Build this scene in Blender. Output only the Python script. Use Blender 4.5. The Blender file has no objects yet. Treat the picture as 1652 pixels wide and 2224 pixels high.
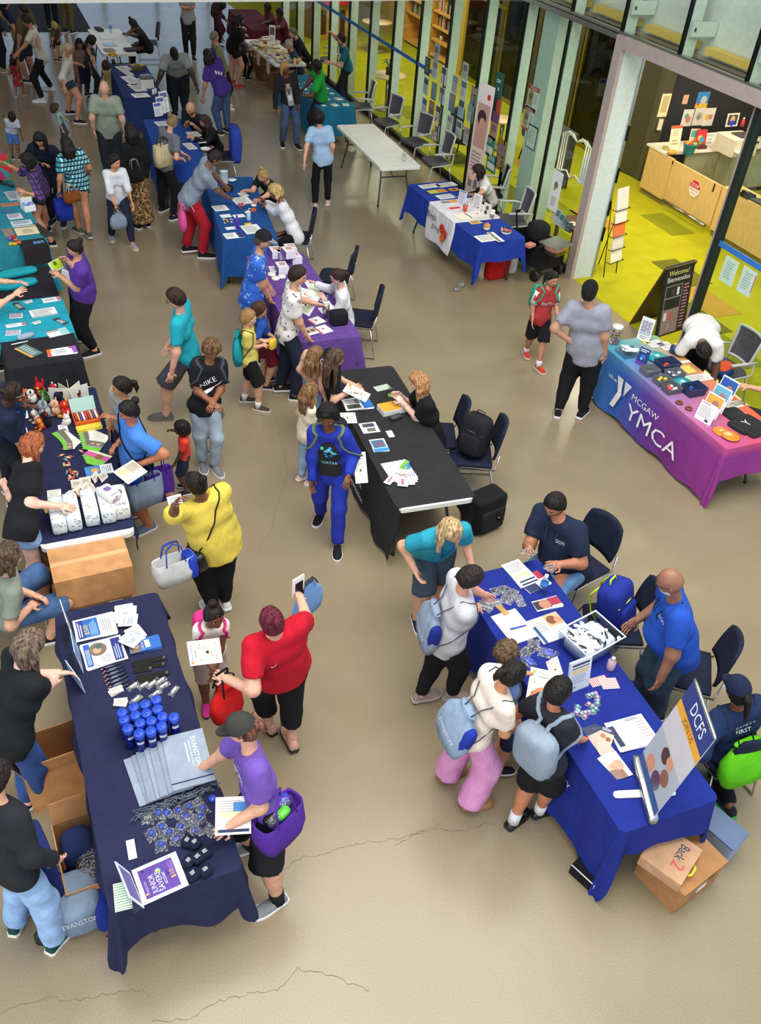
import bpy, bmesh, math, random
import numpy as np
from mathutils import Vector, Matrix
from mathutils.bvhtree import BVHTree
random.seed(7); rng = np.random.default_rng(7)
SC = bpy.context.scene
COL = SC.collection
# ---------------------------------------------------------------- camera
R = np.array([[0.9212197162262592, -0.1912408981089775, 0.3387936736813163],
              [-0.38196744348788714, -0.609932910650528, 0.6943217673533667],
              [0.07385869313316006, -0.7690310548969052, -0.6349300198075494]])
FPX, CAMH = 1912.07, 5.796
cd = bpy.data.cameras.new('camera'); cam = bpy.data.objects.new('camera', cd); COL.objects.link(cam)
m4 = Matrix.Identity(4)
for i in range(3):
    m4[i][0] = R[i, 0]; m4[i][1] = -R[i, 1]; m4[i][2] = -R[i, 2]
m4[2][3] = CAMH
cam.matrix_world = m4
cd.sensor_fit = 'VERTICAL'; cd.sensor_height = 24; cd.lens = FPX * 24 / 2224; cd.clip_start = .05; cd.clip_end = 200
SC.camera = cam
# ---------------------------------------------------------------- world, lights, exposure
wd = bpy.data.worlds.new('world'); SC.world = wd; wd.use_nodes = True
bg = wd.node_tree.nodes['Background']; bg.inputs[0].default_value = (.70, .85, 1.0, 1); bg.inputs[1].default_value = .85
def area(name, loc, size, power, col, rot=(0, 0, 0)):
    l = bpy.data.lights.new(name, 'AREA'); l.shape = 'RECTANGLE'; l.size, l.size_y = size; l.energy = power; l.color = col
    o = bpy.data.objects.new(name, l); o.location = loc; o.rotation_euler = rot; COL.objects.link(o); return o
area('atrium_skylight', (3.0, 3.6, 9.5), (7, 8), 980, (1, .93, .83))
area('window_daylight', (-6.5, -2.5, 6.0), (6, 4), 420, (1, .95, .86), (math.radians(62), 0, math.radians(-52)))
for k, y in enumerate((19.5, 24.0, 28.5)):
    area('far_fill_light', (3.6, y, 6.5), (5, .5), 34, (1, .93, .84))  # weak fill lights added for the far floor, no visible fixtures
for k, (x, y) in enumerate(((10.2, 9.0), (10.2, 12.4), (10.2, 16.5), (10.2, 20.5), (10.4, 24.5), (13.6, 12.2))):
    area('library_ceiling_lamp', (x, y, 3.32), (1.3, 1.3), 92, (1, .88, .66))
vs = SC.view_settings; vs.view_transform = 'Standard'; vs.look = 'None'; vs.gamma = 1; vs.exposure = .34
try: vs.use_curve_mapping = False
except Exception: pass
# ---------------------------------------------------------------- pixel helpers
CAM = np.array([0, 0, CAMH])
def ray(px, py):
    r = R @ np.array([px - 826., py - 1112., FPX]); return r / np.linalg.norm(r)
def A(px, py, z=0.):
    r = ray(px, py); return CAM + r * ((z - CAMH) / r[2])
def WX(px, py, X):
    r = ray(px, py); return CAM + r * (X / r[0])
def WY(px, py, Y):
    r = ray(px, py); return CAM + r * (Y / r[1])
UP = np.array([0, 0, 1.])
def nz(v):
    v = np.asarray(v, float); return v / max(np.linalg.norm(v), 1e-9)
def face_dir(p, clock):
    d = nz([p[0], p[1], 0]); a = math.radians(clock); c, s = math.cos(a), math.sin(a)
    return np.array([d[0] * c + d[1] * s, -d[0] * s + d[1] * c, 0])
# ---------------------------------------------------------------- materials
def lin(h):
    if not isinstance(h, str): return tuple(h)
    h = h.lstrip('#'); o = []
    for i in (0, 2, 4):
        c = int(h[i:i + 2], 16) / 255; o.append(c / 12.92 if c <= .04045 else ((c + .055) / 1.055) ** 2.4)
    return tuple(o)
MC = {}
class NT:
    def __init__(s, name):
        s.m = bpy.data.materials.new(name); s.m.use_nodes = True; s.t = s.m.node_tree; s.b = s.t.nodes['Principled BSDF']; s.out = s.t.nodes['Material Output']
    def n(s, typ, **kw):
        nd = s.t.nodes.new(typ)
        for k, v in kw.items():
            if k in nd.inputs.keys(): nd.inputs[k].default_value = v
            else: setattr(nd, k, v)
        return nd
    def l(s, a, b): s.t.links.new(a, b)
    def co(s, kind='Object', scale=None):
        tc = s.n('ShaderNodeTexCoord')
        if scale is None: return tc.outputs[kind]
        mp = s.n('ShaderNodeMapping'); mp.inputs['Scale'].default_value = scale; s.l(tc.outputs[kind], mp.inputs[0]); return mp.outputs[0]
    def noise(s, scale, co=None, detail=2., kind='Object'):
        nd = s.n('ShaderNodeTexNoise'); nd.inputs['Scale'].default_value = scale; nd.inputs['Detail'].default_value = detail
        s.l(co if co is not None else s.co(kind), nd.inputs['Vector']); return nd.outputs['Fac']
    def ramp(s, fac, stops, interp='LINEAR'):
        r = s.n('ShaderNodeValToRGB'); e = r.color_ramp.elements; r.color_ramp.interpolation = interp
        while len(e) < len(stops): e.new(.5)
        for el, (p, c) in zip(e, stops): el.position = p; el.color = (*lin(c), 1)
        s.l(fac, r.inputs[0]); return r.outputs[0]
    def bump(s, h, strength, dist=.01):
        b = s.n('ShaderNodeBump'); b.inputs['Strength'].default_value = strength; b.inputs['Distance'].default_value = dist
        s.l(h, b.inputs['Height']); s.l(b.outputs[0], s.b.inputs['Normal'])
def sc(c, k): return tuple(min(1, x * k) for x in lin(c))
def mat(c, kind='plain', rough=None, c2=None):
    key = (c if isinstance(c, str) else tuple(c), kind, rough, c2)
    if key in MC: return MC[key]
    n = NT(f'{kind}_{c}' if isinstance(c, str) else kind); b = n.b; L = lin(c)
    b.inputs['Base Color'].default_value = (*L, 1); b.inputs['Roughness'].default_value = rough if rough is not None else .5
    if kind in ('plain', 'paper', 'skin', 'card', 'gloss'):
        sp = dict(plain=.06, paper=.04, skin=.10, card=.16, gloss=.03)[kind]
        f = n.noise(dict(plain=14., paper=6., skin=22., card=9., gloss=8.)[kind], detail=3)
        n.l(n.ramp(f, [(.3, sc(c, 1 - sp)), (.7, sc(c, 1 + sp))]), b.inputs['Base Color'])
        if rough is None: b.inputs['Roughness'].default_value = dict(plain=.55, paper=.7, skin=.52, card=.8, gloss=.22)[kind]
    elif kind == 'cloth':
        f = n.noise(7., detail=4); g = n.noise(380., detail=1)
        n.l(n.ramp(f, [(.3, sc(c, .9)), (.7, sc(c, 1.1))]), b.inputs['Base Color'])
        mx = n.n('ShaderNodeMath', operation='MULTIPLY_ADD'); n.l(g, mx.inputs[0]); mx.inputs[1].default_value = .12; n.l(n.noise(13., n.co('Object', (1, 1, .45)), 2), mx.inputs[2])
        n.bump(mx.outputs[0], .8, .035)
        if rough is None: b.inputs['Roughness'].default_value = .88
        b.inputs['Specular IOR Level'].default_value = .25
    elif kind == 'hair':
        f = n.noise(60., n.co('Object', (1, 1, .16)), 3)
        n.l(n.ramp(f, [(.32, sc(c, .55)), (.68, c2 or sc(c, 1.3))]), b.inputs['Base Color']); b.inputs['Roughness'].default_value = .5; b.inputs['Specular IOR Level'].default_value = .3; n.bump(f, 1., .02)
    elif kind == 'metal':
        b.inputs['Metallic'].default_value = 1; b.inputs['Roughness'].default_value = rough if rough is not None else .25
        f = n.noise(30.); n.l(n.ramp(f, [(.3, sc(c, .9)), (.7, sc(c, 1.05))]), b.inputs['Base Color'])
    elif kind in ('glass', 'film', 'clear'):
        tr = n.n('ShaderNodeBsdfTransparent'); gl = n.n('ShaderNodeBsdfGlossy'); mx = n.n('ShaderNodeMixShader'); lw = n.n('ShaderNodeLayerWeight')
        tr.inputs[0].default_value = (*L, 1); gl.inputs['Roughness'].default_value = {'glass': .02, 'film': .12, 'clear': .08}[kind]
        lw.inputs['Blend'].default_value = .5
        pw = n.n('ShaderNodeMath', operation='POWER'); n.l(lw.outputs['Facing'], pw.inputs[0]); pw.inputs[1].default_value = {'glass': 5., 'film': 2., 'clear': 2.5}[kind]; ml = n.n('ShaderNodeMath', operation='MULTIPLY_ADD'); n.l(pw.outputs[0], ml.inputs[0]); ml.inputs[1].default_value = .55; ml.inputs[2].default_value = .035; fac = ml.outputs[0]
        if kind == 'film':
            nf = n.noise(70., detail=3); n.bump(nf, 1, .02); n.l(n.t.nodes['Bump'].outputs[0], gl.inputs['Normal'])
            rp = n.ramp(nf, [(.45, (.06, .06, .06)), (.62, (.5, .5, .5))]); ad = n.n('ShaderNodeMath', operation='ADD', use_clamp=True); n.l(fac, ad.inputs[0]); n.l(rp, ad.inputs[1]); fac = ad.outputs[0]
        n.l(fac, mx.inputs[0]); n.l(tr.outputs[0], mx.inputs[1]); n.l(gl.outputs[0], mx.inputs[2])
        n.l(mx.outputs[0], n.out.inputs[0])
    elif kind == 'plaid':
        co = n.co('Object', (11, 11, 11)); sp = n.n('ShaderNodeSeparateXYZ'); n.l(co, sp.inputs[0])
        def stripe(o, k, th):
            a = n.n('ShaderNodeMath', operation='MULTIPLY'); n.l(o, a.inputs[0]); a.inputs[1].default_value = k
            s_ = n.n('ShaderNodeMath', operation='SINE'); n.l(a.outputs[0], s_.inputs[0])
            g = n.n('ShaderNodeMath', operation='GREATER_THAN'); n.l(s_.outputs[0], g.inputs[0]); g.inputs[1].default_value = th; return g.outputs[0]
        ad = n.n('ShaderNodeMath', operation='ADD'); n.l(sp.outputs[0], ad.inputs[0]); n.l(sp.outputs[1], ad.inputs[1])
        m1 = n.n('ShaderNodeMixRGB'); m1.inputs[1].default_value = (*L, 1); m1.inputs[2].default_value = (*lin(c2), 1); n.l(stripe(ad.outputs[0], 9, .35), m1.inputs[0])
        m2 = n.n('ShaderNodeMixRGB'); m2.inputs[2].default_value = (.012, .03, .05, 1); n.l(m1.outputs[0], m2.inputs[1]); n.l(stripe(sp.outputs[2], 8, .55), m2.inputs[0])
        n.l(m2.outputs[0], b.inputs['Base Color']); b.inputs['Roughness'].default_value = .9
    elif kind == 'spots':
        v = n.n('ShaderNodeTexVoronoi'); v.inputs['Scale'].default_value = 22; n.l(n.co(), v.inputs['Vector'])
        n.l(n.ramp(v.outputs['Distance'], [(.0, c), (.28, c2), (.42, c2), (.55, c)], 'CONSTANT'), b.inputs['Base Color']); b.inputs['Roughness'].default_value = .9
    elif kind == 'print':
        f = n.noise(16., detail=4); n.l(n.ramp(f, [(.0, c), (.585, c), (.60, c2), (.66, c2), (.68, c)], 'CONSTANT'), b.inputs['Base Color']); b.inputs['Roughness'].default_value = .9
    elif kind == 'stripes':
        w = n.n('ShaderNodeTexWave', bands_direction='Z'); w.inputs['Scale'].default_value = 14; n.l(n.co(), w.inputs['Vector'])
        n.l(n.ramp(w.outputs['Fac'], [(0, c), (.6, c2)], 'CONSTANT'), b.inputs['Base Color']); b.inputs['Roughness'].default_value = .9
    elif kind == 'denim':
        f = n.noise(8., detail=5); g = n.noise(300.)
        n.l(n.ramp(f, [(.3, sc(c, .75)), (.72, sc(c, 1.35))]), b.inputs['Base Color']); n.bump(n.noise(10.), .5, .02); b.inputs['Roughness'].default_value = .9
    elif kind == 'wood':
        w = n.noise(5., n.co('Object', (1, 7, 1)), 4); n.l(n.ramp(w, [(.3, sc(c, .86)), (.7, sc(c, 1.1))]), b.inputs['Base Color']); b.inputs['Roughness'].default_value = rough or .45
    elif kind == 'emit':
        b.inputs['Emission Color'].default_value = (*L, 1); b.inputs['Emission Strength'].default_value = rough or 1
    MC[key] = n.m; return n.m
# ---------------------------------------------------------------- mesh helpers
def link(o, parent=None):
    COL.objects.link(o)
    if parent is not None: o.parent = parent
    return o
def tag(o, label=None, cat=None, group=None, kind=None):
    if label: o['label'] = label
    if cat: o['category'] = cat
    if group: o['group'] = group
    if kind: o['kind'] = kind
    return o
def empty(name, loc=(0, 0, 0), rz=0., label=None, cat=None, group=None):
    o = bpy.data.objects.new(name, None); o.location = loc; o.rotation_euler = (0, 0, rz); o.empty_display_size = .1; link(o); return tag(o, label, cat, group)
class MB:
    def __init__(s): s.v = []; s.f = []; s.mi = []; s.sm = []; s.mats = []; s.cur = 0; s.T = None
    def m(s, material):
        if material not in s.mats: s.mats.append(material)
        s.cur = s.mats.index(material); return s
    def add(s, V, F, smooth=False):
        o = len(s.v)
        for p in V:
            s.v.append(tuple(s.T @ Vector(p)) if s.T is not None else (float(p[0]), float(p[1]), float(p[2])))
        for f in F: s.f.append(tuple(int(i) + o for i in f)); s.mi.append(s.cur); s.sm.append(smooth)
        return s
    def box(s, c, d, rz=0., b=0.):
        x, y, z = d[0] / 2, d[1] / 2, d[2] / 2; cs, sn = math.cos(rz), math.sin(rz); V = []
        for sx, sy, sz in ((-1, -1, -1), (1, -1, -1), (1, 1, -1), (-1, 1, -1), (-1, -1, 1), (1, -1, 1), (1, 1, 1), (-1, 1, 1)):
            px, py = sx * x, sy * y; V.append((c[0] + px * cs - py * sn, c[1] + px * sn + py * cs, c[2] + sz * z))
        return s.add(V, [(0, 3, 2, 1), (4, 5, 6, 7), (0, 1, 5, 4), (1, 2, 6, 5), (2, 3, 7, 6), (3, 0, 4, 7)])
    def bx(s, x0, x1, y0, y1, z0, z1): return s.box(((x0 + x1) / 2, (y0 + y1) / 2, (z0 + z1) / 2), (abs(x1 - x0), abs(y1 - y0), abs(z1 - z0)))
    def tube(s, pts, r, n=8, closed=False, flat=None):
        P = [np.asarray(p, float) for p in pts]; k = len(P); rr = r if hasattr(r, '__len__') else [r] * k
        V = []; F = []; u = None
        for i in range(k):
            t = nz(P[min(i + 1, k - 1)] - P[max(i - 1, 0)]) if not closed else nz(P[(i + 1) % k] - P[i - 1])
            if u is None: u = np.array([0, 0, 1.]) if abs(t[2]) < .9 else np.array([1., 0, 0])
            u = nz(u - t * (u @ t)); w = np.cross(t, u)
            for j in range(n):
                a = 2 * math.pi * j / n; V.append(P[i] + rr[i] * (math.cos(a) * u * (flat or 1) + math.sin(a) * w))
        for i in range(k if closed else k - 1):
            for j in range(n):
                a, b2 = i * n + j, i * n + (j + 1) % n; c, d = ((i + 1) % k) * n + (j + 1) % n, ((i + 1) % k) * n + j; F.append((a, b2, c, d))
        if not closed: F += [tuple(range(n - 1, -1, -1)), tuple(range((k - 1) * n, k * n))]
        return s.add(V, F, True)
    def lathe(s, prof, c=(0, 0, 0), n=16, e=1.):
        V = []; F = []; k = len(prof)
        for r, z in prof:
            for j in range(n):
                a = 2 * math.pi * j / n; V.append((c[0] + r * math.cos(a), c[1] + r * e * math.sin(a), c[2] + z))
        for i in range(k - 1):
            for j in range(n): F.append((i * n + j, i * n + (j + 1) % n, (i + 1) * n + (j + 1) % n, (i + 1) * n + j))
        F += [tuple(range(n - 1, -1, -1)), tuple(range((k - 1) * n, k * n))]
        return s.add(V, F, True)
    def prism(s, poly, z0, z1):
        k = len(poly); V = [(p[0], p[1], z0) for p in poly] + [(p[0], p[1], z1) for p in poly]
        return s.add(V, [tuple(range(k - 1, -1, -1)), tuple(range(k, 2 * k))] + [(i, (i + 1) % k, k + (i + 1) % k, k + i) for i in range(k)])
    def slab(s, a, b, c, d, th, nrm=None):
        a, b, c, d = map(np.asarray, (a, b, c, d)); n = nz(np.cross(b - a, d - a)) if nrm is None else np.asarray(nrm); V = [a, b, c, d, a + n * th, b + n * th, c + n * th, d + n * th]
        return s.add(V, [(3, 2, 1, 0), (4, 5, 6, 7), (0, 1, 5, 4), (1, 2, 6, 5), (2, 3, 7, 6), (3, 0, 4, 7)])
    def sq(s, c, r, e=(.4, .4), n=(16, 10), fr=None):
        X, Y, Z = fr if fr is not None else np.eye(3); V = []; F = []; nu, nv = n
        f = lambda w, m_: math.copysign(abs(w) ** m_, w)
        for i in range(nv + 1):
            ph = -math.pi / 2 + math.pi * i / nv; cp, sp_ = f(math.cos(ph), e[0]), f(math.sin(ph), e[0])
            for j in range(nu):
                th = 2 * math.pi * j / nu; V.append(np.asarray(c) + X * r[0] * cp * f(math.cos(th), e[1]) + Y * r[1] * cp * f(math.sin(th), e[1]) + Z * r[2] * sp_)
        for i in range(nv):
            for j in range(nu): F.append((i * nu + j, i * nu + (j + 1) % nu, (i + 1) * nu + (j + 1) % nu, (i + 1) * nu + j))
        return s.add(V, F, True)
    def mesh(s, name):
        me = bpy.data.meshes.new(name); me.from_pydata(s.v, [], s.f)
        for m_ in s.mats: me.materials.append(m_)
        if s.f:
            me.polygons.foreach_set('material_index', s.mi); me.polygons.foreach_set('use_smooth', s.sm)
        me.update(); return me
    def obj(s, name, parent=None, material=None, loc=None, rz=None):
        if material is not None: s.mats = [material] if not s.mats else s.mats
        o = bpy.data.objects.new(name, s.mesh(name)); link(o, parent)
        if loc is not None: o.location = loc
        if rz is not None: o.rotation_euler = (0, 0, rz)
        return o
def copytree(o, parent=None):
    c = o.copy(); COL.objects.link(c); c.parent = parent
    for ch in o.children: copytree(ch, c)
    return c
def rrect(w, d, r, n=5):
    P = []
    for cx, cy, a0 in ((w / 2 - r, d / 2 - r, 0), (-w / 2 + r, d / 2 - r, 90), (-w / 2 + r, -d / 2 + r, 180), (w / 2 - r, -d / 2 + r, 270)):
        for i in range(n + 1):
            a = math.radians(a0 + 90 * i / n); P.append((cx + r * math.cos(a), cy + r * math.sin(a)))
    return P
TXT = {}
def text2d(t, res=2):
    if t not in TXT:
        cu = bpy.data.curves.new('t', 'FONT'); cu.body = t; cu.resolution_u = res; cu.fill_mode = 'FRONT'; o = bpy.data.objects.new('t', cu)
        me = bpy.data.meshes.new_from_object(o); V = np.array([v.co[:2] for v in me.vertices]) if len(me.vertices) else np.zeros((0, 2)); F = [tuple(p.vertices) for p in me.polygons]
        bpy.data.objects.remove(o); bpy.data.meshes.remove(me); bpy.data.curves.remove(cu)
        if len(V): V = V - [V[:, 0].min(), 0]
        TXT[t] = (V, F, V[:, 0].max() if len(V) else 0)
    return TXT[t]
def sheet(mb, a, b, d, prints, lift=.0006):
    """prints on a flat rectangle a (top left), b (top right), d (bottom left) in 3-D"""
    a, b, d = map(np.asarray, (a, b, d)); U, W = b - a, d - a; n = nz(np.cross(b - a, d - a)); n = -n
    lu, lw = np.linalg.norm(U), np.linalg.norm(W)
    for k, p in enumerate(prints):
        o = n * lift * (1 + .25 * (k % 5))
        P = lambda u, v: a + U * u + W * v + o
        if p[0] == 'r':
            _, u0, v0, u1, v1, c = p; mb.m(mat(c, 'paper')); mb.add([P(u0, v1), P(u1, v1), P(u1, v0), P(u0, v0)], [(0, 1, 2, 3)])
        elif p[0] == 'l':
            _, u0, v0, u1, v1, cnt, c = p; mb.m(mat(c, 'paper')); hh = (v1 - v0) / cnt
            for i in range(cnt):
                e = u0 + (u1 - u0) * (.7 + .3 * random.random()); y = v0 + hh * i
                mb.add([P(u0, y + hh * .45), P(e, y + hh * .45), P(e, y), P(u0, y)], [(0, 1, 2, 3)])
        elif p[0] == 'c':
            _, u, v, r, c = p; mb.m(mat(c, 'paper')); mb.add([P(u + r * math.cos(t * .5236), v - r * lu / lw * math.sin(t * .5236)) for t in range(12)], [tuple(range(12))])
        elif p[0] == 't':      # text: left u, baseline v, height (fraction of W), string, colour [,max width]
            _, u, v, h, t, c = p[:6]; V, F, wd_ = text2d(t)
            if not len(V): continue
            kx = h * lw / lu / .7
            if len(p) > 6 and wd_ * kx > p[6]: kx = p[6] / wd_
            mb.m(mat(c, 'paper')); mb.add([P(u + x * kx, v - y * h / .7) for x, y in V], F)
        elif p[0] == 'p':
            _, poly, c = p; mb.m(mat(c, 'paper')); mb.add([P(u, v) for u, v in poly], [tuple(range(len(poly)))])
def ortho(a, b, d):
    """make the three measured corners a true rectangle"""
    a, b, d = map(np.asarray, (a, b, d)); U = b - a; W = d - a; u = nz(U); W2 = W - u * (W @ u); return a, b, a + nz(W2) * np.linalg.norm(W)
def page(name, label, cat, pa, pb, pd, z, prints=(), col='f3f3f1', th=.002, group=None, n=1, fan=0.):
    a, b, d = ortho(A(*pa, z), A(*pb, z), A(*pd, z)); mb = MB(); c = b + d - a
    ctr = (a + c) / 2; base = np.array([ctr[0], ctr[1], z])
    if np.cross(b - a, d - a)[2] > 0: up = 1
    for i in range(n):
        rot = fan * (i - n + 1); cs, sn = math.cos(rot), math.sin(rot)
        def rp(p):
            q = p - ctr; return np.array([q[0] * cs - q[1] * sn, q[0] * sn + q[1] * cs, 0])
        mb.m(mat(col, 'paper')); mb.slab(rp(a) + UP * th * i, rp(b) + UP * th * i, rp(c) + UP * th * i, rp(d) + UP * th * i, th * .92, UP)
    sheet(mb, a - base + UP * th * n, b - base + UP * th * n, d - base + UP * th * n, prints)
    o = mb.obj(name, loc=base + np.array([0, 0, .0005])); return tag(o, label, cat, group)
ru = random.uniform
# ---------------------------------------------------------------- signed-distance bodies
EDG = [(0, 1), (2, 3), (4, 5), (6, 7), (0, 2), (1, 3), (4, 6), (5, 7), (0, 4), (1, 5), (2, 6), (3, 7)]
CRN = np.array([(i & 1, (i >> 1) & 1, (i >> 2) & 1) for i in range(8)])
def nets(D, org, vx):
    S = D < 0
    s8 = [S[c[0]:S.shape[0] - 1 + c[0], c[1]:S.shape[1] - 1 + c[1], c[2]:S.shape[2] - 1 + c[2]] for c in CRN]
    cnt = sum(x.astype(np.int8) for x in s8); mask = (cnt > 0) & (cnt < 8)
    idx = np.argwhere(mask)
    if not len(idx): return np.zeros((0, 3)), np.zeros((0, 4), int)
    vals = np.stack([D[idx[:, 0] + c[0], idx[:, 1] + c[1], idx[:, 2] + c[2]] for c in CRN], 1)
    acc = np.zeros((len(idx), 3)); num = np.zeros(len(idx))
    for i, j in EDG:
        a, b = vals[:, i], vals[:, j]; w = (a < 0) != (b < 0); t = np.where(w, a / np.where(w, a - b, 1), 0)
        acc += np.where(w[:, None], CRN[i] + t[:, None] * (CRN[j] - CRN[i]), 0); num += w
    V = org + (idx + acc / num[:, None]) * vx
    vid = -np.ones(mask.shape, int); vid[mask] = np.arange(len(idx)); Q = []
    for ax in range(3):
        o1, o2 = [a for a in range(3) if a != ax]
        lo = [slice(None)] * 3; hi = [slice(None)] * 3; lo[ax] = slice(0, -1); hi[ax] = slice(1, None)
        ch = S[tuple(lo)] != S[tuple(hi)]; e = np.argwhere(ch)
        e = e[(e[:, o1] > 0) & (e[:, o2] > 0)]; e = e[(e[:, o1] < mask.shape[o1]) & (e[:, o2] < mask.shape[o2])]
        if not len(e): continue
        def cell(d1, d2):
            q = e.copy(); q[:, o1] -= d1; q[:, o2] -= d2; return vid[q[:, 0], q[:, 1], q[:, 2]]
        q = np.stack([cell(1, 1), cell(0, 1), cell(0, 0), cell(1, 0)], 1); ins = S[e[:, 0], e[:, 1], e[:, 2]]
        if ax == 1: ins = ~ins
        q[~ins] = q[~ins][:, ::-1]; Q.append(q)
    Q = np.concatenate(Q); return V, Q[(Q >= 0).all(1)]
def cap(a, b, ra, rb=None, d=None, q=1., clip=0, off=0.):
    return dict(a=np.asarray(a, float), b=np.asarray(b, float), ra=ra, rb=ra if rb is None else rb, d=d, q=q, clip=clip, off=off)
def sdf(prims, vx, k, post=None, pad=None):
    rm = [max(p['ra'], p['rb']) + p['off'] + k * .6 + 2.2 * vx for p in prims]
    lo = np.min([np.minimum(p['a'], p['b']) - r for p, r in zip(prims, rm)], 0); hi = np.max([np.maximum(p['a'], p['b']) + r for p, r in zip(prims, rm)], 0)
    n = np.ceil((hi - lo) / vx).astype(int) + 1; D = np.full(n, .25, np.float32)
    for p, r in zip(prims, rm):
        i0 = np.maximum(np.floor((np.minimum(p['a'], p['b']) - r - lo) / vx).astype(int), 0); i1 = np.minimum(np.ceil((np.maximum(p['a'], p['b']) + r - lo) / vx).astype(int) + 1, n)
        g = np.meshgrid(*[lo[t] + np.arange(i0[t], i1[t]) * vx for t in range(3)], indexing='ij'); P = np.stack(g, -1) - p['a']; B = p['b'] - p['a']; raw = P; rB = B
        if p['d'] is not None:
            dd = p['d']; P = P + ((1 / p['q'] - 1) * (P @ dd))[..., None] * dd; B = B + (1 / p['q'] - 1) * (B @ dd) * dd
        bb = max(B @ B, 1e-9); t = np.clip((P @ B) / bb, 0, 1); dist = np.linalg.norm(P - t[..., None] * B, axis=-1) - (p['ra'] + (p['rb'] - p['ra']) * t + p['off'])
        if p['clip']:
            u = nz(rB); dist = np.maximum(dist, (raw - rB) @ u)
        sl = tuple(slice(i0[t_], i1[t_]) for t_ in range(3)); old = D[sl]; kk = k
        h = np.clip(.5 + .5 * (old - dist) / kk, 0, 1); D[sl] = old * (1 - h) + dist * h - kk * h * (1 - h)
    if post is not None:
        g = np.meshgrid(*[lo[t] + np.arange(n[t]) * vx for t in range(3)], indexing='ij'); D = post(np.stack(g, -1), D)
    D[0], D[-1], D[:, 0], D[:, -1], D[:, :, 0], D[:, :, -1] = (np.maximum(x, .01) for x in (D[0], D[-1], D[:, 0], D[:, -1], D[:, :, 0], D[:, :, -1]))
    return nets(D, lo, vx)
def ik(a, t, l1, l2, pole):
    d = t - a; L = np.linalg.norm(d); u = nz(d)
    if L > (l1 + l2) * .995: L = (l1 + l2) * .995; t = a + u * L
    if L < abs(l1 - l2) + .02: L = abs(l1 - l2) + .02; t = a + u * L
    x = (l1 * l1 - l2 * l2 + L * L) / (2 * L); y = math.sqrt(max(l1 * l1 - x * x, 0)); p = pole - u * (pole @ u)
    return a + u * x + nz(p) * y, t
# head template in unit head height, x right, y forward, z up
def head_template():
    nu, nv = 26, 20; V = []
    g = lambda x, s: math.exp(-(x / s) ** 2)
    for i in range(nv + 1):
        ph = -math.pi / 2 + math.pi * i / nv
        for j in range(nu):
            th = 2 * math.pi * j / nu; x, y, z = math.cos(ph) * math.cos(th), math.cos(ph) * math.sin(th), math.sin(ph)
            X, Y, Z = .335 * x, .415 * y, .5 * z
            if z < 0:
                t = -z; X *= 1 - .30 * t ** 1.6; Y *= 1 - .12 * t ** 2
                if y > 0: Y += .035 * g(z + .85, .35)
                else: Y *= 1 - .28 * t
            if y > 0:
                Y -= .035 * (g(X - .135, .07) + g(X + .135, .07)) * g(Z - .03, .06)
                Y += .085 * g(X, .055) * g(Z + .10, .07) + .035 * g(X, .045) * g(Z + .01, .07)
                Y += .025 * g(X, .11) * g(Z + .245, .04) + .03 * g(X, .1) * g(Z + .40, .06)
            V.append((X, Y, Z))
    F = [(i * nu + j, i * nu + (j + 1) % nu, (i + 1) * nu + (j + 1) % nu, (i + 1) * nu + j) for i in range(nv) for j in range(nu)]
    return np.array(V), F
HT = head_template()
def hand_geo(mb, w, d, n, s, side, curl, sp=.10):
    """w wrist, d finger direction, n palm normal (palm side), s scale (hand length), side: thumb direction"""
    d = nz(d); n = nz(n - d * (n @ d)); x = np.cross(d, n) * side
    c = w + d * s * .28; mb.sq(c, (s * .21, s * .30, s * .085), (.6, .7), (10, 6), (x, d, n))
    for i, (ox, L) in enumerate(((-.165, .40), (-.055, .46), (.055, .44), (.16, .35))):
        p = w + d * s * .50 - x * ox * s; pts = [p - d * s * .06]; a = 0; dd = nz(d - x * ox * sp * 6)
        for q in range(3):
            a += curl * (.75 if q else .55); dv = dd * math.cos(a) + n * math.sin(a); p = p + dv * s * L * (.42, .32, .26)[q]; pts.append(p)
        mb.tube(pts, [s * .05, s * .048, s * .043, s * .034], 6)
    p = w + d * s * .14 + x * s * .17; t1 = p + nz(d * .6 + x * .8 + n * .3 * curl) * s * .22; t2 = t1 + nz(d * .9 + x * (.25 - .5 * curl) + n * .6 * curl) * s * .20
    mb.tube([p - x * s * .06, t1, t2], [s * .062, s * .055, s * .04], 6)
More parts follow.
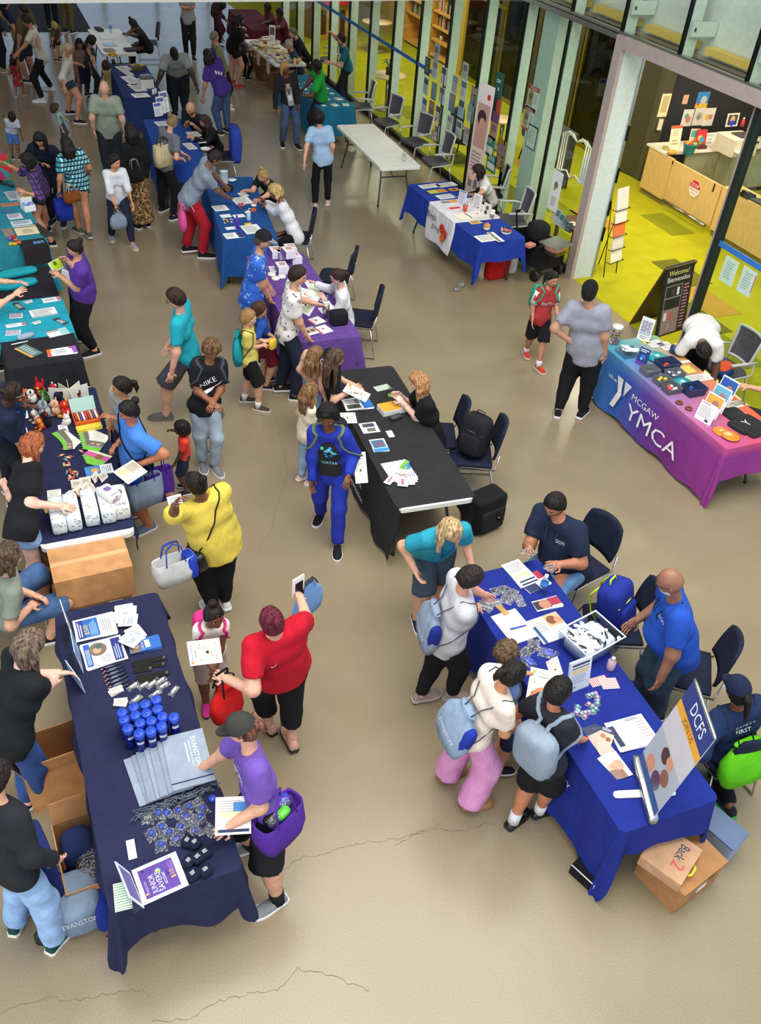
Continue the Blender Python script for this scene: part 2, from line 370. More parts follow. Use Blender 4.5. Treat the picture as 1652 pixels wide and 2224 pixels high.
def shoe_geo(mb, ank, fd, L, up_m, sole_m, style):
    side = np.array([fd[1], -fd[0], 0]); heel = np.array([ank[0], ank[1], 0]) - fd * L * .26
    def ring(t, w, h, z0):
        c = heel + fd * L * t; return [c + side * w * math.cos(a) * .5 + UP * (z0 + h * max(0, math.sin(a)) ** .8) for a in [math.pi * i / 7 for i in range(8)]]
    secs = [(0, .20, .06), (.06, .29, .26), (.22, .30, .33), (.36, .32, .27), (.55, .37, .20), (.75, .38, .15), (.92, .30, .11), (1.0, .14, .05)]
    if style == 'clog': secs = [(0, .22, .05), (.06, .32, .14), (.22, .34, .12), (.40, .38, .22), (.58, .43, .24), (.78, .43, .2), (.93, .34, .13), (1., .16, .05)]
    mb.m(up_m); V = []; F = []
    for t, w, h in secs: V += ring(t, w * L, h * L, L * .07)
    for i in range(len(secs) - 1):
        for j in range(7): F.append((i * 8 + j, (i + 1) * 8 + j, (i + 1) * 8 + j + 1, i * 8 + j + 1))
    F += [tuple(range(8)), tuple(range(len(secs) * 8 - 1, len(secs) * 8 - 9, -1))]; mb.add(V, F, True)
    mb.m(sole_m); loop = [heel + fd * L * (t if 0 < t < 1 else (-.03 if t == 0 else 1.03)) + side * w * L * .54 for t, w, h in secs] + [heel + fd * L * (t if 0 < t < 1 else (-.03 if t == 0 else 1.03)) - side * w * L * .54 for t, w, h in reversed(secs)]
    k = len(loop); mb.add([p + UP * .002 for p in loop] + [p + UP * L * .10 for p in loop], [tuple(range(k - 1, -1, -1)), tuple(range(k, 2 * k))] + [(i, (i + 1) % k, k + (i + 1) % k, k + i) for i in range(k)])
    if style == 'laces':
        mb.m(sole_m)
        for t in (.36, .44, .52):
            c = heel + fd * L * t + UP * L * (.37 - .24 * (t - .2) / .5); mb.tube([c - side * L * .10, c + UP * .006, c + side * L * .10], L * .014, 4)
def curved(V, Q, name, material, parent, base, smooth=True):
    me = bpy.data.meshes.new(name); me.from_pydata((V - base).tolist(), [], Q.tolist()); me.materials.append(material)
    me.polygons.foreach_set('use_smooth', [smooth] * len(me.polygons)); me.update(); o = bpy.data.objects.new(name, me); link(o, parent); return o
def wr(P, amp, f=9.):
    a, b, c = P[..., 0], P[..., 1], P[..., 2]; w = np.sin(a * f * 1.1 + 2.2 * np.sin(c * f * .6 + b * 5)) + np.sin(b * f * 1.2 + 2.0 * np.sin(c * f * .5 + a * 6))
    return amp * (.7 * w + .8 * np.sin((a + b) * f * 1.9 + c * f * 2.6 + 1.7 * np.sin(a * f * .8 - b * f * .7)))
PPL = {}
NPEOPLE = [0]
def person(key, label, h, feet, head, clock, hl=None, hr=None, seat=None, skin='c08a68', hair=('short', '241a14'), shirt=('8a8a8a', 'short', 0, 'cloth'), legs=('long', '20242e', 1., 'cloth'),
           shoes=('22242a', 'e8e8e8', 'laces'), fat=1., hd=None, look=None, hp=12., curl=(.5, .5), belly=0., cap_=None, glasses=None, mouth=None, sock=None, low=False, kneeout=.0, beard=None, toe=None, vxs=1., shw=1.):
    """stand (or seat) one person: feet / head / hands are given where the photograph shows them"""
    adult = hd is None; hd = hd or .130
    # --- skeleton
    if feet is not None and not isinstance(feet[0], (tuple, list)): feet = [feet]
    if feet: fp = [A(*f[:2], f[2] if len(f) > 2 else 0.) for f in feet]
    if seat is not None:
        pel = A(seat[0], seat[1], seat[2]); base = np.array([pel[0], pel[1], 0])
    else:
        base = np.mean(fp, 0) * [1, 1, 0]
    F = face_dir(base, clock); S = np.array([F[1], -F[0], 0])
    if feet is None: fp = [base + F * .24 * h - S * .075 * h, base + F * .22 * h + S * .075 * h]
    elif len(fp) == 1:
        fp = [fp[0] - S * .055 * h, fp[0] + S * .055 * h]
    if (fp[0] - fp[1]) @ S > 0: fp = fp[::-1]          # left first
    lt, ls, az = .246 * h, .240 * h, .045 * h
    if seat is None:
        pz = .525 * h
        for f in fp:
            q = f[:2] - base[:2]; pz = min(pz, az + math.sqrt(max((lt + ls) ** 2 * .992 - min(q @ q, .16 * h * h), .01)))
        pel = np.array([base[0], base[1], pz])
    rs = .412 * h
    if head is None: hc = pel + UP * rs
    else:
        r = ray(*head[:2]); oc = CAM - pel; b_ = oc @ r; disc = b_ * b_ - (oc @ oc - rs * rs)
        if disc < 0:
            t = -b_; print('head off', key, round(math.sqrt(-disc), 2))
        else:
            t0, t1 = -b_ - math.sqrt(disc), -b_ + math.sqrt(disc); t = t0 if (CAM + r * t0)[2] > (CAM + r * t1)[2] else t1
            if low: t = t1 if t == t0 else t0
        hc = pel + nz(CAM + r * t - pel) * rs
    s = nz(hc - pel); S2 = nz(S - s * (S @ s)); Fd = nz(np.cross(s, S2)); Fd = -Fd if Fd @ F < 0 and s[2] > .5 else Fd
    if abs(s[2]) <= .5 and Fd @ (F - UP) < 0: Fd = -Fd
    sw = (.092 if adult else .084) * h * (1 + .35 * (fat - 1)) * shw; hw = .052 * h * (1 + .25 * (fat - 1))
    N = pel + s * .298 * h
    shL, shR = pel + s * .285 * h - S2 * sw, pel + s * .285 * h + S2 * sw
    hipL, hipR = pel - S2 * hw, pel + S2 * hw
    la, lf, lh = .168 * h, .150 * h, .102 * h
    arms = []
    for sgn, sh, tg in ((-1, shL, hl), (1, shR, hr)):
        if tg is None: t = sh - UP * (la + lf) * .95 + S2 * sgn * .045 * h + F * .05 * h
        elif tg == 'hip': t = pel + S2 * sgn * .09 * h + UP * .06 * h - Fd * .06 * h
        elif tg[0] == 'L': t = pel + S2 * sgn * tg[1] * h + Fd * tg[2] * h + s * tg[3] * h
        elif tg[-1] in ('far', 'near'):
            r = ray(*tg[:2]); oc = CAM - sh; b_ = oc @ r; rr_ = (la + lf) * (tg[2] if len(tg) > 3 else .97); disc = max(b_ * b_ - (oc @ oc - rr_ * rr_), 0); t = CAM + r * (-b_ + math.sqrt(disc) * (1 if tg[-1] == 'far' else -1))
        elif tg == 'cross': t = pel + s * .17 * h + Fd * .13 * h - S2 * sgn * .05 * h
        else: t = A(*tg[:3])
        pole = nz(-F * .5 - UP * .85 + S2 * sgn * .38) if not (t[2] > sh[2] + .05) else nz(S2 * sgn - UP * .6)
        if tg == 'hip': pole = nz(S2 * sgn + -F * .4)
        el, wrst = ik(sh, t, la, lf, pole); arms.append((sh, el, wrst, sgn))
    lg = []
    for sgn, hp_, f in ((-1, hipL, fp[0]), (1, hipR, fp[1])):
        ank = f + UP * az; pole = nz(F + S * sgn * (.12 + kneeout)) if seat is None else nz(F * .8 + UP * .9 + S * sgn * (.1 + kneeout))
        kn, ank = ik(hp_, ank, lt, ls, pole); lg.append((hp_, kn, ank, sgn))
    ft = fat; dq = .70
    tor = [cap(hipL * .9 + hipR * .1, hipR * .9 + hipL * .1, .062 * h * ft, None, Fd, .86),
           cap(pel + s * .085 * h - S2 * .026 * h * ft, pel + s * .085 * h + S2 * .026 * h * ft, .057 * h * ft ** 1.25, None, Fd, .84),
           cap(pel + s * .19 * h - S2 * .046 * h, pel + s * .19 * h + S2 * .046 * h, .056 * h * ft ** .9, None, Fd, .86),
           cap(pel + s * .262 * h - S2 * (sw - .03 * h), pel + s * .262 * h + S2 * (sw - .03 * h), .040 * h * ft ** .5, None, Fd, .9),
           cap(N - s * .02 * h - S2 * .05 * h, N - s * .02 * h + S2 * .05 * h, .032 * h, None)]
    if belly: tor.append(cap(pel + s * .08 * h + Fd * .035 * h * belly, pel + s * .15 * h + Fd * .02 * h * belly, .078 * h * ft, .06 * h * ft))
    def armp(i, r1=.030, r2=.025, r3=.0175):
        sh, el, w, sg = arms[i]; k_ = ft ** .6 * (.86 if shirt and shirt[1] == 'long' else 1); return [cap(sh, el, r1 * h * k_, r2 * h * k_), cap(el, w, r2 * h * k_ * .98, r3 * h * k_ ** .4)]
    def legp(i, r1=.052, r2=.036, r3=.025):
        a, k_, n_, sg = lg[i]; q = ft ** 1. * (.68 if legs and legs[0] in ('long', 'capri') else 1); return [cap(a, k_, r1 * h * q, r2 * h * q), cap(k_, n_, r2 * h * q, r3 * h * q ** .4), cap(k_ + (n_ - k_) * .22 - F * .012 * h, k_ + (n_ - k_) * .48 - F * .008 * h, .036 * h * q, .03 * h * q)]
    dist = np.linalg.norm(base - CAM); vx = min(max(.0026 * dist, .0165), .034) * vxs
    if h < 1.35: vx *= .8
    # --- body: one surface, with head, hands and features joined in
    toes = []
    fdir = []
    for i in range(2):
        fd = F if toe is None else face_dir(base, toe[i]); fd = nz(fd + S * (-.16, .16)[i]) if toe is None else fd; fdir.append(fd)
        an = lg[i][2]; toes.append(cap(an - UP * .018 * h, an - UP * .031 * h + fd * .07 * h, .017 * h, .008 * h))
    hh = hd * h; hyaw = clock if look is None else look
    hf = face_dir(base, hyaw); pr = math.radians(hp); up0 = nz(UP * .6 + s * .4) if s[2] > .3 else nz(s)
    hS = nz(np.cross(hf, up0)); hf = nz(np.cross(up0, hS)); hF = hf * math.cos(pr) - up0 * math.sin(pr); hU = nz(np.cross(hS, hF)); hc = hc + hF * hh * .06
    bp = [dict(p, off=-.010) for p in tor] + armp(0) + armp(1) + legp(0) + legp(1) + toes + [cap(N - s * .03 * h, hc - hU * hh * .22 - hF * hh * .05, .029 * h * ft ** .4, .028 * h)]
    V, Q = sdf(bp, vx, .022 * h)
    root = empty('person', base, 0, label, 'person')
    sk = mat(skin, 'skin'); mb = MB(); mb.m(sk)
    mb.v = (V - base).tolist(); mb.f = [tuple(q) for q in Q.tolist()]; mb.mi = [0] * len(Q); mb.sm = [True] * len(Q)
    HM = lambda p: hc - base + hS * p[0] * hh + hF * p[1] * hh + hU * p[2] * hh
    mb.add([HM(p) for p in HT[0]], HT[1], True)
    fr = (hS, hF, hU)
    for sg in (-1, 1):
        mb.m(sk); mb.sq(HM((sg * .335, -.03, -.04)), (hh * .035, hh * .06, hh * .10), (1, 1), (8, 6), fr)
        mb.m(mat('eceae6', 'gloss')); mb.sq(HM((sg * .135, .322, .03)), (hh * .062, hh * .04, hh * .034), (1, 1), (8, 6), fr)
        mb.m(mat('1c120c', 'gloss')); mb.sq(HM((sg * .13, .350, .03)), (hh * .03, hh * .018, hh * .032), (1, 1), (8, 6), fr)
        mb.m(mat(hair[1], 'plain')); mb.tube([HM((sg * .055, .372, .105)), HM((sg * .14, .372, .125)), HM((sg * .215, .325, .10))], hh * .017, 5)
    mb.m(mat(mouth or '8e4a40', 'skin')); mb.sq(HM((0, .375, -.25)), (hh * .095, hh * .03, hh * .022), (1, 1), (10, 6), fr)
    mb.m(sk)
    pn = {}
    for i in range(2):
        sh, el, w, sg = arms[i]; d = nz(w - el); inn = -S2 * sg * .6 + (F * .3 if d[2] < -.6 else -UP)
        hand_geo(mb, w - base - d * .012 * h, d, inn, lh * (1 if adult else .95), (1 if sg < 0 else -1) * (1 if d[2] < -.6 else 1), curl[i]); pn[i] = w + d * lh * .5
    mb.obj('body', root)
    # --- clothes
    if shirt:
        sc_, sl, ln = shirt[:3]; kd = shirt[3] if len(shirt) > 3 else 'cloth'; c2 = shirt[4] if len(shirt) > 4 else None
        lo = .020 if adult else .016
        pr_ = [dict(p, off=lo) for p in tor]
        for i in range(2):
            sh, el, w, sg = arms[i]; k_ = ft ** .6; r1, r2 = .035 * h * k_, .034 * h * k_
            if sl == 'short': e = sh + (el - sh) * .72; pr_.append(cap(sh - nz(el - sh) * .01, e, r1 + .006, r2 + .010, clip=1))
            elif sl == 'cap': e = sh + (el - sh) * .35; pr_.append(cap(sh, e, r1, r1, clip=1))
            elif sl in ('long', 'half'):
                pr_.append(cap(sh, el, r1 + .008, r2 + .004)); q = .96 if sl == 'long' else .3; pr_.append(cap(el, el + (w - el) * q, r2 + .002, (.027 if sl == 'long' else .036) * h, clip=1))
        hem = pel - s * (.045 + ln) * h
        if ln > .02 and seat is None: pr_.append(cap(pel + s * .02 * h, pel - s * (ln + .06) * h, .085 * h * ft, .094 * h * ft, Fd, .80, clip=1))
        neck = N + s * .022 * h
        def post(P, D):
            D = np.maximum(D + wr(P, .0042), -((P - hem) @ s))
            return np.maximum(D, .052 * h - np.linalg.norm((P - neck - s * .03 * h - Fd * .012 * h), axis=-1))
        V, Q = sdf(pr_, vx * .92, .022 * h, post)
        so = curved(V, Q, 'shirt', mat(sc_, kd, None, c2), root, base)
    else: so = None
    if legs:
        ty, lc, fl = legs[:3]; kd = legs[3] if len(legs) > 3 else 'cloth'; c2 = legs[4] if len(legs) > 4 else None
        pr_ = [dict(tor[0], off=-.003)]
        if ty == 'skirt':
            e = pel - UP * fl * h; pr_.append(cap(pel, e, .08 * h * ft, .115 * h * ft, F, .85, clip=1))
        else:
            for i in range(2):
                a, k_, n_, sg = lg[i]; q = ft ** 1.; r = .056 * h * q
                if ty == 'long': pr_ += [cap(a, k_, r - .004, .045 * h * q * (1 + .5 * (fl - 1))), cap(k_, k_ + (n_ - k_) * (.97 if fl < 1.6 else 1.0), .045 * h * q * (1 + .5 * (fl - 1)), .034 * h * fl, clip=1)]
                elif ty == 'capri': pr_ += [cap(a, k_, r, .042 * h * q), cap(k_, k_ + (n_ - k_) * .62, .042 * h * q, .036 * h * q, clip=1)]
                elif ty == 'knee': pr_ += [cap(a, a + (k_ - a) * 1.02, r, (.058 if fl <= 1 else .066) * h * q, clip=1)]
                elif ty == 'short': pr_ += [cap(a, a + (k_ - a) * .45, r - .004, .060 * h * q, clip=1)]
        top = pel + s * .055 * h
        V, Q = sdf(pr_, vx * .92, .017 * h, lambda P, D: np.maximum(D + wr(P, .0035, 11.), (P - top) @ s))
        lo_ = curved(V, Q, {'skirt': 'skirt', 'short': 'shorts', 'knee': 'shorts'}.get(ty, 'trousers'), mat(lc, kd, None, c2), root, base)
    else: lo_ = None
    for i in range(2):
        if sock and lg[i][2][2] < .3 * h:
            b2 = MB(); a_ = lg[i][2] - base; b2.m(mat(sock, 'cloth')); b2.tube([a_ - UP * .02 * h, a_ + nz(lg[i][1] - lg[i][2]) * .05 * h], .03 * h * ft ** .4, 10); b2.obj('sock', root)
        if shoes:
            b2 = MB(); an = lg[i][2]; zoff = max(an[2] - az, 0); shoe_geo(b2, np.array([an[0] - base[0], an[1] - base[1], 0]), fdir[i], .158 * h, mat(shoes[0], 'cloth' if shoes[2] != 'clog' else 'gloss'), mat(shoes[1], 'plain'), shoes[2])
            o = b2.obj('shoe', root); o.location = (0, 0, zoff)
    # --- hair / cap
    st, hcol = hair[:2]; hc2 = hair[2] if len(hair) > 2 else None; Lh = hair[3] if len(hair) > 3 else .7
    H3 = lambda x, y, z: hc + hS * x * hh + hF * y * hh + hU * z * hh
    hvx = min(max(.0013 * dist, .0085), .016)
    def hairpost(infl, nlow, nfr, noi=0.):
        r_ = np.array([.335, .415, .5]) * hh + infl
        def post(P, D):
            q = P - hc; l = np.stack([q @ hS, q @ hF, q @ hU], -1); e = (np.linalg.norm(l / r_, axis=-1) - 1) * r_.min()
            n_ = l[..., 1] * .80 - l[..., 2] * .60 - (.10 + nfr) * hh; low_ = nlow * hh - l[..., 2]
            e = np.maximum(np.maximum(e, n_), low_)
            D = np.minimum(D, e) if D is not None else e
            inner = (np.linalg.norm(l / (r_ - infl - .004), axis=-1) - 1) * r_.min()
            fc = np.maximum(np.linalg.norm((l - np.array([0, .42, -.12]) * hh) / (np.array([.27, .30, .36]) * hh), axis=-1) - 1, -1) * .2
            D = np.maximum(D, -fc)
            if noi: D = D + noi * (np.sin(l[..., 0] * 95 + 2 * np.sin(l[..., 2] * 60)) * np.sin(l[..., 2] * 80 + l[..., 1] * 70) + .6 * np.sin(l[..., 1] * 130))
            return D
        return post
    if st not in ('bald', None) or cap_:
        caps = [cap(H3(0, -.05, .1), H3(0, -.06, .1), .3 * hh)]; infl, nlow, nfr, noi = .012, -.30, 0., .001
        if st == 'buzz': infl = .005
        elif st in ('bun', 'topbun'):
            infl = .008; caps.append(cap(H3(0, -.44, .30) if st == 'bun' else H3(0, -.12, .60), H3(0, -.46, .32) if st == 'bun' else H3(0, -.12, .64), .17 * hh)); noi = .0015
        elif st == 'pony':
            infl = .008; caps += [cap(H3(0, -.42, .12), H3(0, -.56, .0), .10 * hh, .12 * hh), cap(H3(0, -.56, .0), H3(0, -.58, -Lh * .5), .12 * hh, .09 * hh), cap(H3(0, -.58, -Lh * .5), H3(0, -.50, -Lh), .09 * hh, .03 * hh)]; noi = .0015
        elif st in ('long', 'wavy'):
            infl = .016; nlow = -.45; noi = .0018 if st == 'long' else .004; w_ = .12 if st == 'long' else .15
            dn = lambda x, y, z: hc + hS * x * hh + hF * y * hh - UP * -z * hh
            back = .40 if s[2] > .8 else .34
            for x, y, k_ in ((-.30, -.02, 1.), (.30, -.02, 1.), (-.24, -.26, 1.), (.24, -.26, 1.), (0, -.34, 1.02), (-.12, -.34, 1.), (.12, -.34, 1.)):
                b0 = H3(x, y, .02); b1 = b0 * .35 + (hc + hS * x * 1.25 * hh + (hF * y * 1.15 + -Fd * (.02 if y > -.1 else .12)) * hh - UP * .5 * hh) * .65; b2_ = b1 - UP * max(Lh * k_ - .40, .05) * hh + hS * x * .1 * hh - Fd * .03 * hh
                caps += [cap(b0, b1, w_ * hh, w_ * hh * 1.05), cap(b1, b2_, w_ * hh * 1.05, w_ * hh * .55)]
        elif st in ('curly', 'afro'):
            infl = .028 if st == 'curly' else .04; noi = .007; nlow = -.4
            if Lh > .3 and st == 'curly':
                for x, y in ((-.34, -.05), (.34, -.05), (-.2, -.3), (.2, -.3), (0, -.36)): caps.append(cap(H3(x, y, 0), H3(x * 1.15, y * 1.1, 0) - UP * Lh * hh, .17 * hh, .12 * hh))
        elif st == 'mop':
            infl = .022; noi = .006; nfr = .05; nlow = -.22
        elif st == 'locs':
            infl = .012; nlow = -.4
            for a_ in np.linspace(-2.6, 2.6, 15):
                x, y = .34 * math.sin(a_), -.36 * math.cos(a_)
                if y < .16: caps.append(cap(H3(x * .8, y * .8, .3), H3(x * 1.05, y * 1.05, .05), .05 * hh)); caps.append(cap(H3(x * 1.05, y * 1.05, .05), H3(x * 1.15, y * 1.15, .05) - UP * Lh * hh, .055 * hh, .04 * hh))
        elif st == 'braids':
            infl = .009; noi = .004; caps.append(cap(H3(0, -.45, .1), H3(0, -.5, .08), .13 * hh))
        V, Q = sdf(caps, hvx, .02, hairpost(infl, nlow, nfr, noi)) if not cap_ else (sdf(caps, hvx, .02, hairpost(.007, -.38, -.05, noi)) if st not in ('bald', None) else (None, None))
        if V is not None: curved(V, Q, 'hair', mat(hcol, 'hair', None, hc2), root, base)
    if beard:
        V, Q = sdf([cap(H3(0, .2, -.3), H3(0, .2, -.31), .2 * hh)], hvx, .01, lambda P, D: np.maximum(np.maximum((np.linalg.norm(np.stack([(P - hc) @ hS / .32, (P - hc) @ hF / .42, (P - hc) @ hU / .53], -1) / hh, axis=-1) - 1) * .3 * hh, (P - hc) @ hU + .17 * hh), np.maximum(-((P - hc) @ hF) + .02 * hh, .055 * hh - np.linalg.norm(np.stack([(P - hc) @ hS * .6, ((P - hc) @ hF - .4 * hh) * .3, (P - hc) @ hU + .25 * hh], -1), axis=-1))))
        curved(V, Q, 'beard', mat(beard, 'hair'), root, base)
    if cap_:
        c1, c2_ = cap_[:2]; mb = MB(); mb.m(mat(c1, 'cloth')); P0 = lambda x, y, z: tuple(hc - base + hS * x * hh + hF * y * hh + hU * z * hh); V = []; F_ = []
        for i in range(7):
            ph = math.pi / 2 * i / 6.3
            for j in range(18):
                t = 2 * math.pi * j / 18; V.append(P0(.385 * math.cos(ph) * math.cos(t), -.02 + .455 * math.cos(ph) * math.sin(t), .12 + .46 * math.sin(ph)))
        for i in range(6):
            for j in range(18): F_.append((i * 18 + j, i * 18 + (j + 1) % 18, (i + 1) * 18 + (j + 1) % 18, (i + 1) * 18 + j))
        F_.append(tuple(range(108, 126))); mb.add(V, F_, True); cr = mb.obj('cap', root)
        b2 = MB(); b2.m(mat(c2_, 'cloth')); V = []; F_ = []
        for i in range(4):
            for j in range(9):
                a_ = math.pi * (.1 + .8 * j / 8); V.append(P0((.37 - .02 * i) * math.cos(a_), .05 + (.34 + .13 * i) * math.sin(a_) ** (.8 + .1 * i), .155 - .035 * i * math.sin(a_)))
        V += [tuple(np.array(v) + hU * .012) for v in V]
        for i in range(3):
            for j in range(8):
                q = (i * 9 + j, i * 9 + j + 1, (i + 1) * 9 + j + 1, (i + 1) * 9 + j); F_ += [q[::-1], tuple(x + 36 for x in q)]
        F_ += [(27 + j, 28 + j, 64 + j, 63 + j) for j in range(8)]
        b2.add(V, F_, True); b2.obj('cap_brim', cr)
    if glasses:
        mb = MB(); mb.m(mat(glasses, 'gloss'))
        for sg in (-1, 1):
            c = HM((sg * .14, .405, .03)); mb.tube([c + hS * hh * .095 * math.cos(a) + hU * hh * .075 * math.sin(a) for a in np.linspace(0, 2 * math.pi, 12)[:-1]], hh * .012, 5, closed=True); mb.tube([HM((sg * .235, .39, .05)), HM((sg * .345, .15, .05)), HM((sg * .35, -.04, .03))], hh * .012, 5)
        mb.tube([HM((-.045, .42, .04)), HM((0, .43, .055)), HM((.045, .42, .04))], hh * .012, 5); mb.obj('glasses', root)
    J = dict(root=root, base=base, F=F, S=S2, s=s, Fd=Fd, pel=pel, N=N, hc=hc, hF=hF, hU=hU, hS=hS, hh=hh, h=h, HL=pn[0], HR=pn[1], WL=arms[0][2], WR=arms[1][2], EL=arms[0][1], ER=arms[1][1], shL=shL, shR=shR, shirt=so, pants=lo_, fat=fat, sw=sw, lg=lg)
    PPL[key] = J; NPEOPLE[0] += 1; return J
BV = {}
def hug(J, pts, off=.008):
    """lay a strap path on the shirt it runs over"""
    bv = bvh(J['shirt']); Q = []; P_ = [np.asarray(p) for p in pts]
    for i in range(len(P_) - 1): Q += [P_[i] + (P_[i + 1] - P_[i]) * t for t in (0, .34, .67)]
    Q.append(P_[-1]); out = []
    for i, q in enumerate(Q):
        ax = J['pel'] + J['s'] * min(max((q - J['pel']) @ J['s'], 0), .255 * J['h']); d = nz(q - ax); hit = bv.ray_cast(Vector(ax + d * .6 - J['base']), Vector(-d), .6)
        r = np.array(hit[0]) + d * off if hit[0] is not None else q - J['base']
        out.append(r if 0 < i < len(Q) - 1 and np.linalg.norm(r + J['base'] - q) < .14 else q - J['base'])
    return out
def bvh(o):
    if o.name not in BV: BV[o.name] = BVHTree.FromPolygons([v.co.copy() for v in o.data.vertices], [tuple(p.vertices) for p in o.data.polygons])
    return BV[o.name]
def decal(J, name, V2, F2, org, right, up, nrm, colr, target='shirt', cuts=1, lift=.004):
    """print a flat shape onto the cloth it is printed on"""
    t = J[target]; bv = bvh(t); bm = bmesh.new()
    vs_ = [bm.verts.new((p[0], p[1], 0)) for p in V2]
    for f in F2:
        try: bm.faces.new([vs_[i] for i in f])
        except ValueError: pass
    bmesh.ops.triangulate(bm, faces=bm.faces[:])
    if cuts: bmesh.ops.subdivide_edges(bm, edges=bm.edges[:], cuts=cuts, use_grid_fill=True)
    right, up, nrm = nz(right), nz(up), nz(nrm); miss = 0
    for v in bm.verts:
        p = Vector(org - J['base'] + right * v.co.x + up * v.co.y + nrm * .4); hit = bv.ray_cast(p, Vector(-nrm))
        if hit[0] is not None: v.co = hit[0] + Vector(nrm) * lift
        else: v.co = Vector(org - J['base'] + right * v.co.x + up * v.co.y); miss += 1
    me = bpy.data.meshes.new(name); bm.to_mesh(me); bm.free(); me.materials.append(mat(colr, 'paper')); o = bpy.data.objects.new(name, me); link(o, t); return o
def dtext(J, txt, u, v, size, colr='f0f0f0', front=True, width=None, target='shirt', tilt=0., name='printed_text'):
    V, F2, w = text2d(txt); V = V * size / .7
    if width: V = V * [width / (w * size / .7), 1]
    V = V - [V[:, 0].mean(), 0]; c, s_ = math.cos(tilt), math.sin(tilt); V = V @ np.array([[c, s_], [-s_, c]])
    n = J['Fd'] if front else -J['Fd']; r = -J['S'] if front else J['S']
    return decal(J, name, V, F2, J['pel'] + J['s'] * v * J['h'] + r * u * J['h'], r, J['s'], n, colr, target)
def dpoly(J, poly, colr, u=0, v=.18, front=True, target='shirt', cuts=2, name='printed_mark'):
    n = J['Fd'] if front else -J['Fd']; r = -J['S'] if front else J['S']
    return decal(J, name, poly, [tuple(range(len(poly)))], J['pel'] + J['s'] * v * J['h'] + r * u * J['h'], r, J['s'], n, colr, target, cuts)
# ================================================================ THE SETTING
def floor_mat():
    n = NT('polished_concrete'); b = n.b; co = n.co('Object')
    f1 = n.noise(.35, co, 2); f2 = n.noise(1.7, co, 5); f3 = n.noise(150., co, 2)
    a = n.n('ShaderNodeMath', operation='MULTIPLY_ADD'); n.l(f2, a.inputs[0]); a.inputs[1].default_value = .45; n.l(f1, a.inputs[2])
    c = n.ramp(a.outputs[0], [(.40, '948974'), (.70, 'a09581'), (1.0, 'aba08b')])
    g = n.ramp(f3, [(.28, '5e5242'), (.45, '948871'), (.60, '9c907b'), (.76, 'dcd0b8')])
    m = n.n('ShaderNodeMixRGB', blend_type='OVERLAY'); m.inputs[0].default_value = .6; n.l(c, m.inputs[1]); n.l(g, m.inputs[2]); n.l(m.outputs[0], b.inputs['Base Color'])
    n.l(n.ramp(f2, [(.3, (.22,) * 3), (.7, (.28,) * 3)]), b.inputs['Roughness']); b.inputs['Specular IOR Level'].default_value = .42
    return n.m
def carpet_mat(name, c):
    n = NT(name); f = n.noise(3., detail=3); g = n.noise(160.); n.l(n.ramp(f, [(.3, sc(c, .92)), (.7, sc(c, 1.08))]), n.b.inputs['Base Color']); n.bump(g, .5, .006); n.b.inputs['Roughness'].default_value = .95; n.b.inputs['Specular IOR Level'].default_value = .1; return n.m
fl = MB().m(floor_mat()).bx(-12, 8.25, -6, 36, -.1, 0).obj('floor'); tag(fl, kind='structure')
crack_m = mat('6e604d', 'plain', .8)
for pts in ([(600, 905), (625, 1030), (600, 1100), (590, 1150), (560, 1195)], [(0, 2198), (60, 2180), (110, 2168), (180, 2172), (240, 2158), (285, 2148), (330, 2160)], [(330, 2215), (420, 2212), (470, 2175), (540, 2160), (605, 2148), (645, 2105), (700, 2115), (760, 2135), (800, 2150)],
            [(560, 1905), (600, 1893), (630, 1880), (660, 1862), (720, 1850), (780, 1832), (860, 1822), (920, 1806), (960, 1790)], [(860, 1835), (895, 1815), (940, 1800), (960, 1800), (1005, 1808), (1030, 1795), (1060, 1788), (1090, 1800)]):
    mb = MB().m(crack_m); P = []
    for i in range(len(pts) - 1):
        a, b = A(*pts[i]), A(*pts[i + 1])
        P += [a + (b - a) * t + np.array([random.uniform(-.012, .012), random.uniform(-.014, .014), 0]) for t in np.arange(0, 1, .028 / np.linalg.norm(b - a))]
    P.append(A(*pts[-1])); V = []
    for i, p in enumerate(P):
        t = nz(P[min(i + 1, len(P) - 1)] - P[max(i - 1, 0)]); w = np.array([t[1], -t[0], 0]) * random.uniform(.0008, .0022); V += [p + w + UP * .0012, p - w + UP * .0012]
    mb.add(V, [(2 * i, 2 * i + 2, 2 * i + 3, 2 * i + 1) for i in range(len(P) - 1)]).obj('floor_crack', fl)
XW = 8.25
gm = mat('f3faf6', 'glass'); frame_dark = mat('2a2f2e', 'metal', .4); alum = mat('b4bab6', 'metal', .35); pale = mat('c2d0c8', 'plain', .5); pink = mat('a89a94', 'plain', .4)
# --- carpet of the library behind the glass
cpb = carpet_mat('carpet_lime', 'a3a11a'); cp = MB().m(cpb).bx(XW, 20, -4, 36, -.1, .004).obj('floor_carpet'); tag(cp, kind='structure')
cpd = carpet_mat('carpet_dark', '66661c'); cpt = carpet_mat('carpet_tan', 'ab8838'); cpo = carpet_mat('carpet_olive', '7f8218')
tile0 = None
for (x, y, mtl) in [(10.2, 10.55, cpd), (9.95, 9.55, cpt), (9.4, 9.1, cpd), (9.2, 8.15, cpo), (9.6, 7.2, cpd), (10.1, 7.1, cpo), (10.05, 12.9, cpt), (9.6, 13.6, cpo), (9.9, 14.7, cpo), (10.3, 15.7, cpt), (11.3, 12.4, cpo), (9.2, 17.8, cpd), (9.3, 19.6, cpo), (9.0, 16.6, cpd), (9.9, 18.6, cpo), (9.1, 14.4, cpd), (8.9, 12.4, cpo)]:
    MB().m(mtl).box((0, 0, .003), (.50, .98, .006)).obj('carpet_tile', cp, loc=(x, y, .003))
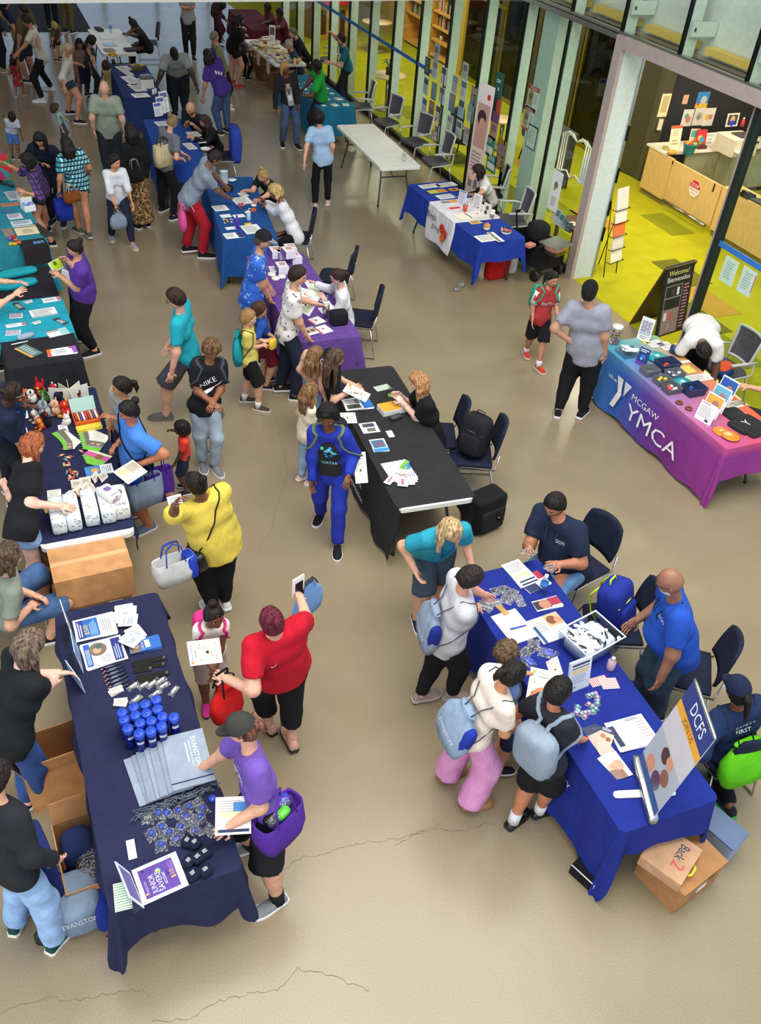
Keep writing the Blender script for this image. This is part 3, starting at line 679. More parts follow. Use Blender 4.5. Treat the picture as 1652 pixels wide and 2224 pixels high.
# --- outer glass wall: mullions every 1.25 m, fins behind them
wall = empty('wall_right_glazing', (XW, 10, 0)); tag(wall, kind='structure')
def W_(mb, name): o = mb.obj(name, wall); o.location = (-XW, -10, 0); return o
ys = [10.94 + 1.25 * i for i in range(0, 13)]
for i, y in enumerate(ys):
    if i: W_(MB().m(frame_dark).bx(XW - .02, XW + .02, y - .018, y + .018, 0, 3.42), 'mullion')
    if i: W_(MB().m(pale).bx(XW + .03, XW + .20, y - .02, y + .02, 0, 3.40), 'fin')
for i in range(len(ys) - 1):
    W_(MB().m(gm).bx(XW - .006, XW + .006, ys[i] + .03, ys[i + 1] - .03, .10, 3.38), 'pane')
W_(MB().m(frame_dark).bx(XW - .04, XW + .05, 10.95, ys[-1], 0, .10), 'bottom_rail')
W_(MB().m(alum).bx(XW - .03, XW + .05, 10.95, ys[-1], 3.38, 3.46), 'head_rail')
W_(MB().m(mat('2f6fb4', 'plain')).bx(XW - .012, XW - .007, 16.3, ys[-1], 1.60, 1.67), 'blue_safety_stripe')
W_(MB().m(pale).bx(XW + .10, XW + .50, 12.62, 13.05, 0, 3.40), 'steel_column')
# --- upper spandrel glass with brackets
spm = mat('f8fbf9', 'glass'); back = mat('ccd4ca', 'plain', .6); yel = mat('d9b85c', 'plain', .6)
sp = empty('wall_right_spandrel', (XW, 10, 3.5)); tag(sp, kind='structure')
def S_(mb, name): o = mb.obj(name, sp); o.location = (-XW, -10, -3.5); return o
yy = [10.94 + 1.25 * i for i in range(-6, 9)]
S_(MB().m(back).bx(XW + .42, XW + .47, yy[0], yy[-1], 3.46, 6.5), 'back_panel')
for i, y in enumerate(yy):
    S_(MB().m(frame_dark).bx(XW - .025, XW + .03, y - .012, y + .012, 3.46, 6.5), 'spandrel_mullion')
    S_(MB().m(pale).bx(XW + .03, XW + .20, y - .02, y + .02, 3.46, 6.5), 'spandrel_fin')
    if i < len(yy) - 1:
        S_(MB().m(spm).bx(XW - .005, XW + .005, y + .015, yy[i + 1] - .015, 3.48, 6.5), 'spandrel_pane')
        S_(MB().m(pale).bx(XW + .03, XW + .40, y + 1.16, y + 1.20, 3.70, 3.86), 'bracket')
        S_(MB().m(mat('4a4a46', 'metal')).bx(XW + .06, XW + .08, y + 1.150, y + 1.162, 3.76, 3.80), 'bolt')
        S_(MB().m(yel).bx(XW + .26, XW + .41, y + .12, y + 1.12, 3.52, 3.60), 'wood_edge')
S_(MB().m(alum).bx(XW - .03, XW + .05, yy[0], yy[-1], 3.45, 3.49), 'sill_rail')
# --- sliding door opening: post, header, leaf
dr = empty('door_1', (XW, 10.8, 0)); tag(dr, kind='structure')
def D_(mb, name): o = mb.obj(name, dr); o.location = (-XW, -10.8, 0); return o
D_(MB().m(pink).bx(XW - .06, XW + .0, 10.78, 10.95, 0, 3.45), 'jamb_edge'); D_(MB().m(mat('c2cfd2', 'plain', .45)).bx(XW, XW + .33, 10.78, 10.95, 0, 3.33), 'jamb_post')
D_(MB().m(alum).bx(XW + .33, XW + .36, 10.76, 10.95, 0, 3.33), 'jamb_trim'); D_(MB().m(pink).bx(XW - .062, XW + .10, -2, 10.77, 3.302, 3.46), 'header')
for z in (.6, 1.0, 1.5, 2.1): D_(MB().m(frame_dark).bx(XW + .345, XW + .365, 10.74, 10.76, z, z + .22), 'latch_plate')
lf = empty('door_2', (XW, 8.2, 0)); tag(lf, kind='structure')
def F_(mb, name): o = mb.obj(name, lf); o.location = (-XW, -8.2, 0); return o
F_(MB().m(pink).bx(XW + .08, XW + .12, 8.22, 8.28, 0, 3.30), 'stile'); F_(MB().m(mat('1c2624', 'gloss', .4)).bx(XW + .05, XW + .15, 8.14, 8.22, 0, 3.30), 'gasket')
F_(MB().m(gm).bx(XW + .095, XW + .105, 5.0, 8.15, .06, 3.28), 'pane'); F_(MB().m(alum).bx(XW + .07, XW + .13, 5.0, 8.15, 0, .07), 'rail'); F_(MB().m(mat('2f74c4', 'plain')).bx(XW + .085, XW + .094, 5.0, 8.14, 1.64, 1.71), 'blue_safety_stripe')
# --- inner wall of the library: dark glazing, shelves, door, dark wall
iw = empty('wall_inner_library', (12.15, 18, 0)); tag(iw, kind='structure')
def I_(mb, name): o = mb.obj(name, iw); o.location = (-12.15, -18, 0); return o
dkg = mat('3a3524', 'gloss', .12); ylm = mat('b8a02e', 'metal', .4)
for y0, y1 in ((15.5, 17.2), (17.2, 18.9), (18.9, 20.6), (20.6, 22.6)):
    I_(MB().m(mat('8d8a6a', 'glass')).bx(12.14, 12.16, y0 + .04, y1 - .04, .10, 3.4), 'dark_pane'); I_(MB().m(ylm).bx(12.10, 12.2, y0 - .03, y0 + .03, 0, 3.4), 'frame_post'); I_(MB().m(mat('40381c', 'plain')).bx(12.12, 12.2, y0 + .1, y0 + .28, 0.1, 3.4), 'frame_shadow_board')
I_(MB().m(ylm).bx(12.10, 12.2, 15.5, 22.6, 0, .10), 'bottom_rail'); I_(MB().m(ylm).bx(12.10, 12.2, 20.6, 22.6, 1.9, 1.97), 'cross_rail'); I_(MB().m(ylm).bx(12.10, 12.2, 20.6, 22.6, 2.3, 2.37), 'cross_rail')
I_(MB().m(mat('55502e', 'plain', .7)).bx(15.4, 15.5, 15.3, 22.8, 0, 3.4), 'room_back_wall'); I_(MB().m(mat('5c5734', 'plain', .7)).bx(12.2, 15.5, 22.7, 22.8, 0, 3.4), 'room_side_wall')
I_(MB().m(mat('c9a23c', 'plain', .6)).bx(12.10, 12.9, 22.62, 23.2, 0, 3.4), 'yellow_pier'); I_(MB().m(mat('c7a04a', 'plain', .6)).bx(12.12, 13.0, 26.5, 30.0, 0, 3.4), 'yellow_wall')
I_(MB().m(mat('5a5640', 'plain', .6)).bx(12.10, 12.3, 15.22, 15.50, 0, 3.4), 'door_jamb'); I_(MB().m(mat('2c2a26', 'plain', .6)).bx(12.22, 12.3, 14.3, 15.22, 2.35, 3.4), 'door_header')
I_(MB().m(mat('2b2a2e', 'plain', .6)).bx(12.3, 19, 14.62, 14.72, 0, 3.4), 'dark_wall'); I_(MB().m(mat('4d4934', 'plain', .6)).bx(12.15, 12.42, 14.50, 14.62, 0, 3.4), 'corner_pier')
I_(MB().m(mat('c9a872', 'wood')).bx(12.25, 13.6, 14.75, 15.2, .004, .02), 'wood_floor'); I_(MB().m(mat('a8a090', 'plain', .7)).bx(8.6, 19, 4, 36, 3.42, 3.46), 'ceiling_panel'); I_(MB().m(mat('5b584f', 'plain', .7)).bx(19, 19.1, 4, 14.7, 0, 3.4), 'end_wall')
d2 = empty('door_3', (12.2, 14.6, 0), math.radians(9)); tag(d2, kind='structure')
MB().m(mat('44422e', 'plain', .5)).bx(-.02, .03, .02, .80, .02, 2.32).obj('leaf', d2)
MB().m(mat('c8b070', 'metal', .3)).tube([(-.03, .72, 1.02), (-.07, .72, 1.02), (-.07, .60, 1.0)], .012, 6).obj('door_handle', d2)
MB().m(mat('c8b070', 'metal', .3)).lathe([(.028, 0), (.028, .012)], (-.03, .72, 1.12), 10).obj('lock', d2)
# --- far end: lower ceiling edge, end wall with windows, added shading wall at left, entrance mat
ce = empty('ceiling', (0, 17, 2.9)); tag(ce, kind='structure')
p0, p1 = A(-60, 8.6, 2.90), WX(965, 2.5, 8.2); p1[2] = 2.9
e0 = p0 + (p0 - p1) * 1.4
mb = MB().m(mat('dad6cc', 'plain', .7)); mb.prism([(e0[0], e0[1]), (p1[0], p1[1]), (p1[0], p1[1] + 1.6), (e0[0], e0[1] + 1.6)], 2.90, 3.5); mb.m(mat('b8b4aa', 'plain', .8)); mb.bx(-13, 8.2, 18, 35.2, 6.6, 6.8); mb.bx(-13, 8.2, 17.9, 18.1, 5.9, 10); mb.bx(-13, 8.2, 9.5, 18, 9.9, 10.0); o = mb.obj('soffit_and_sky_blockers', ce); o.location = (0, -17, -2.9)  # upper ceiling boxes are unseen, added to hold sky light off the far floor
fw = empty('wall_far', (0, 35, 0)); tag(fw, kind='structure')
def B_(mb, name): o = mb.obj(name, fw); o.location = (0, -35, 0); return o
wm = mat('b3a58f', 'plain', .8)
B_(MB().m(wm).bx(-12, 1.2, 35, 35.2, 0, 6.6), 'wall_panel'); B_(MB().m(wm).bx(9.6, 12.1, 35, 35.2, 0, 6.6), 'wall_panel'); B_(MB().m(wm).bx(1.2, 9.6, 35, 35.2, 5.6, 6.6), 'wall_panel')
for x in (1.2, 3.0, 4.8, 6.6, 8.4, 9.6): B_(MB().m(frame_dark).bx(x - .05, x + .05, 34.96, 35.1, 0, 5.7), 'window_post')
for x0, x1 in ((1.25, 2.95), (3.05, 4.75), (4.85, 6.55), (6.65, 8.35), (8.45, 9.55)): B_(MB().m(mat('e8f4ff', 'glass')).bx(x0, x1, 35.0, 35.02, .05, 5.6), 'pane')
pl = MB().m(mat('b9b4a8', 'plain', .9)).bx(-30, 40, 36, 70, -.15, -.1).obj('ground'); tag(pl, kind='structure')
wl = MB().m(wm).bx(-12.2, -12, 17.5, 35.2, 0, 6.6).obj('wall_left'); tag(wl, kind='structure')  # unseen wall added to block sky light from the left
mt = MB().m(carpet_mat('mat_grey', '3a3a40')); q = [A(-40, 70), A(200, 69), A(163, 4), A(-40, 4)]
mt.slab(*q, .012, UP); o = mt.obj('entrance_mat'); tag(o, 'large dark grey entrance mat on the floor at the far end', 'mat')
# TABLES, CLOTHS, CHAIRS
ZT=.745
plast=mat('e9e7e2','plain',.45);leg_g=mat('5c636b','metal',.45)
TB={}
def table(key,label,corners,L=2.44,W=.76,group=None,topcol=None,legs=True):
 P={k:A(*v,ZT)for k,v in corners.items()};ds=[]
 if 'nl' in P and 'fl' in P:ds.append(nz(P['fl']-P['nl']))
 if 'nr' in P and 'fr' in P:ds.append(nz(P['fr']-P['nr']))
 u=nz(np.mean(ds,0));v=np.array([u[1],-u[0],0])
 off=dict(nl=0*u,nr=v*W,fl=u*L,fr=u*L+v*W);o=np.mean([P[k]-off[k]for k in P],0)
 ang=math.atan2(v[1],v[0]);ctr=o+u*L/2+v*W/2;ctr[2]=0
 t=empty('folding_table',ctr,ang,label,'table',group)
 mb=MB().m(topcol or plast);r=rrect(W,L,.06,4);mb.prism(r,ZT-.05,ZT-.006);mb.prism([(x*.985,y*.995)for x,y in r],ZT-.006,ZT);mb.obj('tabletop',t)
 for sy in(-1,1):
  y=sy*L*.36;yb=sy*L*.42
  mb=MB().m(leg_g)
  for sx in(-1,1):mb.tube([(sx*W*.32,y,ZT-.05),(sx*W*.32,y+sy*.03,.45),(sx*W*.40,yb,.03),(sx*W*.40,yb,.0)],.015,8)
  mb.tube([(-W*.32,y+sy*.01,.47),(W*.32,y+sy*.01,.47)],.012,6);mb.obj('leg',t)
  for sx in(-1,1):MB().m(mat('1d1f22','plain')).lathe([(.019,0),(.019,.035)],(sx*W*.40,yb,.001),8).obj('foot_cap',t)
  MB().m(leg_g).tube([(0,y,.47),(0,sy*.25*L*.5,ZT-.055)],.009,6).obj('brace',t)
 TB[key]=dict(o=o,u=u,v=v,L=L,W=W,ang=ang,ctr=ctr);return t
def cloth(key,label,material,drops,amp=.022,name='tablecloth',y0=0.,y1=None,x0=0.,x1=None,corner=.10,n=220,zoff=.004,cat='tablecloth',seed=1,flare=.02,e=.012):
 """drops: left, right, near, far hang lengths"""
 T=TB[key];L=T['L']if y1 is None else y1;W=T['W']if x1 is None else x1;dl,dr_,dn,df=drops;w,l=W-x0,L-y0
 cx,cy=(x0+W)/2-T['W']/2,(y0+L)/2-T['L']/2;rr=.05;rnd=random.Random(seed);ph=[rnd.uniform(0,6.28)for _ in range(6)]
 per=[];hw,hl=w/2+e,l/2+e
 segs=[('n',(-hw+rr,-hl),(hw-rr,-hl),(0,-1)),('c',(hw-rr,-hl+rr),-90),('r',(hw,-hl+rr),(hw,hl-rr),(1,0)),('c',(hw-rr,hl-rr),0),('f',(hw-rr,hl),(-hw+rr,hl),(0,1)),('c',(-hw+rr,hl-rr),90),('l',(-hw,hl-rr),(-hw,-hl+rr),(-1,0)),('c',(-hw+rr,-hl+rr),180)]
 dd=dict(n=dn,r=dr_,f=df,l=dl);order=['n','r','f','l'];ci=0
 for sg in segs:
  if sg[0]=='c':
   d0,d1=dd[order[ci]],dd[order[(ci+1)%4]];ci+=1
   for i in range(13):
    t=i/12;a=math.radians(sg[2]+90*t);ex=corner*math.sin(math.pi*t)if min(d0,d1)>.05 else 0;per.append((sg[1][0]+rr*math.cos(a),sg[1][1]+rr*math.sin(a),math.cos(a),math.sin(a),d0+(d1-d0)*t*t*(3-2*t)+ex,math.sin(math.pi*t)if min(d0,d1)>.05 else 0))
  else:
   p,q=np.array(sg[1]),np.array(sg[2]);k=max(6,int(np.linalg.norm(q-p)/.028))
   for i in range(1,k):
    t=i/k;m=p+(q-p)*t;per.append((m[0],m[1],sg[3][0],sg[3][1],dd[sg[0]],0))
 V=[];K=len(per);rows=8;s=0
 for j in range(rows+1):
  t=j/rows;s=0
  for i,(x,y,nx,ny,d,c)in enumerate(per):
   s+=.028;fold=math.sin(s*13+ph[0])*.6+math.sin(s*7.3+ph[1])*.7+math.sin(s*23+ph[2])*.25
   o=(flare*t+amp*fold*t**1.3*min(1,d/.3)+c*(.07+.03*math.sin(ph[3]+i))*t)if d>.03 else 0
   dz=max(d,.012)*t*(1+.03*math.sin(s*9+ph[4]));V.append((cx+x+nx*o,cy+y+ny*o,max(ZT+zoff-dz-(.008 if t>0 else 0),.004)))
 Fc=[(j*K+i,(j+1)*K+i,(j+1)*K+(i+1)%K,j*K+(i+1)%K)for j in range(rows)for i in range(K)]
 mb=MB().m(material);mb.add(V,Fc,True);mb.add(V[:K],[tuple(range(K))])
 o=mb.obj(name,loc=T['ctr'],rz=T['ang']);return tag(o,label,cat)
def cl(c):return mat(c,'cloth')
table('L1','folding table under the navy cloth at the lower left with blue bottles',dict(nl=(237,1975),nr=(527,1888),fl=(117,1328),fr=(345,1297)))
cloth('L1','navy blue tablecloth with long pointed corners under blue bottles and grey bags',cl('27294a'),(.16,.10,.42,.10),corner=.30,amp=.035,seed=3)
table('L2','white edged folding table under diaper packs, cardboard boxes below',dict(nl=(92,1190),nr=(288,1150),fl=(43,856),fr=(198,846)))
cloth('L2','narrow navy runner cloth under diaper packs and plush toys',cl('242848'),(.25,.30,.0,.0),x0=.0,x1=.76,y0=.07,y1=2.40,corner=0,seed=5)
table('L3','folding table under black cloth at left, teal runner across it',dict(nl=(20,795),nr=(178,783),fr=(102,580)))
cloth('L3','black tablecloth hanging to the floor under flyers at left',cl('26242a'),(.6,.66,.66,.3),corner=.02,seed=6)
cloth('L3','bright teal runner cloth across the black tablecloth at left',cl('24a6bd'),(.2,.14,0,0),y0=.62,y1=1.52,corner=0,zoff=.008,name='table_runner',seed=8,amp=.008,e=.03)
table('L4','folding table under teal cloth with prize wheel at left edge',dict(nl=(-45,553),nr=(104,508),fr=(38,398)))
cloth('L4','teal tablecloth under plastic bins and prize wheel at left edge',cl('2c8c9e'),(.5,.5,.62,.3),corner=.06,seed=9)
table('M1','folding table under black lettered cloth beside the blue hoodie boy',dict(nl=(873,1112),nr=(1028,1083),fl=(744,806),fr=(815,796)))
cloth('M1','black tablecloth with white lettering, white table edge showing at its end',cl('2b2b2d'),(.70,.45,.0,.1),y0=.03,corner=0,seed=10)
table('M2','folding table under purple cloth in the middle row',dict(nr=(764,718),fr=(655,563),nl=(664,738)))
cloth('M2','purple tablecloth with white round logos under book boxes',cl('6a4796'),(.62,.4,.62,.3),corner=.05,seed=11)
table('M3','folding table under blue cloth with pink basket and hand sanitizer',dict(nl=(486,524),nr=(600,514),fl=(443,384)))
cloth('M3','medium blue tablecloth under clipboards and pink basket',cl('1d4f93'),(.62,.4,.55,.3),corner=.10,seed=12)
table('M4','folding table under royal blue cloth in front of the bald seated man',dict(nl=(364,392),fl=(309,250),fr=(392,243)))
cloth('M4','royal blue tablecloth behind the woman with canvas tote',cl('20489e'),(.65,.4,.3,.3),corner=.05,seed=13)
table('M5','folding table under dark navy cloth with wicker basket, far row',dict(nl=(277,214),nr=(347,208),fl=(243,141),fr=(307,138)))
cloth('M5','dark navy tablecloth under leaflets and wicker basket, far row',cl('24386e'),(.62,.4,.62,.3),corner=.05,seed=14)
table('M6','bare white folding table at the far left on bluish floor',dict(nl=(224,121),nr=(299,118),fl=(189,62),fr=(257,60)))
table('FB','white folding table heaped with books at the far end',dict(nl=(601,143),nr=(664,139),fl=(528,84)))
table('FT','folding table under turquoise cloth by the glass, far end',dict(nr=(771,231),nl=(692,237),fr=(683,162)))
cloth('FT','turquoise tablecloth beside the man in green',cl('1a6f95'),(.62,.5,.55,.3),corner=.08,seed=15)
table('FM','folding table under maroon cloth at the far end',dict(nl=(548,66),nr=(600,62),fl=(500,22)))
cloth('FM','maroon tablecloth at the far end in front of maroon shirts',cl('5a1f33'),(.6,.4,.6,.3),corner=.05,seed=16)
table('WF','bare white folding table with a drinking cup near the glass wall',dict(nl=(828,369),nr=(917,361),fl=(729,271),fr=(809,266)))
table('BT','folding table under royal blue cloth with white runner by the glass wall',dict(nl=(1044,530),nr=(1138,512),fl=(888,404)))
cloth('BT','royal blue tablecloth with white lettered runner by the glass wall',cl('1c3a9e'),(.42,.3,.30,.3),corner=.22,seed=17,amp=.012)
cloth('BT','white runner with red hand logo over the royal blue tablecloth',cl('e6e4ea'),(.52,.2,0,0),y0=.80,y1=1.62,corner=0,zoff=.009,name='table_runner',seed=18,amp=.006,e=.035)
table('YM','folding table under blue to purple gradient cloth at right',dict(nl=(1573,974),fl=(1317,757),fr=(1417,721)),L=2.30,W=.80)
table('DC','folding table under royal blue cloth at lower right with banner',dict(nl=(1356,1806),nr=(1557,1738),fr=(1165,1216)))
cloth('DC','royal blue tablecloth with draped corners at lower right',cl('1c2c86'),(.66,.15,.30,.12),corner=.34,amp=.03,seed=20)
def ym_mat():
 n=NT('gradient_cloth');sp=n.n('ShaderNodeSeparateXYZ');n.l(n.co('Object'),sp.inputs[0])
 def rm(o,a,b):
  m=n.n('ShaderNodeMapRange');m.inputs[1].default_value=a;m.inputs[2].default_value=b;n.l(o,m.inputs[0]);return m.outputs[0]
 y=rm(sp.outputs[1],-1.2,1.2);front=n.ramp(y,[(0,'8e2f86'),(.35,'7a2c84'),(.55,'5a3a9a'),(.75,'2d5fb4'),(1,'3f86cc')])
 top=n.ramp(y,[(0,'bc4880'),(.3,'b0689c'),(.55,'8572ae'),(.8,'4f8cba'),(1,'52a2b0')]);bk=n.ramp(y,[(0,'d84a34'),(.4,'d8702f'),(.75,'cf9450'),(1,'84b49a')])
 x=rm(sp.outputs[0],-.25,.42);m1=n.n('ShaderNodeMixRGB');n.l(x,m1.inputs[0]);n.l(top,m1.inputs[1]);n.l(bk,m1.inputs[2])
 m2=n.n('ShaderNodeMixRGB');n.l(rm(sp.outputs[2],ZT-.12,ZT),m2.inputs[0]);n.l(front,m2.inputs[1]);n.l(m1.outputs[0],m2.inputs[2]);n.l(m2.outputs[0],n.b.inputs['Base Color']);n.b.inputs['Roughness'].default_value=.85;n.bump(n.noise(9.),.4,.02);return n.m
ymc=cloth('YM','blue to purple gradient tablecloth with large white letters',ym_mat(),(.70,.3,.40,.66),corner=.14,amp=.012,seed=21)
def front_text(key,parent_name,items,side='left'):
 T=TB[key];hw=T['W']/2+(.055 if key=='BT' else.045)
 for(txt,y,z,h,colr,width)in items:
  V,F2,w=text2d(txt);k=h/.7;kx=k if width is None else width/w
  mb=MB().m(mat(colr,'cloth'));mb.add([(-hw-.012-.028*(ZT-(z+v[1]*k))/.7,y-v[0]*kx,z+v[1]*k)for v in V],F2);o=mb.obj('lettering',parent_name)
cloths={o['label']:o for o in COL.objects if o.name.startswith(('tablecloth','table_runner'))}
front_text('YM',ymc,[('the',.82,.50,.05,'f0f0f0',.17),('MCGAW',.33,.47,.075,'f0f0f0',.50),('YMCA',.35,.22,.19,'f4f4f4',.95)])
def front_poly(key,parent,poly,colr,cnt=[0]):
 cnt[0]+=1
 hw=TB[key]['W']/2+(.057 if key=='BT' else.045);mb=MB().m(mat(colr,'cloth'));mb.add([(-hw-.012-.0006*cnt[0]-.028*(ZT-z)/.7,y,z)for y,z in poly],[tuple(range(len(poly)))]);mb.obj('logo',parent)
front_poly('YM',ymc,[(.66,.60),(.55,.60),(.52,.42),(.62,.20),(.53,.20),(.45,.42),(.49,.60)][:3]+[(.50,.44),(.58,.20),(.66,.20),(.585,.42)],'eeeeee');front_poly('YM',ymc,[(.51,.60),(.38,.60),(.47,.42)],'d8dce8')
m1c=[o for o in COL.objects if o.get('label','').startswith('black tablecloth with white lettering')][0]
front_text('M1',m1c,[('Illinois',.05,.60,.07,'eeeeee',None),('Student',.05,.47,.07,'eeeeee',None),('Assistance',.05,.34,.07,'eeeeee',None),('Commission',.05,.21,.07,'eeeeee',None)])
m2c=[o for o in COL.objects if o.get('label','').startswith('purple tablecloth')][0]
def disc(cy,cz,r,n=20):return[(cy+r*math.cos(2*math.pi*i/n),cz+r*math.sin(2*math.pi*i/n))for i in range(n)]
front_poly('M2',m2c,disc(-.12,.36,.15),'eae6f0');[front_poly('M2',m2c,[(-.12+x,.36+z)for x,z in q],'2a1c3a')for q in([(.05,.04),(.03,.04),(.03,.07),(.05,.07)],[(-.03,.04),(-.05,.04),(-.05,.07),(-.03,.07)],[(.07,-.04),(0,-.09),(-.07,-.04),(0,-.06)])]
T=TB['M2'];mb=MB().m(mat('eeeaf4','cloth'));V,F2,w=text2d('MIR');mb.add([(-.30+v[0]*.16,-T['L']/2-.045,.42+v[1]*.16)for v in V],F2);mb.add([(.02+x,-T['L']/2-.04,.60+z)for x,z in disc(0,0,.055)],[tuple(range(20))]);mb.obj('lettering',m2c)
br=[o for o in COL.objects if o.get('label','').startswith('white runner')][0]
front_text('BT',br,[('Birth',.36,.57,.10,'26262a',.30),('giving',.17,.46,.08,'26262a',.26)])
for k_,(cy,cz,r,c)in enumerate(((-.17,.55,.075,'c93a24'),(-.26,.50,.08,'c93a24'),(-.21,.42,.07,'d9742e'))):front_poly('BT',br,disc(cy,cz,r),c)
hwp=TB['BT']['W']/2+.062
mb=MB().m(mat('f4f2f2','cloth'))
for a_ in(-.9,-.45,0,.45,.9):mb.add([(-hwp-.02,-.20+.10*math.sin(a_)+.012*s_,.44+(.10*math.cos(a_))*t_)for t_,s_ in((0,-1),(0,1),(1,1),(1,-1))],[(0,1,2,3)])
mb.obj('logo',br)
dcc=[o for o in COL.objects if o.get('label','').startswith('royal blue tablecloth with draped')][0]
front_text('DC',dcc,[('SAFETY',-.20,.58,.045,'e8e8f4',.20),('FIRST',-.22,.53,.02,'e8e8f4',.1),('SAFETY',-.52,.55,.045,'e8e8f4',.22),('ALWAYS',-.53,.50,.02,'e8e8f4',.14)])
front_poly('DC',dcc,disc(-.465,.575,.03),'e8e8f4')
def stack_chair(name='stacking_chair',pad='1b2138'):
 t=empty(name);shell=mat(pad,'cloth',.8);ch=mat('c8c8c8','metal',.2)
 mb=MB().m(shell);V=[];F=[]
 for i in range(9):
  for j in range(9):
   x=-.23+.46*i/8;y=-.22+.44*j/8;e=(abs(x)/.23)**4;V.append((x,y*(1-.05*e),.445+.02*(x/.23)**2-.03*max(0,(y-.1)/.12)**2))
 k=len(V);V+=[(x,y,z-.028)for x,y,z in V]
 for i in range(8):
  for j in range(8):
   q=(i*9+j,(i+1)*9+j,(i+1)*9+j+1,i*9+j+1);F+=[q,tuple(k+a for a in q[::-1])]
 bd=[i*9 for i in range(9)]+[72+j for j in range(1,9)]+[(8-i)*9+8 for i in range(1,9)]+[8-j for j in range(1,8)]
 F+=[(bd[(i+1)%len(bd)],bd[i],k+bd[i],k+bd[(i+1)%len(bd)])for i in range(len(bd))]
 mb.add(V,F,True).obj('seat',t)
 mb=MB().m(shell);V=[];F=[]
 for i in range(9):
  for j in range(9):
   u=-1+2*i/8;v=j/8;w=.225*(1-.18*v**3)*(1-.10*(1-v)**3);V.append((u*w,-.22-.06*v+.045*u*u-.02,.53+.37*v-.03*abs(u)**3*v))
 k=len(V);V+=[(x,y-.03,z)for x,y,z in V];F=[]
 for i in range(8):
  for j in range(8):
   q=(i*9+j,(i+1)*9+j,(i+1)*9+j+1,i*9+j+1);F+=[q[::-1],tuple(k+a for a in q)]
 F+=[(bd[i],bd[(i+1)%len(bd)],k+bd[(i+1)%len(bd)],k+bd[i])for i in range(len(bd))]
 mb.add(V,F,True).obj('backrest',t)
 for sx in(-1,1):
  MB().m(ch).tube([(sx*.215,-.27,.60),(sx*.235,-.24,.42),(sx*.235,.20,.42),(sx*.245,.24,.30),(sx*.25,.25,.012),(sx*.25,-.28,.012),(sx*.235,-.20,.42)],.010,8).obj('frame',t)
 MB().m(ch).tube([(-.235,.16,.41),(.235,.16,.41)],.009,6).obj('crossbar',t);return t
def mesh_chair(name='office_chair',shell='b9b9b6',mesh_='55535a',arms=True):
 t=empty(name);sh=mat(shell,'plain',.45);me=mat(mesh_,'cloth',.7);ch=mat('b9b9bd','metal',.3)
 MB().m(me).sq((0,0,.45),(.24,.23,.035),(.5,.4),(18,8)).obj('seat',t)
 def bp(u,v):return(u*.22*(1-.1*(1-v)),-.23-.07*v+.05*u*u,.55+.38*v)
 mb=MB().m(me);V=[bp(-1+2*i/8,j/8)for i in range(9)for j in range(9)];V2=[(x,y-.012,z)for x,y,z in V]
 F=[(i*9+j,i*9+j+1,(i+1)*9+j+1,(i+1)*9+j)for i in range(8)for j in range(8)];mb.add(V+V2,F+[tuple(81+a for a in f[::-1])for f in F],True).obj('backrest',t)
 rim=[bp(-1,v)for v in np.linspace(0,1,5)]+[bp(u,1)for u in np.linspace(-.75,.75,5)]+[bp(1,v)for v in np.linspace(1,0,5)]+[bp(u,0)for u in np.linspace(.75,-.75,5)]
 MB().m(sh).tube(rim,.020,8,closed=True).obj('back_frame',t)
 for sx in(-1,1):
  MB().m(sh).tube([(sx*.2,-.27,.62),(sx*.24,-.24,.45),(sx*.24,.16,.42),(sx*.25,.20,.3),(sx*.25,.24,.012)],.013,8).obj('leg',t);MB().m(ch).tube([(sx*.24,-.18,.43),(sx*.25,-.28,.012)],.012,8).obj('leg',t)
  if arms:MB().m(sh).tube([(sx*.25,-.26,.64),(sx*.28,-.1,.66),(sx*.28,.16,.66)],[.012,.02,.02],8).obj('armrest',t)
 return t
CH0={}
def chair(kind,label,px,py,clock,group,sit=True,col=None):
 p=A(px,py,.45);p[2]=0;F=face_dir(p,clock);key=(kind,col)
 if key not in CH0:t=CH0[key]=(stack_chair(pad=col or '1b2138')if kind=='stack' else mesh_chair(mesh_=col or '55535a'))
 else:t=copytree(CH0[key])
 t.location=p;t.rotation_euler=(0,0,math.atan2(-F[0],F[1]));return tag(t,label,'chair',group)
G1,G2='navy stacking chairs','grey mesh armchairs by the glass'
chair('stack','navy stacking chair under the seated woman in black at the black table',945,945,262,G1)
chair('stack','navy stacking chair holding a black backpack',1022,985,262,G1)
chair('stack','navy stacking chair under the seated man in navy polo',1250,1225,215,G1)
chair('stack','navy stacking chair holding the blue and lime backpack',1330,1355,245,G1)
chair('stack','navy stacking chair behind the bald man in royal blue',1485,1450,255,G1)
chair('stack','navy stacking chair behind the woman in navy cap',1565,1610,300,G1)
chair('stack','empty navy stacking chair at the near end of the purple table',775,690,275,G1)
chair('stack','empty navy stacking chair at the far end of the purple table',725,600,280,G1)
chair('stack','navy stacking chair under the woman in white sweater',640,515,275,G1)
chair('stack','grey stacking chair behind the woman with hair bun, far table',322,92,265,G1,col='4a5058')
chair('stack','dark stacking chair under the seated man in grey at left edge',5,1290,85,G1,col='3a3a5a')
chair('mesh','first grey mesh armchair behind the bare white table',838,265,235,G2)
chair('mesh','second grey mesh armchair behind the bare white table',900,308,230,G2)
chair('mesh','third grey mesh armchair behind the bare white table, seen from its side',945,350,245,G2)
chair('mesh','grey mesh armchair beside the turquoise table',783,230,262,G2)
chair('mesh','dark chair behind the man in teal polo',715,130,270,G2)
chair('mesh','empty grey mesh armchair at the royal blue table',1110,478,250,G2)
chair('mesh','black mesh armchair under the woman in white shirt',1062,420,262,G2,col='1e1e22')
chair('mesh','grey armchair behind the gradient table holding an orange bag',1570,800,225,G2)
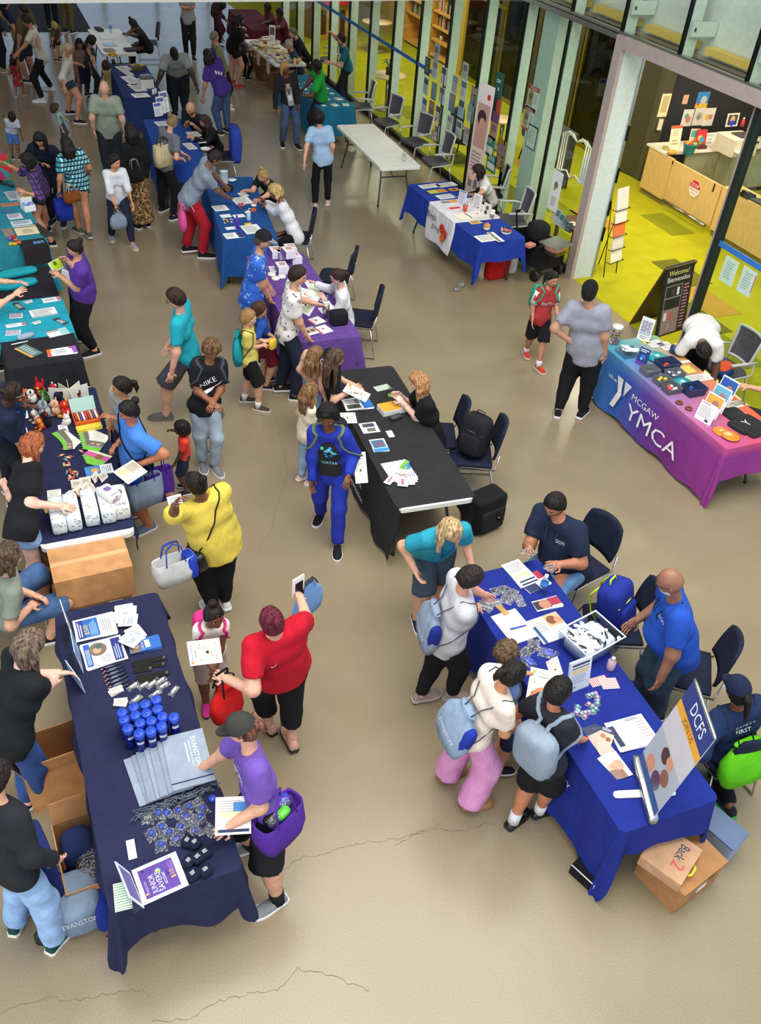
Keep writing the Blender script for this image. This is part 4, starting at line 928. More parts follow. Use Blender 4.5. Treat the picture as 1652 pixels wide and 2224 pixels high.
# PEOPLE (pixel places are where the photograph shows feet, head and hands)
K,W3,GR=('1b1b1f','e8e8e8','laces'),('e6e2de','f2f2f2','laces'),('7a7d82','eeeeee','laces')
def P(key,label,h,feet,head,clock,**k):return person(key,label,h,feet,head,clock,**k)
P('cap','woman in purple tee and dark cap reaching over grey bags',1.63,[(545,1842),(603,1962)],(530,1582),252,look=280,hl=('L',.07,.15,.05),hr=(438,1668,.80),skin='d79f83',hair=('pony','4a2c22','8a5a44',.35),shirt=('7455b0','short',.02),legs=('knee','1d1d22',1.1),shoes=('8d9094','f0f0f0','laces'),cap_=('3b3a38','33322f'),fat=1.12,hp=20,sock='1c1c1f')
P('red','woman in red tee raising her right arm, seen from behind',1.66,[(585,1585),(634,1622)],(592,1352),332,hl=(487,1472,1.02),hr=(652,1300,.93,'far'),skin='dba58c',hair=('bun','3a1020','7a2038'),shirt=('c4142c','short',.03),legs=('capri','15161a',1),shoes=('d9a58c','161616','flat'),fat=1.36,curl=(.7,.9))
P('girlpink','small girl with hair bun and pink backpack straps',1.17,[(447,1532),(476,1512)],(462,1335),172,hl=('L',-.01,.20,.06),hr=('L',.02,.20,.09),skin='6b4029',hair=('topbun','1e1512'),shirt=('efe6dc','cap',.02),legs=('knee','b7a79d',1),shoes=('d93a92','2a2a30','laces'),hd=.168,look=155,hp=5,mouth='5a2a26')
P('yellow','woman in yellow blouse with braided hair, seen from behind',1.62,[(465,1335),(490,1318)],(428,1052),335,hl=(380,1098,'near'),hr=('L',-.06,.16,.22),skin='704833',hair=('bun','17120f'),shirt=('e3cb55','half',.05),legs=('long','131317',.95),shoes=W3,fat=1.42,look=310)
P('mother','woman in bright blue tee with hair bun at the diaper table',1.6,[(298,1122),(325,1150)],(283,890),255,hl=(305,1008,.95),hr=(256,962,1.02),skin='b4734f',hair=('bun','191412'),shirt=('4a84dc','short',.03),legs=('knee','33353c',1.),shoes=('5c7086','e8d4d4','laces'),fat=1.22,hp=22)
P('girlgrey','girl in grey tee with ponytail at the diaper table',1.42,(283,1052),(268,838),235,hl=(240,905,.9),skin='bd7f58',hair=('pony','1a1412',None,.6),shirt=('a2998f','short',.02),legs=('long','3b4a66',1.,'denim'),hd=.148,look=265)
P('orange','toddler in orange tee holding something green',.93,(407,1066),(398,930),272,hr=(368,934,.60),hl=(376,1014,.42),skin='583524',hair=('locs','16110f',None,.1),shirt=('ee4a38','short',.03),legs=('knee','232c4c',1),hd=.195)
P('nike','boy in black tee and pale blue joggers clasping his hands',1.58,[(440,1012),(466,1020)],(458,756),165,hl=('L',-.005,.15,.10),hr=('L',-.005,.16,.10),skin='8a5639',hair=('mop','3a281c','8a6440'),shirt=('1d1d22','short',.03),legs=('long','a7bac8',1.05),shoes=GR,hd=.138,hp=28,curl=(.9,.9))
P('tealman','man in turquoise tee and dark shorts walking left',1.76,[(362,910),(472,905)],(385,647),285,hr=(362,762,.82),skin='d9a189',hair=('short','2b1d16'),shirt=('22a4b6','short',.03),legs=('knee','4a4652',1.1),shoes=('5e5a56','6e6a64','laces'),glasses='3a3030',hp=20)
P('kidyellow','boy in yellow tee with turquoise drawstring bag',1.27,[(530,872),(560,890)],(536,690),98,hl=(580,742,.80),hr=(572,750,.78),skin='dfab8c',hair=('short','9a7447'),shirt=('e4d670','short',.03),legs=('knee','17171b',1.1),shoes=('4a3a30','e0dcd4','laces'),hd=.162,glasses='a0b0c0',sock='e8e8e8')
P('kidblue','boy in blue tee behind the boy in yellow',1.28,(575,838),(560,672),82,hl=(592,730,.8),hr=(586,738,.8),skin='d8a080',hair=('short','4a2e1f'),shirt=('2b55b2','short',.03),legs=('knee','7c2234',1.1),hd=.162,hp=18)
P('print','man in white palm print shirt holding event sheets',1.76,[(607,850),(640,868)],(643,597),88,hl=(690,660,1.1),hr=(668,735,.84),skin='d7a083',hair=('short','291c15'),shirt=('e6e0dc','short',.04,'print','6a6a70'),legs=('long','1f2738',1.05),shoes=K,fat=1.05,look=105,hp=14)
P('polo','bearded man in blue dotted polo and black cap',1.76,(552,778),(568,520),95,hr=(585,652,.85),skin='cf957a',hair=('buzz','4a4038'),shirt=('2d62c6','short',.06,'print','a9c4ee'),legs=('long','ab977a',1.1),cap_=('1a1a1c','8a8a8c'),fat=1.25,beard='8d7c6e',hp=16)
P('purple','woman in purple tee and black leggings reading a booklet',1.6,[(188,742),(207,770)],(165,538),262,hr=(147,566,1.30),hl=(128,598,1.06),skin='d39a79',hair=('bun','1d1614'),shirt=('5c389a','short',.02),legs=('long','131318',.95),shoes=K,fat=1.58,hp=18)
P('whiteshirt','seated woman in white shirt at the purple table',1.62,None,(735,600),265,seat=(752,692,.52),hr=(682,614,.88),hl=(706,652,.84),skin='e0b1a0',hair=('pony','33221c',None,.4),shirt=('e7e5e9','long',.03),legs=('long','23242a',1),glasses='5a4a46',hp=18)
P('girlpeach','girl in peach top with long brown hair by the purple table',1.30,(672,925),(682,772),55,skin='ddaa90',hair=('long','6a4a33','a07850',1.1),shirt=('d8a68e','cap',.02),legs=('long','6c86a4',1,'denim'),hd=.155)
P('girlblack','girl in black tee with very long dark hair holding a bingo sheet',1.5,(712,955),(725,778),75,hl=(772,838,.95),hr=(765,846,.92),skin='d9a58c',hair=('long','2b1d17','6a5040',1.5),shirt=('17171a','short',.03),legs=('long','23283a',1,'denim'),hd=.142)
P('girlcream','girl in cream ruffled top with long brown hair',1.27,[(653,1042),(672,1052)],(670,852),65,hr=(672,930,.62),skin='dcaa8e',hair=('long','5c3d2a','9a7048',1.15),shirt=('eee0c8','cap',.03),legs=('long','8ea3ba',1.1,'denim'),shoes=('e2c4c0','f0e8e4','laces'),hd=.158)
P('hoodie','boy in bright blue hoodie and sweatpants walking forward',1.62,[(697,1122),(732,1192)],(712,902),188,hr=('L',.10,.12,-.02),hl=('L',.12,.14,.08),skin='6c4229',hair=('curly','14100e',None,.1),shirt=('2636a6','long',.04),legs=('long','2636a6',1.1),shoes=('1b1b1e','e6e0de','laces'),hd=.140,hp=15)
P('seatblack','seated woman in black tee with strawberry blond hair',1.66,None,(912,828),250,look=265,seat=(940,950,.52),hl=(872,872,.88),hr=(868,858,.90),skin='ecc0ae',hair=('wavy','96603a','d09a68',.95),shirt=('17171a','short',.03),legs=('long','15151a',1),fat=1.15,hp=24)
P('greytee','man in grey tee and black cap with hand on hip, seen from behind',1.83,[(1210,902),(1260,905)],(1279,634),6,hl='hip',hr=(1312,772,.92),skin='b98b71',hair=('buzz','1b1614'),shirt=('9898a6','short',.05),legs=('long','17171b',1.0),shoes=K,cap_=('1a1a1c','1a1a1c'),fat=1.22)
P('faith','child in red and white tee walking with green backpack',1.32,[(1140,770),(1167,802)],(1197,604),150,hl=(1210,690,.75),skin='b98266',hair=('pony','17120f',None,.9),shirt=('aa3636','short',.03),legs=('knee','16161a',1.1),shoes=('c8402e','ece6e0','laces'),hd=.158,look=140,sock='e8e8e8')
P('bent','man in white tee bending down behind the gradient table',1.78,(1476,852),(1527,758),165,skin='6a4836',hair=('buzz','1c1512'),shirt=('ebe7e5','short',.03),legs=('long','17171b',1),hp=55,fat=1.15)
P('edge','seated person in blue at the right edge reaching toward leaflets',1.7,None,(1742,800),262,seat=(1700,925,.52),hl=(1606,838,.82),skin='d9a184',shirt=('2f5fc0','short',.03),legs=('long','37343a',1))
P('tealpolo','woman in teal polo with wavy blond hair and blue lanyard',1.63,[(903,1352),(938,1325)],(978,1148),148,hl=(1024,1232,.80),hr=(902,1242,.84),skin='dda687',hair=('wavy','a87c4e','dcc090',1.05),shirt=('2a9ab2','short',.03),legs=('knee','434f5d',1.),shoes=('1c2436','e8e8e8','laces'),fat=1.15,hp=25)
P('greybag','woman in grey tee and black leggings with drawstring bag, at royal blue table',1.62,[(910,1522),(978,1515)],(1016,1254),68,hl=(1052,1292,.95),hr=(1040,1318,.92),skin='d89a80',hair=('short','251c1a'),shirt=('c4c2c8','short',.05),legs=('long','141418',.95),shoes=('9c8c86','b8aca4','laces'),fat=1.25,hp=30)
P('kidolive','small child with tousled brown hair and olive backpack',1.18,(1072,1668),(1096,1420),55,skin='d9a080',hair=('mop','463528','7a6048'),shirt=('6c8ccc','short',.03),legs=('knee','2a3550',1),hd=.168)
P('cream','girl in cream tee and pink flared pants with drawstring bag',1.58,[(968,1690),(1018,1752)],(1108,1464),52,hl=(1152,1462,.95),hr=(1122,1572,.85),skin='cf9169',hair=('pony','1b1513',None,.35),shirt=('eedecf','short',.03),legs=('long','df98ca',1.9),shoes=('a57d54','8e6a46','clog'),hp=25)
P('boyblack','boy in black tee and basketball shorts with grey backpack',1.5,[(1112,1790),(1168,1768)],(1208,1502),32,hl=(1162,1508,.98),hr=(1268,1610,.8),skin='c37e5c',hair=('short','16120f'),shirt=('292b33','short',.03),legs=('knee','1a1a1e',1.15),shoes=('17171a','202024','clog'),hd=.142,sock='eeeeee',hp=20)
P('navy','heavy seated man in navy polo handing out packets',1.82,None,(1207,1092),207,seat=(1230,1222,.53),hr=(1148,1192,.88),hl=(1214,1226,.86),skin='b77a5c',hair=('short','16120f'),shirt=('1f2a42','short',.03),legs=('long','6388b2',1.05,'denim'),fat=1.42,belly=.5,hp=28,beard='2a1e18',shw=1.05)
P('bald','bald man in royal blue polo with glasses and lanyard',1.76,[(1378,1548),(1422,1560)],(1460,1264),243,look=258,hl=(1432,1478,.82),hr=(1380,1348,.95),skin='8c5f48',hair=('bald','6a6058'),shirt=('2250b4','short',.05),legs=('long','2d4358',1.05,'denim'),fat=1.3,belly=.7,beard='cfcfcf',glasses='2a2628',hp=14)
P('navycap','seated woman in navy cap and jacket with lime drawstring bag',1.65,[(1578,1762),(1562,1722)],(1604,1502),308,seat=(1592,1628,.53),hl=(1482,1652,.82),hr=(1500,1610,.82),skin='7b4d35',hair=('pony','14100f',None,.9),shirt=('1d2f55','long',.03),legs=('long','17181d',1),cap_=('1b2440','161d36'),shoes=('26282c','2fae4a','laces'))
P('braids','woman with braids and glasses in navy jacket at left edge',1.64,(28,1085),(24,852),85,hl=(52,884,1.15),hr=(48,890,1.1),skin='5b3727',hair=('braids','2a1b17'),shirt=('1e2944','long',.03),legs=('long','22252e',1),glasses='c0c4c8',fat=1.1)
P('redhead','red haired woman in black tee and denim shorts',1.64,[(90,1288),(80,1312)],(68,962),85,hr=(132,1100,.98),hl=(8,1050,.9),skin='ecb8a1',hair=('wavy','843f24','bb6a3e',1.05),shirt=('1c1c20','short',.03),legs=('short','7c9abf',1,'denim'),shoes=('4a3a2c','2a221c','laces'),hp=28,fat=1.1,curl=(.5,.2))
P('curly','seated man with curly hair in grey tee and denim shorts',1.76,[(112,1392),(100,1318)],(12,1212),84,seat=(14,1322,.53),hl=(72,1292,.66),hr=(66,1318,.62),skin='d8a284',hair=('curly','2d211b','6a5440',.35),shirt=('8a9084','short',.03),legs=('knee','3e5e8a',1,'denim'),shoes=K,kneeout=.1)
P('longbrown','woman with long brown hair in black tee and jeans',1.66,[(62,1752),(88,1742)],(58,1400),82,hl=(128,1462,.95),hr=(120,1482,.92),skin='e8b9a4',hair=('long','4a382b','8a7462',1.45),shirt=('1b1e20','short',.03),legs=('long','2b4a88',1,'denim'),fat=1.15,hp=30)
P('sweater','woman in black sweater and light blue jeans at lower left',1.64,[(38,2012),(122,2052)],(-14,1690),62,hr=(118,1868,.86),hl=(60,1850,.8),skin='d9a184',hair=('pony','241a16',None,1.2),shirt=('24272b','long',.02),legs=('long','91b2dc',1.35,'denim'),shoes=('1f4a44','f0eee8','laces'),toe=(40,58))
P('tealedge','person in teal tee gesturing with both hands at left edge',1.66,(-22,800),(-34,560),75,hl=(36,612,1.2),hr=(34,638,1.12),skin='e0ab90',hair=('short','4a3a2c'),shirt=('2aa4ba','short',.03))
P('bald2','bald man in grey green shirt seen from behind',1.78,(248,390),(226,192),5,skin='d8a48b',hair=('bald','8a7868'),shirt=('98a190','short',.06),legs=('long','2a2c34',1),fat=1.25)
P('leopard','woman in black top and leopard print skirt',1.62,(310,494),(284,284),330,skin='c98f72',hair=('wavy','191412',None,.9),shirt=('17181b','long',.02),legs=('skirt','ad8858',.46,'spots','3a2414'),fat=1.1)
P('boywhite','boy in white sweatshirt and navy joggers holding a clear bag',1.46,[(243,518),(288,536)],(246,350),168,hr=(252,452,.66),hl=(289,448,.66),skin='cf946f',hair=('short','1d1613'),shirt=('e4e4ea','half',.03),legs=('long','262c40',1.1),shoes=('a89aa8','e6dca0','laces'),hd=.148,look=130)
P('tote','woman in grey tee with canvas tote on her back',1.66,[(352,460),(376,478)],(373,264),45,hl=(400,335,.95),hr=(396,345,.95),skin='d8a083',hair=('bun','8a7048'),shirt=('6d7077','short',.02),legs=('long','17171b',1),hp=24)
P('redpants','man in grey tee and red track pants leaning over the table',1.8,[(405,550),(440,560)],(464,342),82,hr=(503,438,.82),hl=(500,420,.82),skin='8a5d45',hair=('buzz','221a16'),shirt=('8d96a6','short',.05),legs=('long','ad1d2d',1.15),shoes=K,fat=1.12,hp=28)
P('bald3','bald bearded seated man in black tee at royal blue table',1.75,None,(414,234),215,seat=(428,288,.52),hr=(405,268,.85),hl=(425,275,.82),skin='c79377',hair=('bald','2a201a'),shirt=('1f2022','short',.02),beard='241a16',hp=20)
P('seathair','seated woman with long wavy dark hair in black',1.64,None,(446,262),250,seat=(468,312,.52),hl=(420,300,.82),skin='c58e74',hair=('wavy','281b18','4a3430',1.1),shirt=('18191d','long',.02))
P('updo','seated woman in black scrubs with blond updo',1.64,None,(573,380),238,seat=(596,432,.52),hr=(532,414,.84),hl=(560,434,.82),skin='d8a283',hair=('topbun','9e784a','c8a468'),shirt=('1f2126','short',.03),hp=20)
P('curlyblond','seated woman in white sweater with blond curls',1.66,None,(600,416),262,seat=(642,512,.53),hl=(578,446,.85),hr=(575,436,.85),skin='7b4d35',hair=('curly','a8824a','dcbc7c',.35),shirt=('e8e5e9','long',.03),legs=('long','17171b',1),fat=1.15,hp=25)
P('lightblue','woman in pale blue tee and black pants walking away',1.63,[(684,452),(711,445)],(692,256),355,hl=(660,355,.82),skin='d8a48a',hair=('curly','15110f',None,.2),shirt=('a6c6e8','short',.03),legs=('long','15151a',.95),shoes=('dcc4bc','eee6e2','laces'))
P('locs','woman with blond locs in black jacket, grey top and jeans',1.7,[(613,316),(645,322)],(617,147),168,skin='6b4330',hair=('locs','9e7838','d0a860',.55),shirt=('232327','long',.03),legs=('long','3e4f70',1.15,'denim'),shoes=K,glasses='3a2a26',look=140)
P('green','man in green tee with beard and glasses facing left',1.76,(692,305),(689,142),272,hl=(648,208,1.0),hr=(652,200,1.0),skin='4a2e22',hair=('short','14100e'),shirt=('1d983c','short',.05),legs=('long','20242c',1),beard='14100e',glasses='2a2628',fat=1.2)
P('tealraise','man in dark teal polo raising one hand by the glass',1.78,(748,236),(743,84),265,hr=(711,66,1.72),hl=(716,136,1.1),skin='d49b81',hair=('short','291b15'),shirt=('1e6276','short',.04),legs=('long','1e2230',1),hp=5)
P('purpletee','woman in purple tee and jeans with long dark hair',1.66,(487,292),(452,120),325,skin='b07a5e',hair=('wavy','281917',None,.8),shirt=('49338a','short',.02),legs=('long','394f78',1.05,'denim'),fat=1.15)
P('vest','older person in olive top standing behind the woman in purple',1.64,(488,236),(464,80),80,skin='cf9a80',hair=('short','8a7860'),shirt=('86866a','short',.02),legs=('long','1c1c22',1),shoes=W3)
P('leanblack','woman in black with bare legs leaning over the book table',1.68,[(503,185),(514,190)],(520,42),62,hl=(556,78,.88),hr=(550,82,.88),skin='d6a188',hair=('long','1d1615',None,.7),shirt=('191a1e','short',.04),legs=('short','1a1b1f',1),shoes=('b03a34','d86a5c','laces'),fat=1.15)
P('childgrey','child in grey tee at the book table',1.2,(534,172),(524,86),60,hl=(545,108,.7),skin='cf9a80',hair=('short','2a1e18'),shirt=('56565c','short',.02),legs=('long','1b1b20',1),hd=.16)
P('maroon1','seated person in maroon shirt and hat, left of two, far end',1.75,None,(582,16),252,seat=(594,66,.52),hl=(560,55,.85),skin='5a3a2c',hair=('short','17120f'),shirt=('5a2236','short',.02),fat=1.2)
P('maroon2','seated person in maroon shirt nearest the glass, far end',1.75,None,(608,28),258,seat=(620,78,.52),hl=(585,62,.85),skin='5a3a2c',hair=('short','17120f'),shirt=('5a2236','short',.02),fat=1.2)
P('maroon3','person in dark maroon jacket beside the maroon table',1.7,(470,102),(482,12),80,skin='7a5444',hair=('short','1c1512'),shirt=('40182a','long',.02),legs=('long','30141e',1))
P('greyhair','seated woman with grey hair at the book table',1.62,None,(628,96),262,seat=(650,150,.52),hl=(640,148,.8),skin='c99680',hair=('bun','9a8e80','c8beb0'),shirt=('2c3550','short',.02))
P('darkolder','seated older person in black behind the book table',1.7,None,(637,70),258,seat=(664,122,.52),skin='cf9e88',hair=('short','6a5a48'),shirt=('1b1b20','long',.02))
P('whitetee','seated woman in white tee with dark curls, chin on hand',1.64,None,(1040,372),262,seat=(1066,428,.52),hr=(1021,386,1.06),hl=(1032,428,.82),skin='d49b85',hair=('curly','271b17',None,.45),shirt=('eae6e8','short',.03),legs=('long','23242a',1),glasses='3a2c28')
P('bunseat','seated woman in black with tall hair bun at the far white table',1.66,None,(290,50),262,seat=(320,100,.52),hl=(266,74,.95),hr=(268,80,.92),skin='573626',hair=('topbun','17120f'),shirt=('1c1a1e','short',.02),legs=('long','17171b',1),fat=1.2,hp=30)
P('biggrey','large man in light grey tee at the far navy table',1.8,(392,252),(378,116),352,hl=(338,192,.8,'far'),hr=(428,190,.9,'far'),skin='4a3024',hair=('buzz','1a1512'),shirt=('9ca1a1','short',.05),legs=('long','23262e',1),fat=1.5)
P('folded','man in grey tee standing with folded arms at the far end',1.76,[(405,126),(421,130)],None,178,hl='cross',hr='cross',skin='b98570',hair=('short','2a1e18'),shirt=('8d8d90','short',.03),legs=('long','1b1b20',1))
P('whiteman','man in white tee and black pants bending toward a girl',1.76,[(93,222),(112,196)],(60,44),282,hl=(37,116,.98),hr=(100,142,.85),skin='ae795c',hair=('mop','221813'),shirt=('cec7bf','short',.03),legs=('long','18181c',1),shoes=W3,hp=25)
P('reddress','little girl in red patterned dress holding a hand',.95,[(36,214),(52,211)],(28,135),20,hr=(37,116,.95),skin='a06a50',hair=('short','1c1512'),shirt=('9a2c36','none',.02,'print','d8a890'),legs=('skirt','9a2c36',.26,'print','d8a890'),hd=.19,shoes=('d8b8a0','c8a890','laces'))
P('blonde','blond woman in white blouse and denim shorts',1.66,[(150,250),(168,268)],(146,106),95,hr=(140,190,.78),hl=(172,140,1.0),skin='ce8b6f',hair=('pony','cfa566','efd8a8',.7),shirt=('e0d8d2','half',.03),legs=('short','2b3545',1,'denim'),shoes=K,fat=1.1)
P('girlmauve','girl in mauve top with long black hair, far left',1.36,(184,212),(172,94),170,skin='8a5a44',hair=('long','15110f',None,.8),shirt=('ac877d','none',.02),legs=('skirt','20243c',.30),hd=.155)
P('boydark','boy in dark grey tee with bowl haircut, far left',1.42,[(190,213),(208,214)],(197,89),65,hl=(205,150,.8),hr=(210,155,.8),skin='b9866c',hair=('mop','15110f'),shirt=('393b3f','short',.02),legs=('long','2b2b2d',1.1),hd=.152,hp=20)
P('yellowdress','small child in yellow dress with dark curls',.98,(243,228),(230,143),20,skin='6f4836',hair=('curly','34231b',None,.15),shirt=('c6b575','none',.02),legs=('skirt','c6b575',.3),hd=.185)
P('blondchild','blond child in brown vest, far left',1.08,(129,132),(119,56),300,skin='c48e74',hair=('short','b4965c'),shirt=('585446','short',.02),legs=('knee','34302c',1),hd=.175)
P('navydress','woman in navy dress at the far left',1.66,[(28,126),(40,118)],(10,8),80,skin='b98a74',hair=('short','2a1e1a'),shirt=('283050','short',.02),legs=('short','232a48',1))
P('olive','man in olive tee and dark shorts, far left',1.8,(67,178),(52,20),300,skin='9a705a',hair=('short','2a1e18'),shirt=('585034','short',.03),legs=('knee','23283a',1),fat=1.2)
P('suit','person in dark suit standing on the entrance mat',1.76,(116,64),None,10,skin='a87a62',shirt=('24262c','long',.04),legs=('long','1a1c22',1))
P('brownclothes','person in brown clothes at the edge of the entrance mat',1.74,(150,72),None,30,skin='a87a62',shirt=('74643f','long',.03),legs=('long','6a5838',1))
P('darkedge','dark clothed person at the far left edge of the frame',1.72,(4,156),None,60,skin='a87a62',shirt=('191b24','long',.03),legs=('long','171920',1),shoes=('8a8a5a','c8c4a8','laces'))
P('stripetoddler','toddler in striped tee and blue shorts seen from behind',.96,(36,346),(26,254),5,hl=(3,246,.72),skin='6a442f',hair=('buzz','17120f'),shirt=('a4b2c8','short',.02,'stripes','d4dae4'),legs=('knee','4c74b2',1),hd=.19)
P('minttoddler','toddler in mint top with brown curls',.86,(138,312),(118,236),85,hl=(148,262,.5),skin='d2a086',hair=('curly','46342a',None,.1),shirt=('8cb6ae','half',.02),legs=('long','4a4a50',1),hd=.2)
P('sunglasses','woman with long black hair and sunglasses on her head looking at a phone',1.63,(128,486),(86,300),200,hr=(92,352,1.02),hl=(104,350,1.02),skin='cc9276',hair=('wavy','17120f',None,.95),shirt=('1b2133','half',.02),legs=('long','1b2133',1),hp=35)
P('plaid','woman in purple plaid shirt and shorts at the prize wheel',1.6,[(103,506),(114,534)],(62,350),282,hr=(14,356,1.2),hl=(52,416,.9),skin='c98d6e',hair=('curly','191311',None,.35),shirt=('6c3a86','half',.03,'plaid','2a2148'),legs=('short','38343a',1),shoes=K,hp=15)
P('tealplaid','woman in off shoulder teal plaid dress with brown purse',1.66,[(174,506),(195,518)],(146,314),338,hr=(192,372,.95),skin='c68967',hair=('long','1d1613',None,.85),shirt=('1f96a6','short',.14,'plaid','d4ecec'),legs=('short','1f96a6',1,'plaid','d4ecec'),shoes=('5a5c5e','d8d8d8','laces'))
# THINGS ON AND AROUND THE TABLES
Z=ZT+.006
def put(mb,name,label,cat,px,py,z,rz=0.,group=None,loc=None):
 return tag(mb.obj(name,loc=A(px,py,z)if loc is None else loc,rz=rz),label,cat,group)
def root_at(name,label,cat,px,py,z,rz=0.,group=None):return empty(name,A(px,py,z),rz,label,cat,group)
def ang(p,q,z=0.):
 a,b=A(*p,z),A(*q,z);return math.atan2(b[1]-a[1],b[0]-a[0])
def obox(mb,l,w,h,r=.0,z=0.):
 if r:mb.prism(rrect(l,w,r,3),z,z+h)
 else:mb.box((0,0,z+h/2),(l,w,h))
 return mb
def stand(name,label,cat,pl,pr,z,h,lean=.12,prints=(),col='f0f0f0',th=.006,group=None,leg=True,clear=False):
 a,b=A(*pl,z),A(*pr,z);ctr=(a+b)/2;u=nz(b-a);n=np.cross(u,UP);up=nz(UP-n*math.sin(lean));w=np.linalg.norm(b-a)
 t=empty(name,ctr,0,label,cat,group);mb=MB().m(mat(col,'paper'));q=[(-u*w/2),(u*w/2),(u*w/2+up*h),(-u*w/2+up*h)];mb.slab(*q,th,-nz(np.cross(u,up)))
 sheet(mb,q[3],q[2],q[0],prints,.0008);mb.obj('panel',t)
 if leg:MB().m(mat('f4f8fa','clear')).slab(q[0]-n*.0,q[1],q[1]-n*h*.32,q[0]-n*h*.32,.004,UP).obj('clear_foot',t)
 return t
def poster(pa,pb,pd,X,label,prints,col='dfe2dc',name='poster',cat='poster',group='notices taped to the glass wall',th=.004):
 a,b,d=WX(*pa,X),WX(*pb,X),WX(*pd,X);h=a[2]-d[2];w=abs(b[1]-a[1]);c=np.array([X,(a[1]+b[1])/2,(a[2]+d[2])/2])
 mb=MB().m(mat(col,'paper'));mb.box((0,0,0),(th,w,h));sheet(mb,np.array([-th/2,w/2,h/2]),np.array([-th/2,-w/2,h/2]),np.array([-th/2,w/2,-h/2]),prints,.0008)
 return tag(mb.obj(name,loc=c),label,cat,group)
def film_geo(mb,l,w,h,seed):
 r=random.Random(seed);V=[];F=[];n,m=10,7
 for i in range(n):
  for j in range(m):
   u,v=-1+2*i/(n-1),-1+2*j/(m-1);e=(1-u**4)*(1-v**4);V.append((u*l/2*(1+r.uniform(-.06,.06)),v*w/2*(1+r.uniform(-.06,.06)),.004+h*e*(.65+r.uniform(-.3,.35))))
 k=len(V);V+=[(x,y,.001+.001*(i%2))for i,(x,y,z_)in enumerate(V)]
 for i in range(n-1):
  for j in range(m-1):
   q=(i*m+j,(i+1)*m+j,(i+1)*m+j+1,i*m+j+1);F+=[q,tuple(k+a for a in q[::-1])]
 mb.add(V,F,False)
def film(label,px,py,z,rz,l,w,h,inner,group,seed,name='film_packet',cat='packet'):
 t=root_at(name,label,cat,px,py,z,rz,group);mb=MB().m(mat('f6f8fa','film'));film_geo(mb,l,w,h,seed);mb.obj('film',t)
 if inner is not None:inner(t)
 return t
def sideways(pts3,z):return pts3
def quad_page(name,label,cat,q,z,prints=(),top='left',**k):
 """q: image quad (top-left, top-right, bottom-right, bottom-left); top: which image side carries the head of the page"""
 tl,tr,brr,bl=q
 a,b,d={'up':(tl,tr,bl),'left':(bl,tl,brr),'right':(tr,brr,tl),'down':(brr,bl,tr)}[top];return page(name,label,cat,a,b,d,z,prints,**k)
BL_,DB,LG='1f5fae','22306e','9a9aa0'
# navy table, lower left (L1)
quad_page('flyer','white flyer with blue panel and yellow 500 dollar figure on the navy table','flyer',[(157,1351),(241,1327),(257,1374),(168,1397)],Z,[('r',.08,.06,.92,.58,'2a66b4'),('r',.08,.06,.92,.22,'243a86'),('l',.16,.09,.84,.2,2,'e8e8f0'),('t',.22,.33,.12,'$500','e8c860'),('l',.14,.37,.86,.55,5,'9cc0ea'),('l',.2,.66,.8,.9,5,LG)],top='left',n=4,th=.0025,fan=.02)
quad_page('flyer','white flyer with round photo of people on the navy table','flyer',[(174,1403),(260,1383),(275,1427),(188,1457)],Z,[('r',.06,.05,.94,.2,'2a5cae'),('l',.12,.08,.88,.18,3,'c8d8f0'),('c',.66,.38,.26,'7a6a5a'),('c',.62,.36,.12,'c99a7c'),('c',.76,.42,.10,'4a6a5a'),('l',.1,.42,.5,.66,6,LG),('r',.06,.72,.94,.95,'27327a'),('l',.12,.76,.8,.92,3,'b8c4ec')],top='left',n=4,th=.0025,fan=-.02)
for i,(x,y,a_)in enumerate([(270,1326,.1),(276,1330,-.05),(268,1338,.25),(278,1348,-.1)]):
 mb=MB().m(mat('e3e6e8','paper'));obox(mb,.12,.14,.008,.006);sheet(mb,(-.05,.05,.0085),(.05,.05,.0085),(-.05,-.05,.0085),[('t',.05,.3,.14,'EVANSTON','5a6478',.9),('l',.1,.5,.9,.9,3,'8a94a4')]);put(mb,'wipe_packet','white printed wipe packet in the pile farthest up the navy table','packet',x,y,Z+.009*i,a_+1.4,'upper wipe packets')
for i,(x,y,a_)in enumerate([(290,1385,.5),(294,1376,.3),(284,1390,.75)]):
 mb=MB().m(mat('e0e4e6','paper'));obox(mb,.12,.14,.008,.006);sheet(mb,(-.05,.05,.0085),(.05,.05,.0085),(-.05,-.05,.0085),[('t',.05,.3,.14,'EVANSTON','5a6478',.9),('l',.1,.5,.9,.9,3,'8a94a4')]);put(mb,'wipe_packet','white printed wipe packet on the blue leaflets of the navy table','packet',x,y,Z+.016+.009*i,a_,'lower wipe packets')
quad_page('leaflet','stack of blue leaflets with photo beside the wipe packets','leaflet',[(277,1398),(345,1377),(352,1405),(285,1424)],Z,[('r',0,0,1,.32,'7a6a58'),('c',.5,.2,.2,'c79a78'),('r',0,.32,1,1,'2a63b4'),('t',.1,.45,.08,'CHECKING','e0c878',.8),('r',.2,.5,.8,.66,'f0f0f0'),('l',.15,.75,.85,.95,4,'9cbcec')],top='left',n=4,th=.004,fan=.04,col='2a5aa8')
stand('sign_holder','tall clear sign holder at the far end of the navy table','sign',(166,1402),(150,1352),Z,.26,.1,[('r',.08,.06,.92,.94,'8a8a92'),('l',.15,.2,.85,.8,6,'e8e8ec')],'d4d8dc')
stand('sign_holder','blue backed sign holder behind the white flyers','sign',(182,1462),(172,1412),Z,.24,.12,[('r',.06,.06,.94,.5,'5f86c0'),('l',.15,.55,.85,.9,5,'6a7a9a')],'b8c8dc')
stand('sign_holder','pale sign holder facing the seats of the navy table','sign',(152,1462),(184,1506),Z,.15,-.1,[('l',.1,.12,.9,.9,7,'9cb4d0')],'c8dcf0')
